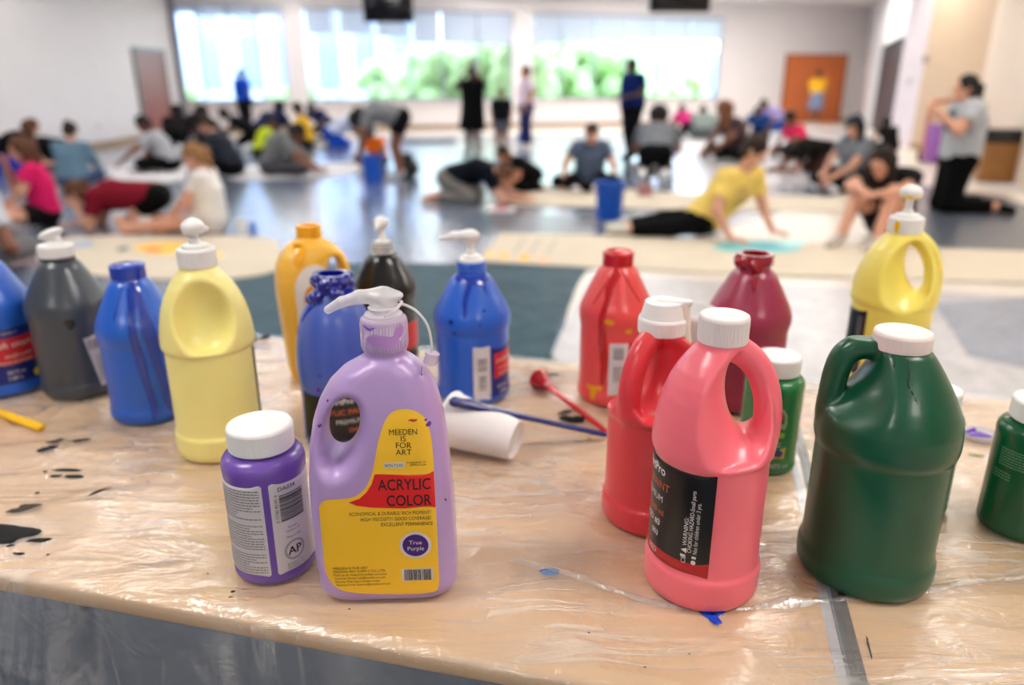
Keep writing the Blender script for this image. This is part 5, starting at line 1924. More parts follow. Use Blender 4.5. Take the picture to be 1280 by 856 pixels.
# wall washers by the left wall
for y in (9.5, 13.2):
    t = thing('ceiling_downlight', 'round recessed downlight above the left wall, out of the picture', 'downlight', (LX + 0.55, y, CEIL), 0, 'downlights along the left wall')
    lathe('trim_ring', [(0.10, -0.001), (0.14, -0.006), (0.14, -0.016), (0.10, -0.016)], trof, t, n=24)
    lathe('lens', [(0.0005, -0.012), (0.10, -0.012), (0.10, -0.004)], emit('downlight glow', (1.0, 0.95, 0.88), LAMP * 6) if 'dl' not in MATS else MATS['dl'], t, n=24)
    MATS.setdefault('dl', bpy.data.materials['downlight glow'])

# hanging monitors
mon_m = M('black monitor shell', (12, 13, 18), rough=0.35)
scr_m = M('dark monitor glass', (10, 12, 20), rough=0.12)
for (u0, u1, vb, Y, lb) in ((455, 517, 28, 11.5, 'black box monitor hung from the ceiling, left of centre'), (812, 887, 15, 10.5, 'black box monitor hung from the ceiling, right of centre')):
    a, b = at_depth(u0, vb, Y), at_depth(u1, vb, Y)
    wd = b.x - a.x
    zc = a.z
    hgt = wd * 0.62
    t = thing('ceiling_monitor', lb, 'monitor', ((a.x + b.x) / 2, Y, zc), 0, None)
    box('shell', (0, 0.03, hgt / 2), (wd, 0.10, hgt), mon_m, t, bevel=0.012)
    box('screen', (0, -0.022, hgt / 2 + 0.01), (wd * 0.94, 0.006, hgt * 0.86), scr_m, t, bevel=0.002)
    tube('ceiling_pole', [(0, 0.05, hgt - 0.05), (0, 0.05, CEIL - zc)], 0.025, mon_m, t)
    box('mount_plate', (0, 0.05, CEIL - zc - 0.01), (0.2, 0.2, 0.02), mon_m, t)

# ================================================================== outside
lawn_m = M('lawn', (120, 160, 80), rough=0.9, var=0.2)
bm = bmesh.new()
add_box(bm, (0, 55, -0.6), (160, 60, 0.2))
o = structure(obj('ground_outside', bm_mesh('ground_outside', bm), lawn_m))
leaf_m = M('leaf green', (180, 208, 150), rough=0.8, var=0.22, scale=3.5)
bark_m = M('bark', (110, 90, 70), rough=0.9)


def tree(x, y, h, r, seed, label):
    t = thing('tree', label, 'tree', (x, y, -0.5), 0, 'trees outside the windows')
    f = Field((-r * 1.7, -r * 1.7, h * 0.12), (r * 1.7, r * 1.7, h + r), max(0.09, r / 16))
    rg = random.Random(seed)
    for i in range(46):
        a = rg.uniform(0, 6.28)
        z = rg.uniform(h * 0.22, h)
        q = r * rg.uniform(0.2, 1.0) * (1.15 - 0.6 * abs(z / h - 0.5))
        f.ell((q * math.cos(a), q * math.sin(a), z), (rg.uniform(0.24, 0.42) * r,) * 3, k=0.10, m=0.3)
    X, Y, Z = f.grid((slice(None),) * 3)
    f.V += (0.10 * np.sin(X * 9 + Z * 5 + seed) * np.sin(Y * 8 - Z * 7) * np.sin(Z * 9 + X * 3)).astype(np.float32)
    obj('crown', f.mesh('crown'), leaf_m, t)
    tube('trunk', [(0, 0, 0), (0.05, 0, h * 0.3), (0.1, 0.05, h * 0.6)], [0.16, 0.13, 0.07], bark_m, t, n=10)


TREES = ((-2.5, 30, 2.7, 1.5), (-0.6, 29, 3.2, 1.6), (0.7, 31, 3.0, 1.5), (1.4, 35, 3.5, 1.7), (3.0, 32, 3.1, 1.7), (-4.6, 31, 2.3, 1.3), (5.2, 37, 2.3, 1.4), (8.5, 39, 2.0, 1.2), (-8.2, 29, 1.3, 0.9), (-12.6, 28, 1.7, 1.0))
TL = ('leafy tree outside the middle window, left of the standing dark figure', 'tall leafy tree outside the middle window behind the standing dark figure', 'leafy tree outside by the pillar between middle and right windows', 'tall leafy tree outside the left end of the right window', 'leafy tree outside the right window left of the standing blue figure', 'low tree outside the left part of the middle window', 'low pale tree outside the middle of the right window', 'low pale tree outside the right end of the right window', 'small tree outside the right end of the left window', 'small tree outside the left end of the left window')
for i, (x, y, h, r) in enumerate(TREES):
    tree(x, y, h, r, i + 3, TL[i])

pale_m = M('pale concrete facade', (196, 202, 236), rough=0.6, var=0.03, scale=1)
bglass = M('bluish facade glass', (138, 150, 206), rough=0.15)


def building(cx, cy, w_, d_, h_, rot, label, cols, rows):
    t = thing('building', label, 'building', (cx, cy, -0.5), rot)
    box('facade', (0, 0, h_ / 2), (w_, d_, h_), pale_m, t)
    bm = bmesh.new()
    add_box(bm, (0, 0, h_ + 0.15), (w_ + 0.5, d_ + 0.5, 0.3))
    obj('roof_edge', bm_mesh('roof_edge', bm), pale_m, t)
    for i in range(cols):
        for j in range(rows):
            x = -w_ / 2 + (i + 0.5) * w_ / cols
            z = (j + 0.55) * h_ / rows
            box('window', (x, -d_ / 2 - 0.02, z), (w_ / cols * 0.5, 0.08, h_ / rows * 0.62), bglass, t)


building(-18, 40, 26, 8, 12, 0.2, 'pale office block with bluish windows outside the left window', 15, 2)
building(13, 56, 22, 6, 3.2, 0.1, 'low pale building outside the right window', 7, 1)
building(-3.0, 52, 6, 4, 3.6, 0.0, 'small pale building beyond the trees outside the middle window', 3, 1)
# ================================================================== sheets and things on the hall floor
def film_floor(name, col, rough, coat, strength, scale=7.0, spec=0.6):
    m = bpy.data.materials.new(name)
    m.use_nodes = True
    nt = m.node_tree
    b = nt.nodes['Principled BSDF']
    b.inputs['Roughness'].default_value = rough
    b.inputs['Coat Weight'].default_value = coat
    b.inputs['Coat Roughness'].default_value = 0.10
    b.inputs['Specular IOR Level'].default_value = spec
    tc = nt.nodes.new('ShaderNodeTexCoord')
    n1 = nt.nodes.new('ShaderNodeTexNoise')
    n1.inputs['Scale'].default_value = scale
    n1.inputs['Detail'].default_value = 5
    n1.inputs['Distortion'].default_value = 1.5
    nt.links.new(tc.outputs['Object'], n1.inputs['Vector'])
    mr = nt.nodes.new('ShaderNodeMapRange')
    mr.inputs['From Min'].default_value = 0.3
    mr.inputs['From Max'].default_value = 0.7
    mr.inputs['To Min'].default_value = 0.82
    mr.inputs['To Max'].default_value = 1.18
    nt.links.new(n1.outputs['Fac'], mr.inputs['Value'])
    sc = nt.nodes.new('ShaderNodeVectorMath')
    sc.operation = 'SCALE'
    sc.inputs[0].default_value = rgb(col)[:3]
    nt.links.new(mr.outputs['Result'], sc.inputs['Scale'])
    nt.links.new(sc.outputs['Vector'], b.inputs['Base Color'])
    bp = nt.nodes.new('ShaderNodeBump')
    bp.inputs['Strength'].default_value = strength
    bp.inputs['Distance'].default_value = 0.03
    nt.links.new(n1.outputs['Fac'], bp.inputs['Height'])
    nt.links.new(bp.outputs['Normal'], b.inputs['Normal'])
    nt.links.new(bp.outputs['Normal'], b.inputs['Coat Normal'])
    return m


blue_film = film_floor('blue grey drop sheet', (114, 126, 148), 0.20, 0.7, 0.22)
dark_film = film_floor('dark grey drop sheet', (84, 92, 106), 0.30, 0.5, 0.35)
pale_film = film_floor('pale drop sheet', (186, 184, 188), 0.35, 0.3, 0.3)
teal_film = film_floor('teal drop sheet', (26, 66, 80), 0.5, 0.0, 0.8, 3.0, 0.25)
canvas_m = M('cream canvas', (212, 200, 180), rough=0.85, var=0.04, scale=3, bump=0.3, bscale=9)
canvas_w = M('white canvas', (210, 208, 210), rough=0.8, var=0.03, scale=3, bump=0.3, bscale=9)


def slab(name, outline, mat, z0, th, label, cat, group=None, wave=0.0):
    """thin cloth with real thickness lying at z0; outline = ground points"""
    pts = [Vector((p[0], p[1])) for p in outline]
    E = [(i, (i + 1) % len(pts)) for i in range(len(pts))]
    r = delaunay_2d_cdt(pts, E, [], 1, 1e-6)
    bm = bmesh.new()
    vs = [bm.verts.new((p.x, p.y, z0)) for p in r[0]]
    fs = [bm.faces.new([vs[i] for i in f]) for f in r[2]]
    g = bmesh.ops.extrude_face_region(bm, geom=fs)
    bmesh.ops.translate(bm, vec=(0, 0, th), verts=[e for e in g['geom'] if isinstance(e, bmesh.types.BMVert)])
    o = obj(name, bm_mesh(name, bm), mat)
    if label:
        tag(o, label, cat, group)
    return o


def px(*pp):
    return [at(u, v) for u, v in pp]


def soft(pts, n=4):
    return [q[:2] for q in spline([(p[0], p[1], 0) for p in list(pts) + [pts[0]]], n)][:-1]


slab('drop_sheet', [(-8.5, -5), (-8.5, 15.8), (-8.3, 18.2), (2, 20.5), (7.4, 22.3), (5.9, 12.2), (4.3, 9.6), (1.5, 6.5), (0.45, 5.2), (0.24, 3.6), (0.05, -5)], blue_film, 0.001, 0.002, 'blue-grey glossy plastic drop sheet covering most of the hall floor', 'drop sheet')
slab('drop_sheet', px((296, 334), (420, 330), (560, 329), (738, 331), (722, 356), (690, 441)) + [(0.3, 2.4), (-2.6, 2.4)] + px((285, 400)), teal_film, 0.003, 0.002, 'dark teal plastic sheet on the floor just behind the table', 'drop sheet')
slab('drop_sheet', [(0.9, 2.2), (0.9, -1.0), (-2.8, -1.0), (-2.8, 2.2)], film_floor('shade-darkened drop sheet', (36, 52, 72), 0.45, 0.0, 0.4, 7.0, 0.3), 0.003, 0.002, 'floor sheet darkened for the shade under the table, seen through the hanging plastic', 'drop sheet')  # darker floor colour stands in for the shade under the table
slab('drop_sheet', px((1095, 306), (1075, 262), (1110, 226), (1250, 245), (1300, 262), (1300, 316)), dark_film, 0.003, 0.002, 'dark grey plastic sheet under the kneeling and knees-up women at right', 'drop sheet')
slab('drop_sheet', px((690, 441), (737, 343), (900, 351), (1300, 372), (1320, 520), (660, 540)), pale_film, 0.003, 0.002, 'pale floor sheet behind the red bottles and the right table', 'drop sheet')
slab('drop_sheet', px((1168, 380), (1300, 372), (1320, 470), (1210, 445)), film_floor('grey blue sheet', (136, 146, 164), 0.3, 0.5, 0.3), 0.006, 0.002, 'grey-blue plastic sheet on the floor right of the yellow pump jug', 'drop sheet')
slab('drop_sheet', px((850, 168), (1075, 160), (1120, 205), (1100, 226), (1010, 232), (840, 230)), pale_film, 0.004, 0.002, 'pale sheet on the floor in front of the orange doors', 'drop sheet')
slab('drop_sheet', px((600, 268), (900, 274), (900, 294), (625, 294)), dark_film, 0.004, 0.002, 'grey plastic sheet between the two long cream canvases', 'drop sheet')

slab('canvas', soft(px((45, 320), (80, 300), (200, 294), (330, 298), (350, 316), (345, 340), (250, 352), (110, 345), (60, 338))), canvas_m, 0.006, 0.006, 'cream canvas with orange sun painting, at left before the sitting girls', 'canvas')
slab('canvas', px((626, 293), (780, 296), (960, 303), (1290, 316), (1300, 356), (1000, 347), (740, 336), (600, 328)), canvas_m, 0.007, 0.006, 'long cream canvas stretching right below the person in yellow', 'canvas')
slab('canvas', px((642, 236), (760, 236), (860, 243), (1062, 248), (1068, 266), (860, 263), (640, 257)), canvas_m, 0.008, 0.006, 'long cream canvas behind the blue bucket', 'canvas')
slab('canvas', px((246, 214), (330, 206), (450, 204), (452, 214), (420, 222), (300, 226)), canvas_w, 0.006, 0.006, 'white canvas beside the person bent over in grey', 'canvas')
slab('canvas', px((134, 210), (235, 206), (232, 226), (150, 234)), canvas_w, 0.006, 0.006, 'white canvas below the sitter in light grey at left', 'canvas')
slab('canvas', px((858, 178), (1000, 178), (1010, 198), (850, 200)), canvas_w, 0.008, 0.006, 'white canvas far back at right, before the seated brown-haired woman', 'canvas')
slab('canvas', px((1180, 205), (1290, 225), (1290, 240), (1190, 226)), canvas_w, 0.008, 0.006, 'white cloth on the floor beside the wooden bin', 'cloth')


def painted(poly, col, z, name, label=None):
    o = slab(name, soft(poly), M('paint %d %d %d' % col, col, rough=0.5, var=0.12, scale=6), z, 0.0012, label or ('%s' % name), 'painting')
    return o


cv = {o['label']: o for o in COL.objects if o.name.startswith('canvas')}


def on_canvas(key, poly, col, z, name='painted_shape'):
    par = [o for l, o in cv.items() if key in l][0]
    o = slab(name, soft(poly), M('paint %d %d %d' % col, col, rough=0.5, var=0.12, scale=6), z, 0.0012, None, None)
    o.parent = par
    return o


on_canvas('orange sun', px((165, 311), (185, 306), (225, 304), (240, 310), (225, 318), (190, 320)), (248, 196, 70), 0.0122)
on_canvas('orange sun', px((178, 313), (195, 311), (205, 314), (190, 317)), (240, 130, 60), 0.0136)
on_canvas('orange sun', px((255, 322), (265, 316), (280, 320), (270, 326)), (246, 206, 90), 0.0122)
on_canvas('orange sun', px((85, 306), (110, 303), (118, 308), (95, 311)), (150, 170, 200), 0.0122)
on_canvas('orange sun', px((146, 312), (158, 310), (160, 314), (150, 316)), (70, 90, 80), 0.0122)
for (u, v, c_) in ((655, 324, (248, 180, 60)), (630, 322, (250, 190, 90)), (678, 327, (246, 190, 150)), (612, 320, (250, 200, 120))):
    on_canvas('stretching right', px((u - 8, v), (u, v - 5), (u + 8, v), (u, v + 5)), c_, 0.0132)
for k_, u in enumerate((648, 668, 690)):
    on_canvas('stretching right', px((u + 6, 300), (u + 8, 300), (u - 4, 318), (u - 6, 318)), (150, 150, 150), 0.0132)
on_canvas('stretching right', px((888, 312), (910, 304), (960, 303), (1000, 310), (985, 317), (925, 318)), (110, 196, 200), 0.0132)
on_canvas('stretching right', px((930, 310), (960, 307), (985, 311), (955, 315)), (70, 170, 190), 0.0146)
on_canvas('stretching right', px((960, 303), (1000, 300), (1010, 306), (985, 309)), (190, 230, 226), 0.0146)
on_canvas('behind the blue', px((900, 252), (930, 250), (950, 254), (920, 257)), (200, 190, 170), 0.0142)


# ---- buckets
def bucket(u, v, h_, r_, label, mat, lean=0.0):
    p = at(u, v)
    t = thing('bucket', label, 'bucket', p)
    lathe('pail', [(0.0005, 0.004), (r_ * 0.80, 0.003), (r_ * 0.84, 0.0), (r_ * 0.85, 0.01), (r_ * 0.96, h_ * 0.80), (r_ * 1.03, h_ * 0.805), (r_ * 1.03, h_ * 0.83), (r_ * 0.97, h_ * 0.835), (r_ * 0.98, h_ * 0.89), (r_ * 1.05, h_ * 0.895), (r_ * 1.05, h_ * 0.915), (r_ * 0.99, h_ * 0.92), (r_, h_ * 0.99), (r_ * 1.06, h_ * 0.985), (r_ * 1.06, h_), (r_ * 0.97, h_), (r_ * 0.82, 0.02), (0.0005, 0.018)], mat, t, n=48, sharp=40)
    pts = [(r_ * 1.06 * math.cos(a), -r_ * 0.25 - r_ * 0.9 * math.sin(a) * 0.6, h_ * 0.88 - r_ * 0.75 * math.sin(a)) for a in np.linspace(0, PI, 17)]
    tube('wire_handle', pts, 0.003, steel_m, t, n=8)
    return t


bk = M('blue bucket plastic', (14, 88, 196), rough=0.35)
bucket(761, 274, 0.37, 0.145, 'blue bucket standing between the grey-shirted sitter and the person in yellow', bk)
bucket(467, 228, 0.36, 0.145, 'blue bucket beside the person bent over in grey', bk)
bucket(653, 184, 0.30, 0.10, 'small blue bucket far back, right of the centre pillar', bk)


def cup(u, v, k, label, mat=None):
    p = at(u, v)
    t = thing('cup', label, 'cup', (p.x, p.y, 0.011))
    lathe('cup_body', [(a * k, b * k) for a, b in [(0.0005, 0.004), (0.026, 0.0), (0.0285, 0.002), (0.038, 0.095), (0.040, 0.097), (0.040, 0.100), (0.037, 0.100), (0.028, 0.01), (0.0005, 0.008)]], mat or foam, t, n=32)


cup(184, 292, 1.4, 'tall white cup on the cream canvas beside the crawling person in maroon')
cup(304, 294, 1.3, 'white cup on the left canvas beside a blue bottle')
p = at(317, 297)
t = thing('paint_bottle', 'tiny blue bottle on the left canvas beside a white cup', 'bottle', (p.x, p.y, 0.011))
lathe('body', [(0.0005, 0), (0.026, 0.0), (0.028, 0.004), (0.028, 0.10), (0.014, 0.125), (0.012, 0.14), (0.0005, 0.14)], blue_m, t, n=24)
screw_cap(t, 0.014, 0.136, 0.02)
p = at(626, 264)
t = thing('paint_tray', 'red paint tray on the floor beside the crouching person in navy', 'tray', (p.x, p.y, 0.008))
bm = bmesh.new()
add_box(bm, (0, 0, 0.012), (0.30, 0.2, 0.02), 0, 0.006)
obj('tray', bm_mesh('tray', bm), white_cap, t)
lathe('paint_pool', [(0.0005, 0.026), (0.06, 0.026), (0.085, 0.022)], M('pinkish red paint', (226, 60, 70)), t, n=24)
p = at(806, 246)
t = thing('paint_box', 'brownish pink box on the canvas right of the blue bucket', 'box', (p.x, p.y, 0.014), 0.3)
bmx = M('dusty pink card', (166, 120, 124), rough=0.7)
box('box_body', (0, 0, 0.07), (0.17, 0.08, 0.14), bmx, t, bevel=0.004)
box('box_flap', (0.02, -0.03, 0.145), (0.16, 0.07, 0.006), bmx, t)
p = at(510, 221)
t = thing('bag', 'black bag on the floor right of the person bent over in grey', 'bag', p)
f = Field((-0.2, -0.16, 0.0), (0.2, 0.16, 0.42), 0.012)
f.cone((-0.05, 0, 0.12), (0.05, 0, 0.12), 0.12, 0.12, 0.02)
f.cone((0, 0, 0.12), (0, 0, 0.24), 0.125, 0.10, 0.03)
f.V[:] = np.maximum(f.V, 0.006 - f.ax[2][None, None, :])
obj('bag_body', f.mesh('bag_body'), M('black nylon', (14, 14, 18), rough=0.6), t)
tube('strap', spline([(-0.07, -0.06, 0.3), (-0.04, -0.07, 0.39), (0.04, -0.07, 0.39), (0.07, -0.06, 0.3)], 5), 0.012, M('black nylon', (14, 14, 18)), t, n=8)
p = at(535, 178)
t = thing('cable', 'dark cable lying on the bright floor left of the standing woman in black', 'cable', (p.x, p.y, 0.008))
tube('cord', spline([(-0.75, 0.25, 0.03), (-0.4, 0.0, 0.03), (-0.1, -0.15, 0.03), (0.2, -0.1, 0.03), (0.45, 0.2, 0.03), (0.6, 0.05, 0.03)], 8), 0.03, M('dark rubber', (40, 46, 60)), t, n=8)
for (u, v, s_, lb) in ((812, 214, 1.0, 'white paper bundle left of the person in yellow'), ):
    p = at(u, v)
    t = thing('paper_bundle', lb, 'paper bundle', (p.x, p.y, 0.0))
    f = Field((-0.35, -0.25, 0), (0.35, 0.25, 0.25), 0.015)
    rg = random.Random(2)
    for i in range(9):
        f.ell((rg.uniform(-0.16, 0.16), rg.uniform(-0.1, 0.1), rg.uniform(0.03, 0.11)), (0.11, 0.08, 0.06), k=0.02)
    f.V[:] = np.maximum(f.V, 0.008 - f.ax[2][None, None, :])
    o = obj('paper', f.mesh('paper'), canvas_w, t)

# hand truck with a purple bin, and the wooden bin by the right wall
copper = M('copper painted steel', (196, 126, 104), rough=0.4, metal=0.2)
p = at(1172, 203)
t = thing('hand_truck', 'copper-coloured hand truck standing behind the kneeling woman at right', 'hand truck', p, R(12))
px_m = (p.y * _c + H * _s) / F
tube('frame', spline([(-0.30, 0, 0.1), (-0.30, 0.04, 0.75), (-0.27, 0.05, 0.90), (-0.18, 0.05, 0.98), (0.18, 0.05, 0.98), (0.27, 0.05, 0.90), (0.30, 0.04, 0.75), (0.30, 0, 0.1)], 6), 0.040, copper, t, n=12)
for z_ in (0.25, 0.50, 0.72):
    tube('cross_bar', [(-0.29, 0.02, z_), (0.29, 0.02, z_)], 0.024, copper, t, n=10)
box('toe_plate', (0, -0.16, 0.012), (0.5, 0.32, 0.012), copper, t)
for s_ in (-1, 1):
    o = lathe('wheel', [(0.03, -0.025), (0.10, -0.03), (0.12, -0.015), (0.12, 0.015), (0.10, 0.03), (0.03, 0.025)], M('black tyre', (24, 24, 26), rough=0.7), t, n=28, xf=Matrix.Translation((s_ * 0.27, 0.06, 0.12)) @ Matrix.Rotation(PI / 2, 4, 'Y'))
t = thing('storage_bin', 'purple storage bin standing on the copper hand truck', 'bin', (p.x - 0.12, p.y - 0.16, 0.02), R(12))
bm = bmesh.new()
add_box(bm, (0, 0, 0.30), (0.34, 0.26, 0.58), 0, 0.02)
obj('bin_body', bm_mesh('bin_body', bm, True, 40), M('purple plastic', (142, 84, 168), rough=0.4), t)
box('bin_lid', (0, 0, 0.605), (0.37, 0.29, 0.03), M('purple plastic', (142, 84, 168)), t, bevel=0.008)
p = at(1240, 228)
t = thing('waste_bin', 'brown wooden waste bin with black top against the right wall', 'waste bin', p, R(-20))
box('cabinet', (0, 0, 0.27), (0.42, 0.36, 0.54), M('oak laminate', (150, 102, 48), rough=0.5, var=0.1), t, bevel=0.006)
box('bin_top', (0, 0, 0.62), (0.46, 0.40, 0.17), M('black top', (20, 20, 24)), t, bevel=0.012)
box('flap', (0, -0.202, 0.62), (0.2, 0.01, 0.08), M('dark flap', (40, 40, 44)), t, bevel=0.002)
p = at(1165, 172)
# ================================================================== people
SKIN = {'light': M('fair skin', (214, 158, 132), rough=0.5, var=0.05), 'tan': M('tan skin', (186, 122, 88), rough=0.5, var=0.05), 'brown': M('brown skin', (128, 80, 58), rough=0.5, var=0.05), 'dark': M('dark skin', (72, 46, 38), rough=0.45, var=0.05)}
HAIR = {}


def cloth(c):
    d_ = tuple(int(q * 0.6) for q in c) if max(c) < 52 else c
    return M('cloth %d %d %d' % c, d_, rough=0.9, spec=0.12, var=0.08, scale=9, bump=0.25, bscale=14, sheen=0.0)


def hairm(c):
    return M('hair %d %d %d' % c, c, rough=0.6, spec=0.25, var=0.2, scale=30)


eye_m = M('dark eyes', (58, 44, 40), rough=0.2)
V3 = lambda *a: np.array(a, float)

# templates: x forward, y left, z up (metres, 1.72 m adult)


def T(head, neck, chest, pelvis, eL, wL, eR, wR, kL, aL, tL, kR, aR, tR, look, shw=0.175, side=None):
    return dict(head=head, neck=neck, chest=chest, pelvis=pelvis, eL=eL, wL=wL, eR=eR, wR=wR, kL=kL, aL=aL, tL=tL, kR=kR, aR=aR, tR=tR, look=look, shw=shw, side=side)


POSE = {
    'stand': T((0.03, 0, 1.60), (0, 0, 1.46), (0, 0, 1.27), (0, 0, 0.93), (-0.03, 0.25, 1.13), (0.10, 0.23, 0.90), (-0.03, -0.25, 1.13), (0.10, -0.23, 0.90), (0.03, 0.10, 0.50), (-0.02, 0.11, 0.09), (0.14, 0.13, 0.03), (0.03, -0.10, 0.50), (-0.02, -0.11, 0.09), (0.14, -0.13, 0.03), (1, 0, -0.1)),
    'arms_up': T((0.03, 0, 1.60), (0, 0, 1.46), (0, 0, 1.27), (0, 0, 0.93), (0.20, 0.24, 1.50), (0.13, 0.12, 1.74), (0.22, -0.26, 1.34), (0.10, -0.12, 1.55), (0.03, 0.10, 0.50), (-0.02, 0.11, 0.09), (0.14, 0.13, 0.03), (0.03, -0.10, 0.50), (-0.02, -0.11, 0.09), (0.14, -0.13, 0.03), (1, 0, -0.1)),
    'hold': T((0.06, 0, 1.60), (0.01, 0, 1.46), (-0.02, 0, 1.27), (0, 0, 0.93), (0.02, 0.25, 1.14), (0.28, 0.14, 1.08), (0.02, -0.25, 1.14), (0.28, -0.14, 1.08), (0.06, 0.10, 0.50), (0.02, 0.11, 0.09), (0.18, 0.13, 0.03), (-0.02, -0.10, 0.50), (-0.12, -0.11, 0.09), (0.05, -0.13, 0.03), (1, 0, -0.25)),
    'sit': T((0.30, 0, 0.70), (0.20, 0, 0.58), (0.12, 0, 0.42), (-0.02, 0, 0.13), (0.28, 0.25, 0.34), (0.46, 0.14, 0.16), (0.28, -0.25, 0.34), (0.46, -0.14, 0.16), (0.33, 0.30, 0.15), (0.36, -0.06, 0.07), (0.40, -0.20, 0.05), (0.33, -0.30, 0.15), (0.46, 0.06, 0.07), (0.50, 0.20, 0.05), (0.8, 0, -0.6)),
    'sit_up': T((0.10, 0, 0.80), (0.04, 0, 0.66), (0.02, 0, 0.47), (-0.02, 0, 0.13), (0.14, 0.25, 0.40), (0.34, 0.16, 0.24), (0.14, -0.25, 0.40), (0.34, -0.16, 0.24), (0.33, 0.30, 0.15), (0.36, -0.06, 0.07), (0.40, -0.20, 0.05), (0.33, -0.30, 0.15), (0.46, 0.06, 0.07), (0.50, 0.20, 0.05), (1, 0, -0.3)),
    'lean': T((0.45, 0, 0.50), (0.31, 0, 0.44), (0.17, 0, 0.34), (-0.06, 0, 0.14), (0.36, 0.28, 0.20), (0.56, 0.16, 0.07), (0.36, -0.28, 0.20), (0.56, -0.16, 0.07), (0.33, 0.33, 0.12), (0.30, -0.06, 0.07), (0.34, -0.20, 0.05), (0.33, -0.33, 0.12), (0.40, 0.06, 0.07), (0.44, 0.20, 0.05), (0.7, 0, -0.7)),
    'kneel_lean': T((0.36, 0, 0.64), (0.23, 0, 0.56), (0.09, 0, 0.45), (-0.24, 0, 0.27), (0.26, 0.26, 0.30), (0.45, 0.15, 0.10), (0.26, -0.26, 0.30), (0.45, -0.15, 0.10), (0.08, 0.14, 0.07), (-0.34, 0.13, 0.07), (-0.50, 0.13, 0.04), (0.08, -0.14, 0.07), (-0.34, -0.13, 0.07), (-0.50, -0.13, 0.04), (0.8, 0, -0.6)),
    'prostrate': T((0.56, 0, 0.20), (0.44, 0, 0.27), (0.24, 0, 0.31), (-0.20, 0, 0.27), (0.46, 0.26, 0.07), (0.66, 0.12, 0.06), (0.46, -0.26, 0.07), (0.66, -0.12, 0.06), (0.10, 0.13, 0.07), (-0.32, 0.13, 0.07), (-0.48, 0.13, 0.04), (0.10, -0.13, 0.07), (-0.32, -0.13, 0.07), (-0.48, -0.13, 0.04), (0.8, 0, -0.6)),
    'crawl': T((0.55, 0.04, 0.35), (0.42, 0, 0.34), (0.26, 0, 0.33), (-0.16, 0, 0.30), (0.42, 0.22, 0.06), (0.56, 0.10, 0.24), (0.44, -0.22, 0.05), (0.66, -0.10, 0.04), (0.10, 0.13, 0.07), (-0.32, 0.13, 0.07), (-0.48, 0.13, 0.04), (0.12, -0.13, 0.07), (-0.30, -0.13, 0.07), (-0.46, -0.13, 0.04), (0.8, 0, -0.5)),
    'kneel_up': T((0.05, 0, 1.20), (0.01, 0, 1.06), (0.0, 0, 0.87), (0, 0, 0.53), (0.16, 0.26, 0.80), (0.34, 0.14, 0.98), (-0.02, -0.28, 0.84), (0.06, -0.16, 1.12), (0.06, 0.11, 0.08), (-0.35, 0.12, 0.07), (-0.52, 0.12, 0.04), (0.06, -0.11, 0.08), (-0.35, -0.12, 0.07), (-0.52, -0.12, 0.04), (1, 0, 0.0)),
    'knees_up': T((0.30, 0.0, 0.69), (0.16, 0, 0.60), (0.08, 0, 0.44), (-0.06, 0, 0.13), (0.36, 0.22, 0.46), (0.54, 0.08, 0.44), (0.36, -0.22, 0.46), (0.54, -0.06, 0.46), (0.38, 0.14, 0.44), (0.60, 0.14, 0.08), (0.76, 0.15, 0.03), (0.36, -0.14, 0.42), (0.62, -0.14, 0.08), (0.78, -0.15, 0.03), (0.8, 0, -0.6)),
    'long_sit': T((0.10, 0, 0.78), (0.03, 0, 0.65), (0.02, 0, 0.46), (0, 0, 0.13), (0.16, 0.24, 0.38), (0.36, 0.12, 0.22), (0.16, -0.24, 0.38), (0.30, -0.14, 0.20), (0.43, 0.12, 0.13), (0.84, 0.14, 0.08), (0.88, 0.16, 0.2), (0.34, -0.28, 0.12), (0.42, 0.02, 0.08), (0.50, 0.12, 0.05), (1, 0, -0.4)),
    'bend': T((0.52, 0, 0.84), (0.42, 0, 0.94), (0.26, 0, 0.98), (-0.10, 0, 0.90), (0.44, 0.22, 0.66), (0.52, 0.14, 0.42), (0.44, -0.22, 0.66), (0.52, -0.14, 0.42), (0.0, 0.11, 0.48), (-0.06, 0.12, 0.09), (0.11, 0.13, 0.03), (0.0, -0.11, 0.48), (-0.06, -0.12, 0.09), (0.11, -0.13, 0.03), (0.5, 0, -0.85)),
    # half lying on the left hip, propped on the right arm, legs trailing behind
    'recline': T((0.29, -0.10, 0.76), (0.23, -0.05, 0.60), (0.13, -0.02, 0.42), (-0.08, 0, 0.15), (0.44, 0.10, 0.27), (0.53, 0.04, 0.06), (0.00, -0.30, 0.28), (0.12, -0.36, 0.06), (-0.40, 0.10, 0.13), (-0.74, 0.02, 0.08), (-0.90, 0.04, 0.06), (-0.36, -0.14, 0.10), (-0.72, -0.12, 0.07), (-0.88, -0.14, 0.06), (0.75, -0.35, -0.6), 0.185, -50),
}


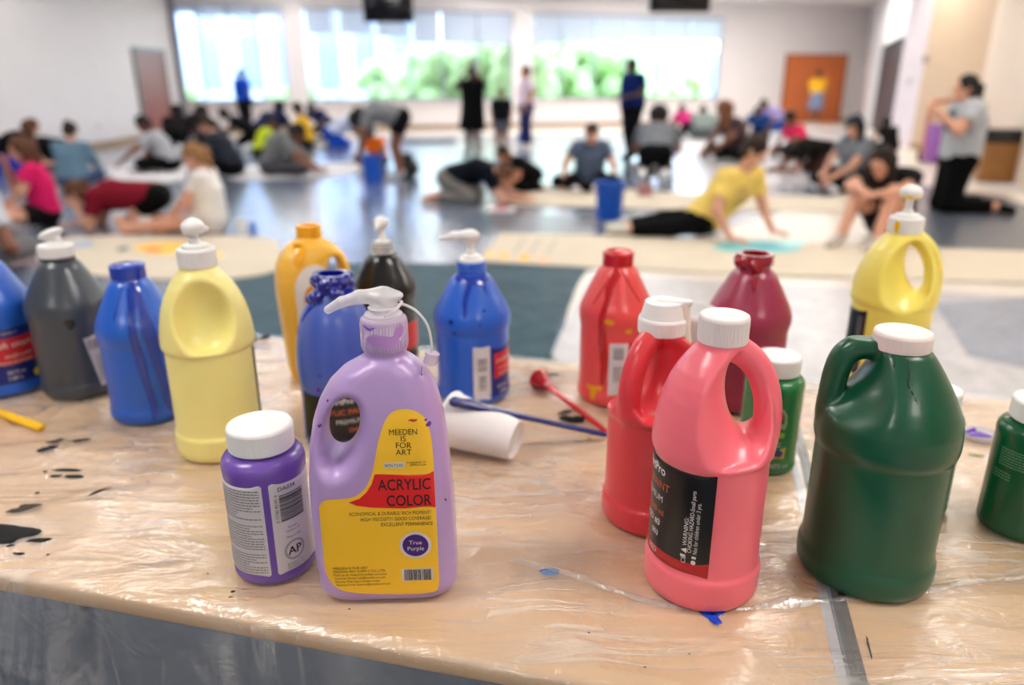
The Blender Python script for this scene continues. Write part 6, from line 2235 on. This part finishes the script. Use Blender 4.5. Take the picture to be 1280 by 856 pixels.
def person(pose, u, v, yaw, label, skin='light', shirt=(120, 120, 125), pants=(24, 24, 28), hair=(40, 28, 24), style='short', legs='long', sleeves='short', scale=1.0, group=None, shoes=(230, 230, 230), near=True, mirror=False, dz=0.0, over=None, extras=None, build=1.06, barefoot=False, skirt=False):
    P = dict(POSE[pose])
    if over:
        P.update(over)
    J = {k: V3(*P[k]) for k in ('head', 'neck', 'chest', 'pelvis', 'eL', 'wL', 'eR', 'wR', 'kL', 'aL', 'tL', 'kR', 'aR', 'tR')}
    look = V3(*P['look'])
    if mirror:
        for a in J.values():
            a[1] *= -1
        look[1] *= -1
        for a, b in (('eL', 'eR'), ('wL', 'wR'), ('kL', 'kR'), ('aL', 'aR'), ('tL', 'tR')):
            J[a], J[b] = J[b], J[a]
    look /= np.linalg.norm(look)
    shw = P['shw']
    lat = V3(0, 1, 0)
    hlat = V3(0, 1, 0)
    if P['side'] is not None:
        a_ = R(P['side']) * (-1 if mirror else 1)
        lat = V3(-math.sin(a_), math.cos(a_), 0)
        hlat = V3(-math.sin(a_ * 0.4), math.cos(a_ * 0.4), 0)
    up = J['neck'] - J['chest']
    up /= np.linalg.norm(up)
    sh = {s: J['neck'] - up * 0.07 + lat * (shw * q) for s, q in (('L', 1), ('R', -1))}
    hp = {s: J['pelvis'] + hlat * (0.09 * q) for s, q in (('L', 1), ('R', -1))}
    allp = np.array(list(J.values()) + list(sh.values()))
    lo, hi = allp.min(0) - 0.26, allp.max(0) + 0.26
    lo[2] = max(lo[2], -0.02)
    h = 0.009 if near else 0.014
    B = build
    f = Field(lo, hi, h)

    def torso(f, g=0.0, low=0.0, k=0.05):
        for q in (1, -1):
            f.cone(J['pelvis'] + lat * (0.065 * q) + (J['chest'] - J['pelvis']) * low, J['chest'] + lat * (0.065 * q), (0.115 + g) * B, (0.112 + g) * B, k)
            f.cone(J['chest'] + lat * (0.06 * q), J['neck'] - up * 0.10 + lat * (0.075 * q), (0.112 + g) * B, (0.072 + g) * B, k)
        f.cone(sh['L'], sh['R'], 0.062 + g, 0.062 + g, k)

    def upper(f, g, frac, cap):
        for s in 'LR':
            e = sh[s] + (J['e' + s] - sh[s]) * frac
            f.cone(sh[s], e, (0.056 + g) * B, (0.056 + (0.044 - 0.056) * frac + g * 1.3) * B, 0.03, cap=cap)

    def leg(f, g, kf, af, cap):
        """kf: fraction of thigh, af: fraction of shank"""
        for s in 'LR':
            kn = hp[s] + (J['k' + s] - hp[s]) * kf
            f.cone(hp[s], kn, (0.092 + g) * B, (0.092 - 0.034 * kf + g) * B, 0.04, cap=cap and af == 0)
            if af > 0:
                an = J['k' + s] + (J['a' + s] - J['k' + s]) * af
                f.cone(J['k' + s], an, (0.058 + g) * B, (0.058 - 0.018 * af + g * 1.3) * B, 0.03, cap=cap)

    # ---- body
    torso(f)
    upper(f, 0, 1, False)
    f.cone(J['neck'] - up * 0.05, J['head'] - look * 0.01, 0.058, 0.050, 0.03)
    leg(f, 0, 1, 1, False)
    for s, q in (('L', 1), ('R', -1)):
        f.cone(J['e' + s], J['w' + s], 0.043, 0.028, 0.02)
        d = J['w' + s] - J['e' + s]
        d /= np.linalg.norm(d)
        # palm and fingers
        side = np.cross(d, V3(0, 0, 1))
        if np.linalg.norm(side) < 0.2:
            side = np.cross(d, V3(1, 0, 0))
        side /= np.linalg.norm(side)
        nrm = np.cross(side, d)
        if nrm[2] > 0:
            nrm = -nrm
        if J['w' + s][2] < 0.12:      # hand flat on the floor
            d = V3(d[0], d[1], 0.0)
            d /= np.linalg.norm(d) + 1e-9
            side = np.cross(d, V3(0, 0, 1))
            nrm = V3(0, 0, -1)
        w = J['w' + s]
        for o in (-0.022, 0.0, 0.022):
            f.cone(w + side * o * 0.6, w + d * 0.085 + side * o * 1.25, 0.016, 0.0135, 0.012)
        for i, (o, L) in enumerate(((-0.034, 0.062), (-0.012, 0.076), (0.011, 0.072), (0.033, 0.056))):
            a = w + d * 0.085 + side * o
            b = a + (d * 0.9 + nrm * 0.3) * L * 0.55
            c = b + (d * 0.7 + nrm * 0.6) * L * 0.5
            f.cone(a, b, 0.0100, 0.0095, 0.004)
            f.cone(b, c, 0.0095, 0.0085, 0.004)
        tq = -side * q if True else side
        a = w + d * 0.025 + tq * 0.024
        b = a + (d * 0.6 + tq * 0.7) * 0.04
        c = b + (d * 0.9 + tq * 0.2 + nrm * 0.2) * 0.032
        f.cone(a, b, 0.0125, 0.0110, 0.006)
        f.cone(b, c, 0.0110, 0.0095, 0.004)
        # feet
        f.cone(J['a' + s], J['t' + s], 0.040, 0.030, 0.02)
    # head
    hc = J['head']
    hl = np.cross(V3(0, 0, 1), look)
    if np.linalg.norm(hl) < 0.05:
        hl = V3(0, 1, 0)
    hl /= np.linalg.norm(hl)
    hu = np.cross(look, hl)
    ax = (look, hl, hu)
    f.ell(hc + hu * 0.015, (0.098, 0.078, 0.108), ax, 0.02)
    f.ell(hc + look * 0.025 - hu * 0.062, (0.066, 0.058, 0.062), ax, 0.03)
    f.cone(hc + look * 0.080 - hu * 0.100, hc + look * 0.066 - hu * 0.098, 0.018, 0.022, 0.02)       # chin
    f.cone(hc + look * 0.094 + hu * 0.010, hc + look * 0.112 - hu * 0.030, 0.010, 0.015, 0.012)       # nose
    f.cone(hc + look * 0.084 + hl * 0.035 + hu * 0.030, hc + look * 0.084 - hl * 0.035 + hu * 0.030, 0.013, 0.013, 0.012)   # brow
    for q in (1, -1):
        f.ell(hc + look * 0.094 + hl * (0.032 * q) + hu * 0.006, (0.014, 0.018, 0.011), ax, 0.006, sub=True)
        f.ell(hc + hl * (0.080 * q) - hu * 0.005 - look * 0.006, (0.022, 0.010, 0.032), ax, 0.006)    # ear
    f.cone(hc + look * 0.086 + hl * 0.020 - hu * 0.062, hc + look * 0.086 - hl * 0.020 - hu * 0.062, 0.009, 0.009, 0.008)   # lips
    p = at(u, v)
    t = thing('person', label, 'person', (p.x, p.y, dz), R(yaw), group)
    t.scale = (scale,) * 3
    f.V[:] = np.maximum(f.V, 0.004 - f.ax[2][None, None, :])
    obj('body', f.mesh('body'), SKIN[skin], t)
    if near:
        for q in (1, -1):
            g_ = Field(hc + look * 0.084 + hl * (0.032 * q) + hu * 0.006 - 0.02, hc + look * 0.084 + hl * (0.032 * q) + hu * 0.006 + 0.02, 0.003)
            g_.ell(hc + look * 0.082 + hl * (0.032 * q) + hu * 0.006, (0.0115,) * 3, k=0)
            obj('eye', g_.mesh('eye'), eye_m, t)
    # ---- shirt
    g = Field(lo, hi, h)
    torso(g, 0.016, 0.10)
    fr = {'none': 0, 'short': 0.62, 'long': 1.0}[sleeves]
    if fr:
        upper(g, 0.016, fr, sleeves == 'short')
    if sleeves == 'long':
        for s in 'LR':
            g.cone(J['e' + s], J['e' + s] + (J['w' + s] - J['e' + s]) * 0.92, 0.056, 0.040, 0.02, cap=True)
    g.sub(lambda x, y, z: np.sqrt((x - J['neck'][0] - up[0] * 0.05) ** 2 + (y - J['neck'][1]) ** 2 + (z - J['neck'][2] - up[2] * 0.05) ** 2) - 0.075, J['neck'] - 0.1, J['neck'] + 0.13, 0.0)
    g.V[:] = np.maximum(g.V, 0.006 - g.ax[2][None, None, :])
    X, Y, Z = g.grid((slice(None),) * 3)
    g.V += (0.0045 * np.sin(X * 38 + 3 * np.sin(Z * 21)) * np.sin(Y * 31 + Z * 27)).astype(np.float32)
    obj('shirt', g.mesh('shirt'), cloth(shirt), t)
    # ---- trousers, shorts or skirt
    g = Field(lo, hi, h)
    for q in (1, -1):
        g.cone(J['pelvis'] + lat * (0.062 * q), J['pelvis'] + lat * (0.062 * q) + (J['chest'] - J['pelvis']) * 0.28, 0.126 * B, 0.122 * B, 0.04)
    if skirt:
        md = (J['kL'] + J['kR']) / 2
        g.cone(J['pelvis'], md, 0.17 * B, 0.21 * B, 0.05, cap=True)
    else:
        leg(g, 0.016, *{'long': (1, 0.93), 'shorts': (0.55, 0), 'knee': (0.85, 0)}[legs], True)
    g.V[:] = np.maximum(g.V, 0.006 - g.ax[2][None, None, :])
    obj('skirt' if skirt else ('trousers' if legs == 'long' else 'shorts'), g.mesh('trousers'), cloth(pants), t)
    # ---- shoes
    if not barefoot:
        for s in 'LR':
            a, b = J['a' + s], J['t' + s]
            g = Field(np.minimum(a, b) - 0.08, np.maximum(a, b) + 0.08, 0.008)
            g.cone(a + (b - a) * -0.12, b, 0.046, 0.036, 0.02)
            g.cone(a + (b - a) * 0.5, b + (b - a) * 0.1, 0.040, 0.034, 0.02)
            g.V[:] = np.maximum(g.V, 0.002 - g.ax[2][None, None, :])
            obj('shoe', g.mesh('shoe'), cloth(shoes), t)
    # ---- hair
    g = Field(hc - 0.42, hc + 0.26, h)
    g.ell(hc - look * 0.014 + hu * 0.030, (0.104, 0.090, 0.106), ax, 0.01)
    g.ell(hc - look * 0.045 - hu * 0.025, (0.070, 0.080, 0.085), ax, 0.02)
    back = hc - look * 0.085 - hu * 0.02
    if style in ('long', 'long_cap'):
        dn = V3(0, 0, -1)
        for q in (1, -1):
            g.cone(hc - look * 0.04 + hl * (0.06 * q), hc - look * 0.02 + hl * (0.10 * q) + dn * 0.27, 0.055, 0.040, 0.03)
        g.cone(back + look * 0.01, back + dn * 0.28, 0.075, 0.060, 0.03)
    elif style == 'pony':
        g.cone(back + hu * 0.05, back - look * 0.05 + hu * 0.03, 0.03, 0.034, 0.02)
        g.cone(back - look * 0.05 + hu * 0.03, back - look * 0.075 + V3(0, 0, -0.17), 0.034, 0.018, 0.02)
    elif style == 'bun':
        g.ell(back - look * 0.03 + hu * 0.06, (0.046,) * 3, ax, 0.015)
    elif style == 'afro':
        g.ell(hc - look * 0.03 + hu * 0.05, (0.135, 0.13, 0.125), ax, 0.03)
    elif style == 'bob':
        for q in (1, -1):
            g.cone(hc - look * 0.02 + hl * (0.07 * q) + hu * 0.02, hc - look * 0.015 + hl * (0.085 * q) - hu * 0.12, 0.045, 0.032, 0.02)
        g.cone(back + hu * 0.02, back - hu * 0.12, 0.06, 0.05, 0.02)
    g.ell(hc + look * 0.085 - hu * 0.055, (0.085, 0.062, 0.110), ax, 0.012, sub=True)
    g.V[:] = np.maximum(g.V, 0.01 - g.ax[2][None, None, :])
    X, Y, Z = g.grid((slice(None),) * 3)
    g.V += (0.003 * np.sin(X * 90 + Z * 30) * np.sin(Y * 80 + Z * 20)).astype(np.float32)
    obj('hair', g.mesh('hair'), hairm(hair), t)
    if style == 'long_cap' or (extras and 'cap' in extras):
        col = (extras or {}).get('cap', (50, 60, 72))
        g = Field(hc - 0.2, hc + 0.26, h)
        g.ell(hc - look * 0.005 + hu * 0.055, (0.112, 0.098, 0.092), ax, 0.0)
        X, Y, Z = g.grid((slice(None),) * 3)
        pl_ = ((X - hc[0]) * hu[0] + (Y - hc[1]) * hu[1] + (Z - hc[2]) * hu[2])
        g.V[:] = np.maximum(g.V, 0.045 - pl_)
        g.cone(hc + look * 0.10 + hu * 0.05 + hl * 0.03, hc + look * 0.17 + hu * 0.04, 0.012, 0.010, 0.01)
        g.cone(hc + look * 0.10 + hu * 0.05 - hl * 0.03, hc + look * 0.17 + hu * 0.04, 0.012, 0.010, 0.01)
        obj('cap', g.mesh('cap'), cloth(col), t)
    if extras and 'print' in extras:
        # printed picture on the chest, raised a hair over the shirt
        for (col, du, dv, r_) in extras['print']:
            g = Field(lo, hi, h)
            torso(g, 0.020, 0.10)
            fwd = np.cross(lat, up)
            c = J['chest'] + up * dv + lat * du + fwd * 0.14
            X, Y, Z = g.grid((slice(None),) * 3)
            sph = np.sqrt((X - c[0]) ** 2 + (Y - c[1]) ** 2 + (Z - c[2]) ** 2) - r_
            g.V[:] = np.maximum(g.V, sph)
            obj('shirt_print', g.mesh('shirt_print'), cloth(col), t)
    return t


BL = (18, 16, 18)
DKB = (44, 28, 22)
BR = (92, 58, 38)
BLD = (150, 108, 68)

# ---- near group, left
person('sit_up', 60, 282, 205, 'person in hot pink T-shirt sitting cross-legged at left with a hand at the face', 'light', (222, 36, 104), (40, 36, 40), BR, 'bob', 'shorts', scale=0.9, over=dict(wR=(0.26, 0.02, 0.66), eR=(0.26, -0.2, 0.40)), barefoot=True, extras={'print': [((196, 70, 90), 0.02, 0.03, 0.08)]})
person('lean', 96, 236, 95, 'person in denim jacket seen from behind, sitting at left', 'light', (104, 134, 154), (60, 76, 110), DKB, 'bun', sleeves='long', scale=0.93, over=dict(head=(0.12, 0, 0.76), neck=(0.06, 0, 0.62), chest=(0.02, 0, 0.44), pelvis=(-0.06, 0, 0.14), eL=(0.14, 0.22, 0.40), eR=(0.14, -0.22, 0.40), kL=(0.3, 0.2, 0.15), kR=(0.3, -0.2, 0.15)))
person('crawl', 180, 284, 190, 'person in maroon shirt lying propped on elbows before the left canvas', 'light', (120, 22, 40), BL, BR, 'bun', 'shorts', scale=0.95, barefoot=True)
person('long_sit', 268, 292, 184, 'person in white printed T-shirt sitting with bare legs stretched to the left', 'light', (232, 228, 224), (200, 196, 196), BLD, 'pony', 'shorts', scale=0.88, barefoot=True, extras={'print': [((70, 80, 70), -0.02, -0.02, 0.075), ((190, 70, 60), 0.02, 0.06, 0.045)]})
person('sit', -44, 345, 95, 'brown-skinned person in pale grey T-shirt cut off by the left edge, only an elbow showing', 'brown', (196, 200, 206), (120, 120, 124), BL, 'short', over=dict(eR=(0.02, -0.34, 0.20), wR=(0.26, -0.24, 0.07)), barefoot=True)
person('sit', 214, 214, 188, 'dark-haired person in light grey T-shirt sitting below the brown door', 'brown', (168, 170, 176), BL, BL, 'short', scale=1.0, over=dict(wL=(0.62, 0.2, 0.18), eL=(0.40, 0.27, 0.34)))
person('sit', 292, 220, 178, 'brown-haired person in charcoal shirt sitting behind the girl in white', 'light', (46, 50, 58), BL, DKB, 'short', scale=1.05, extras={'print': [((150, 70, 50), -0.1, 0.0, 0.10)]})
person('lean', 344, 219, 10, 'person in mid grey T-shirt bent over a white canvas', 'brown', (118, 120, 120), (70, 70, 76), BL, 'short', scale=1.08, over=dict(head=(0.34, 0, 0.55), neck=(0.22, 0, 0.54), chest=(0.08, 0, 0.42)))
person('kneel_lean', 16, 214, 30, 'long-haired person in black at the far left beside the wall', 'light', (20, 22, 30), (30, 60, 170), BR, 'long', scale=1.0, near=False)
person('prostrate', 72, 206, 170, 'person in black bending low behind the pink-shirted sitter', 'brown', (26, 26, 32), BL, BL, 'short', scale=1.0, near=False, sleeves='long')
# ---- far left row
person('kneel_lean', 222, 186, 100, 'dark-haired person in black kneeling by the brown door', 'dark', (30, 22, 34), BL, BL, 'afro', near=False, scale=1.05)
person('kneel_lean', 246, 176, 80, 'second dark-haired figure in dark clothes right of the brown door', 'dark', (26, 28, 36), BL, BL, 'bun', near=False, scale=1.0)
person('sit', 276, 190, 170, 'person with curly black hair below the left window', 'dark', (36, 32, 44), BL, BL, 'afro', near=False)
person('kneel_lean', 306, 180, 200, 'dark figure crouching in front of the standing blue-shirted person', 'dark', (30, 32, 46), BL, BL, 'short', near=False)
person('stand', 309, 168, 60, 'person in blue shirt standing at the left window', 'dark', (18, 70, 190), (22, 24, 40), BL, 'short', scale=0.92, near=False, build=1.3)
person('sit', 326, 196, 30, 'small figure in lime yellow shirt beside the mid grey T-shirt', 'brown', (196, 214, 50), BL, BL, 'short', near=False, scale=0.85)
person('kneel_lean', 338, 186, 70, 'dark figure with blue top kneeling below the window pillar', 'dark', (22, 28, 66), BL, BL, 'bun', near=False, scale=1.2)
person('sit', 384, 186, 200, 'person in yellow shirt and dark cap sitting below the pillar', 'brown', (232, 180, 30), BL, BL, 'short', near=False, scale=0.98, over=dict(head=(0.12, 0, 0.80), neck=(0.06, 0, 0.66), chest=(0.03, 0, 0.47)))
person('kneel_lean', 402, 168, 250, 'dark blue figure behind the yellow shirt', 'dark', (28, 38, 84), BL, BL, 'short', near=False, scale=1.05)
person('kneel_lean', 428, 184, 20, 'figure in white and blue shirt kneeling left of the bent-over person', 'brown', (188, 198, 222), (24, 70, 180), BL, 'short', near=False, scale=1.05)
person('bend', 496, 224, 183, 'person in grey shirt standing bent over in the middle distance', 'brown', (128, 130, 134), (28, 28, 32), BL, 'afro', 'shorts', scale=0.93, near=True, build=1.2)
person('sit', 474, 208, 250, 'small person in orange shirt and teal cap in front of the bent-over person', 'brown', (244, 116, 30), (40, 40, 50), BL, 'short', near=False, scale=0.78, extras={'cap': (60, 140, 160)})
# ---- centre
person('arms_up', 592, 195, 240, 'woman in black dress standing with raised arms before the middle window', 'dark', (14, 14, 18), (12, 12, 16), BL, 'bun', legs='shorts', scale=0.9, near=True, shoes=(30, 30, 34), skirt=True, build=1.35)
person('stand', 627, 196, 270, 'person in black and grey standing beside the centre pillar', 'brown', (24, 26, 34), (90, 96, 110), BL, 'short', legs='shorts', scale=0.68, near=False, shoes=(40, 40, 44), build=1.3)
person('prostrate', 583, 252, 352, 'person in navy shirt and grey shorts crouching with head to the floor', 'light', (16, 26, 44), (128, 124, 120), BR, 'short', 'long', scale=1.0, over=dict(chest=(0.14, 0, 0.35), pelvis=(-0.20, 0, 0.27), neck=(0.33, 0, 0.36), head=(0.45, 0, 0.30)), barefoot=True)
person('kneel_lean', 652, 240, 215, 'dark-haired person in black facing the crouching navy shirt', 'tan', (20, 20, 24), BL, DKB, 'short', scale=0.75)
person('stand', 658, 186, 200, 'person in white and pink standing in front of the centre pillar', 'tan', (226, 206, 220), (40, 44, 90), DKB, 'short', scale=0.92, near=False, build=1.25)
person('sit', 736, 236, 268, 'person in slate grey T-shirt sitting behind the blue bucket, face down', 'light', (84, 98, 122), (24, 24, 28), DKB, 'short', scale=0.97, over=dict(head=(0.22, 0, 0.72), neck=(0.12, 0, 0.62), chest=(0.05, 0, 0.44), eL=(0.18, 0.30, 0.34), wL=(0.30, 0.30, 0.10), eR=(0.18, -0.32, 0.36), wR=(0.26, -0.34, 0.16), kR=(0.2, -0.42, 0.12)))
person('hold', 787, 199, 215, 'person in blue shirt and black trousers standing before the right window', 'dark', (14, 34, 92), (12, 12, 16), BL, 'short', scale=0.97, shoes=(14, 14, 16), build=1.4)
person('kneel_lean', 818, 218, 78, 'dark-haired person in grey shirt seen from behind, right of the standing figure', 'brown', (112, 116, 122), BL, (30, 22, 26), 'afro', scale=1.2)
person('kneel_lean', 857, 172, 100, 'small figure in magenta shirt far back by the window wall', 'brown', (190, 40, 110), BL, BL, 'short', near=False)
person('lean', 878, 174, 80, 'person in grey-green shirt bending in the far right rows', 'tan', (128, 140, 136), (90, 96, 98), DKB, 'short', near=False, scale=1.2)
person('sit', 924, 201, 190, 'long brown-haired woman sitting, arm to the floor, behind the person in yellow', 'brown', (74, 56, 60), BL, (120, 76, 50), 'long', near=True, scale=1.22)
person('kneel_lean', 948, 176, 240, 'figure in blue denim behind the long brown-haired woman', 'dark', (30, 66, 130), BL, BL, 'short', near=False)
# ---- right
person('recline', 888, 296, -8, 'person in pale yellow T-shirt reclining on one hip on the long canvas', 'light', (236, 206, 112), (16, 16, 20), DKB, 'short', scale=1.0, extras={'print': [((200, 170, 100), 0.0, 0.02, 0.09)]}, shoes=(200, 200, 190))
person('sit', 1000, 198, 190, 'small person in raspberry shirt before the orange doors', 'brown', (222, 40, 90), BL, BL, 'bun', near=False, scale=0.98)
person('prostrate', 1020, 216, 185, 'person in black-brown shirt bent low left of the grey-shirted woman', 'brown', (36, 32, 28), (60, 40, 36), BL, 'afro', scale=0.95, over=dict(pelvis=(-0.16, 0, 0.36), chest=(0.2, 0, 0.40), neck=(0.38, 0, 0.38), head=(0.48, 0, 0.30)))
person('sit_up', 1064, 238, 205, 'long-haired woman in grey T-shirt and dark cap sitting at right', 'light', (118, 124, 132), (18, 18, 22), BL, 'long_cap', scale=0.98, over=dict(wL=(0.55, 0.14, 0.2), eL=(0.3, 0.22, 0.34)))
person('knees_up', 1106, 297, 225, 'long dark-haired woman in dark shirt hugging her raised bare knees', 'light', (34, 32, 36), (40, 34, 36), (34, 22, 20), 'long', 'shorts', scale=1.02, shoes=(196, 186, 178), over=dict(head=(0.36, 0.0, 0.67), look=(0.8, 0, -0.6)))
person('sit', 1112, 190, 100, 'black-haired person seated beyond the women at right', 'tan', (24, 24, 26), BL, BL, 'long', near=False, scale=0.8)
person('kneel_up', 1186, 264, 172, 'woman in grey printed T-shirt and black trousers kneeling upright at right', 'light', (176, 180, 186), (10, 10, 12), BL, 'pony', scale=1.06, build=1.25, shoes=(30, 28, 28), extras={'print': [((84, 104, 114), 0.02, 0.02, 0.11), ((196, 196, 200), 0.02, -0.02, 0.035), ((180, 70, 90), -0.05, 0.08, 0.04)]}, over=dict(eR=(0.02, -0.32, 0.84), wR=(-0.06, -0.16, 1.06), head=(0.06, 0, 1.17)))
person('stand', 1016, 156, 260, 'person in yellow top and blue-grey skirt standing in front of the orange doors', 'brown', (238, 178, 40), (120, 132, 160), BL, 'bun', scale=0.92, near=False, skirt=True, legs='shorts', build=1.3)
person('kneel_lean', 966, 164, 200, 'small figure in lilac and blue at the far right end of the window wall', 'brown', (150, 140, 190), (40, 70, 130), BL, 'short', near=False, scale=1.1)
# ================================================================== daylight, camera
w = bpy.data.worlds.new('sky')
SC.world = w
w.use_nodes = True
nt = w.node_tree
nt.nodes.clear()
out = nt.nodes.new('ShaderNodeOutputWorld')
bg = nt.nodes.new('ShaderNodeBackground')
bg.inputs['Color'].default_value = (0.70, 0.84, 1.0, 1)
bg.inputs['Strength'].default_value = SKY
nt.links.new(bg.outputs[0], out.inputs[0])

sun = bpy.data.lights.new('sun', 'SUN')
sun.energy = SUN
sun.angle = R(2)
so = bpy.data.objects.new('sun', sun)
COL.objects.link(so)
so.rotation_euler = (R(48), 0, R(-150) + 0.0)

# daylight portals in the window openings
for a0, a1, _, _ in OPEN:
    l = bpy.data.lights.new('window_portal', 'AREA')
    l.shape = 'RECTANGLE'
    l.size = a1 - a0
    l.size_y = HEAD - SILL
    l.cycles.is_portal = True
    o = bpy.data.objects.new('window_portal', l)
    COL.objects.link(o)
    c = L0 + WD * ((a0 + a1) / 2) - WN * 0.02
    o.location = (c.x, c.y, (SILL + HEAD) / 2)
    o.rotation_euler = Vector((WN.x, WN.y, 0)).to_track_quat('-Z', 'Y').to_euler()

cam = bpy.data.cameras.new('camera')
cam.sensor_fit = 'HORIZONTAL'
cam.sensor_width = 36.0
cam.lens = F * 36.0 / 1280.0
cam.clip_start = 0.05
cam.clip_end = 300
cam.dof.use_dof = True
cam.dof.focus_distance = 0.76
cam.dof.aperture_fstop = 26.4 / 10.5
co = bpy.data.objects.new('camera', cam)
COL.objects.link(co)
co.location = (0, 0, H)
co.rotation_euler = (PI / 2 - TILT, 0, 0)
SC.camera = co

SC.view_settings.view_transform = 'Standard'
SC.view_settings.look = 'None'
SC.view_settings.gamma = 1.0
SC.view_settings.use_curve_mapping = False
SC.view_settings.exposure = EXPO
SC.cycles.use_denoising = True
SC.cycles.use_adaptive_sampling = True
SC.cycles.adaptive_threshold = 0.02
SC.cycles.max_bounces = 8
SC.cycles.transparent_max_bounces = 12
SC.cycles.caustics_reflective = False
SC.cycles.caustics_refractive = False
SC.cycles.sample_clamp_indirect = 6.0
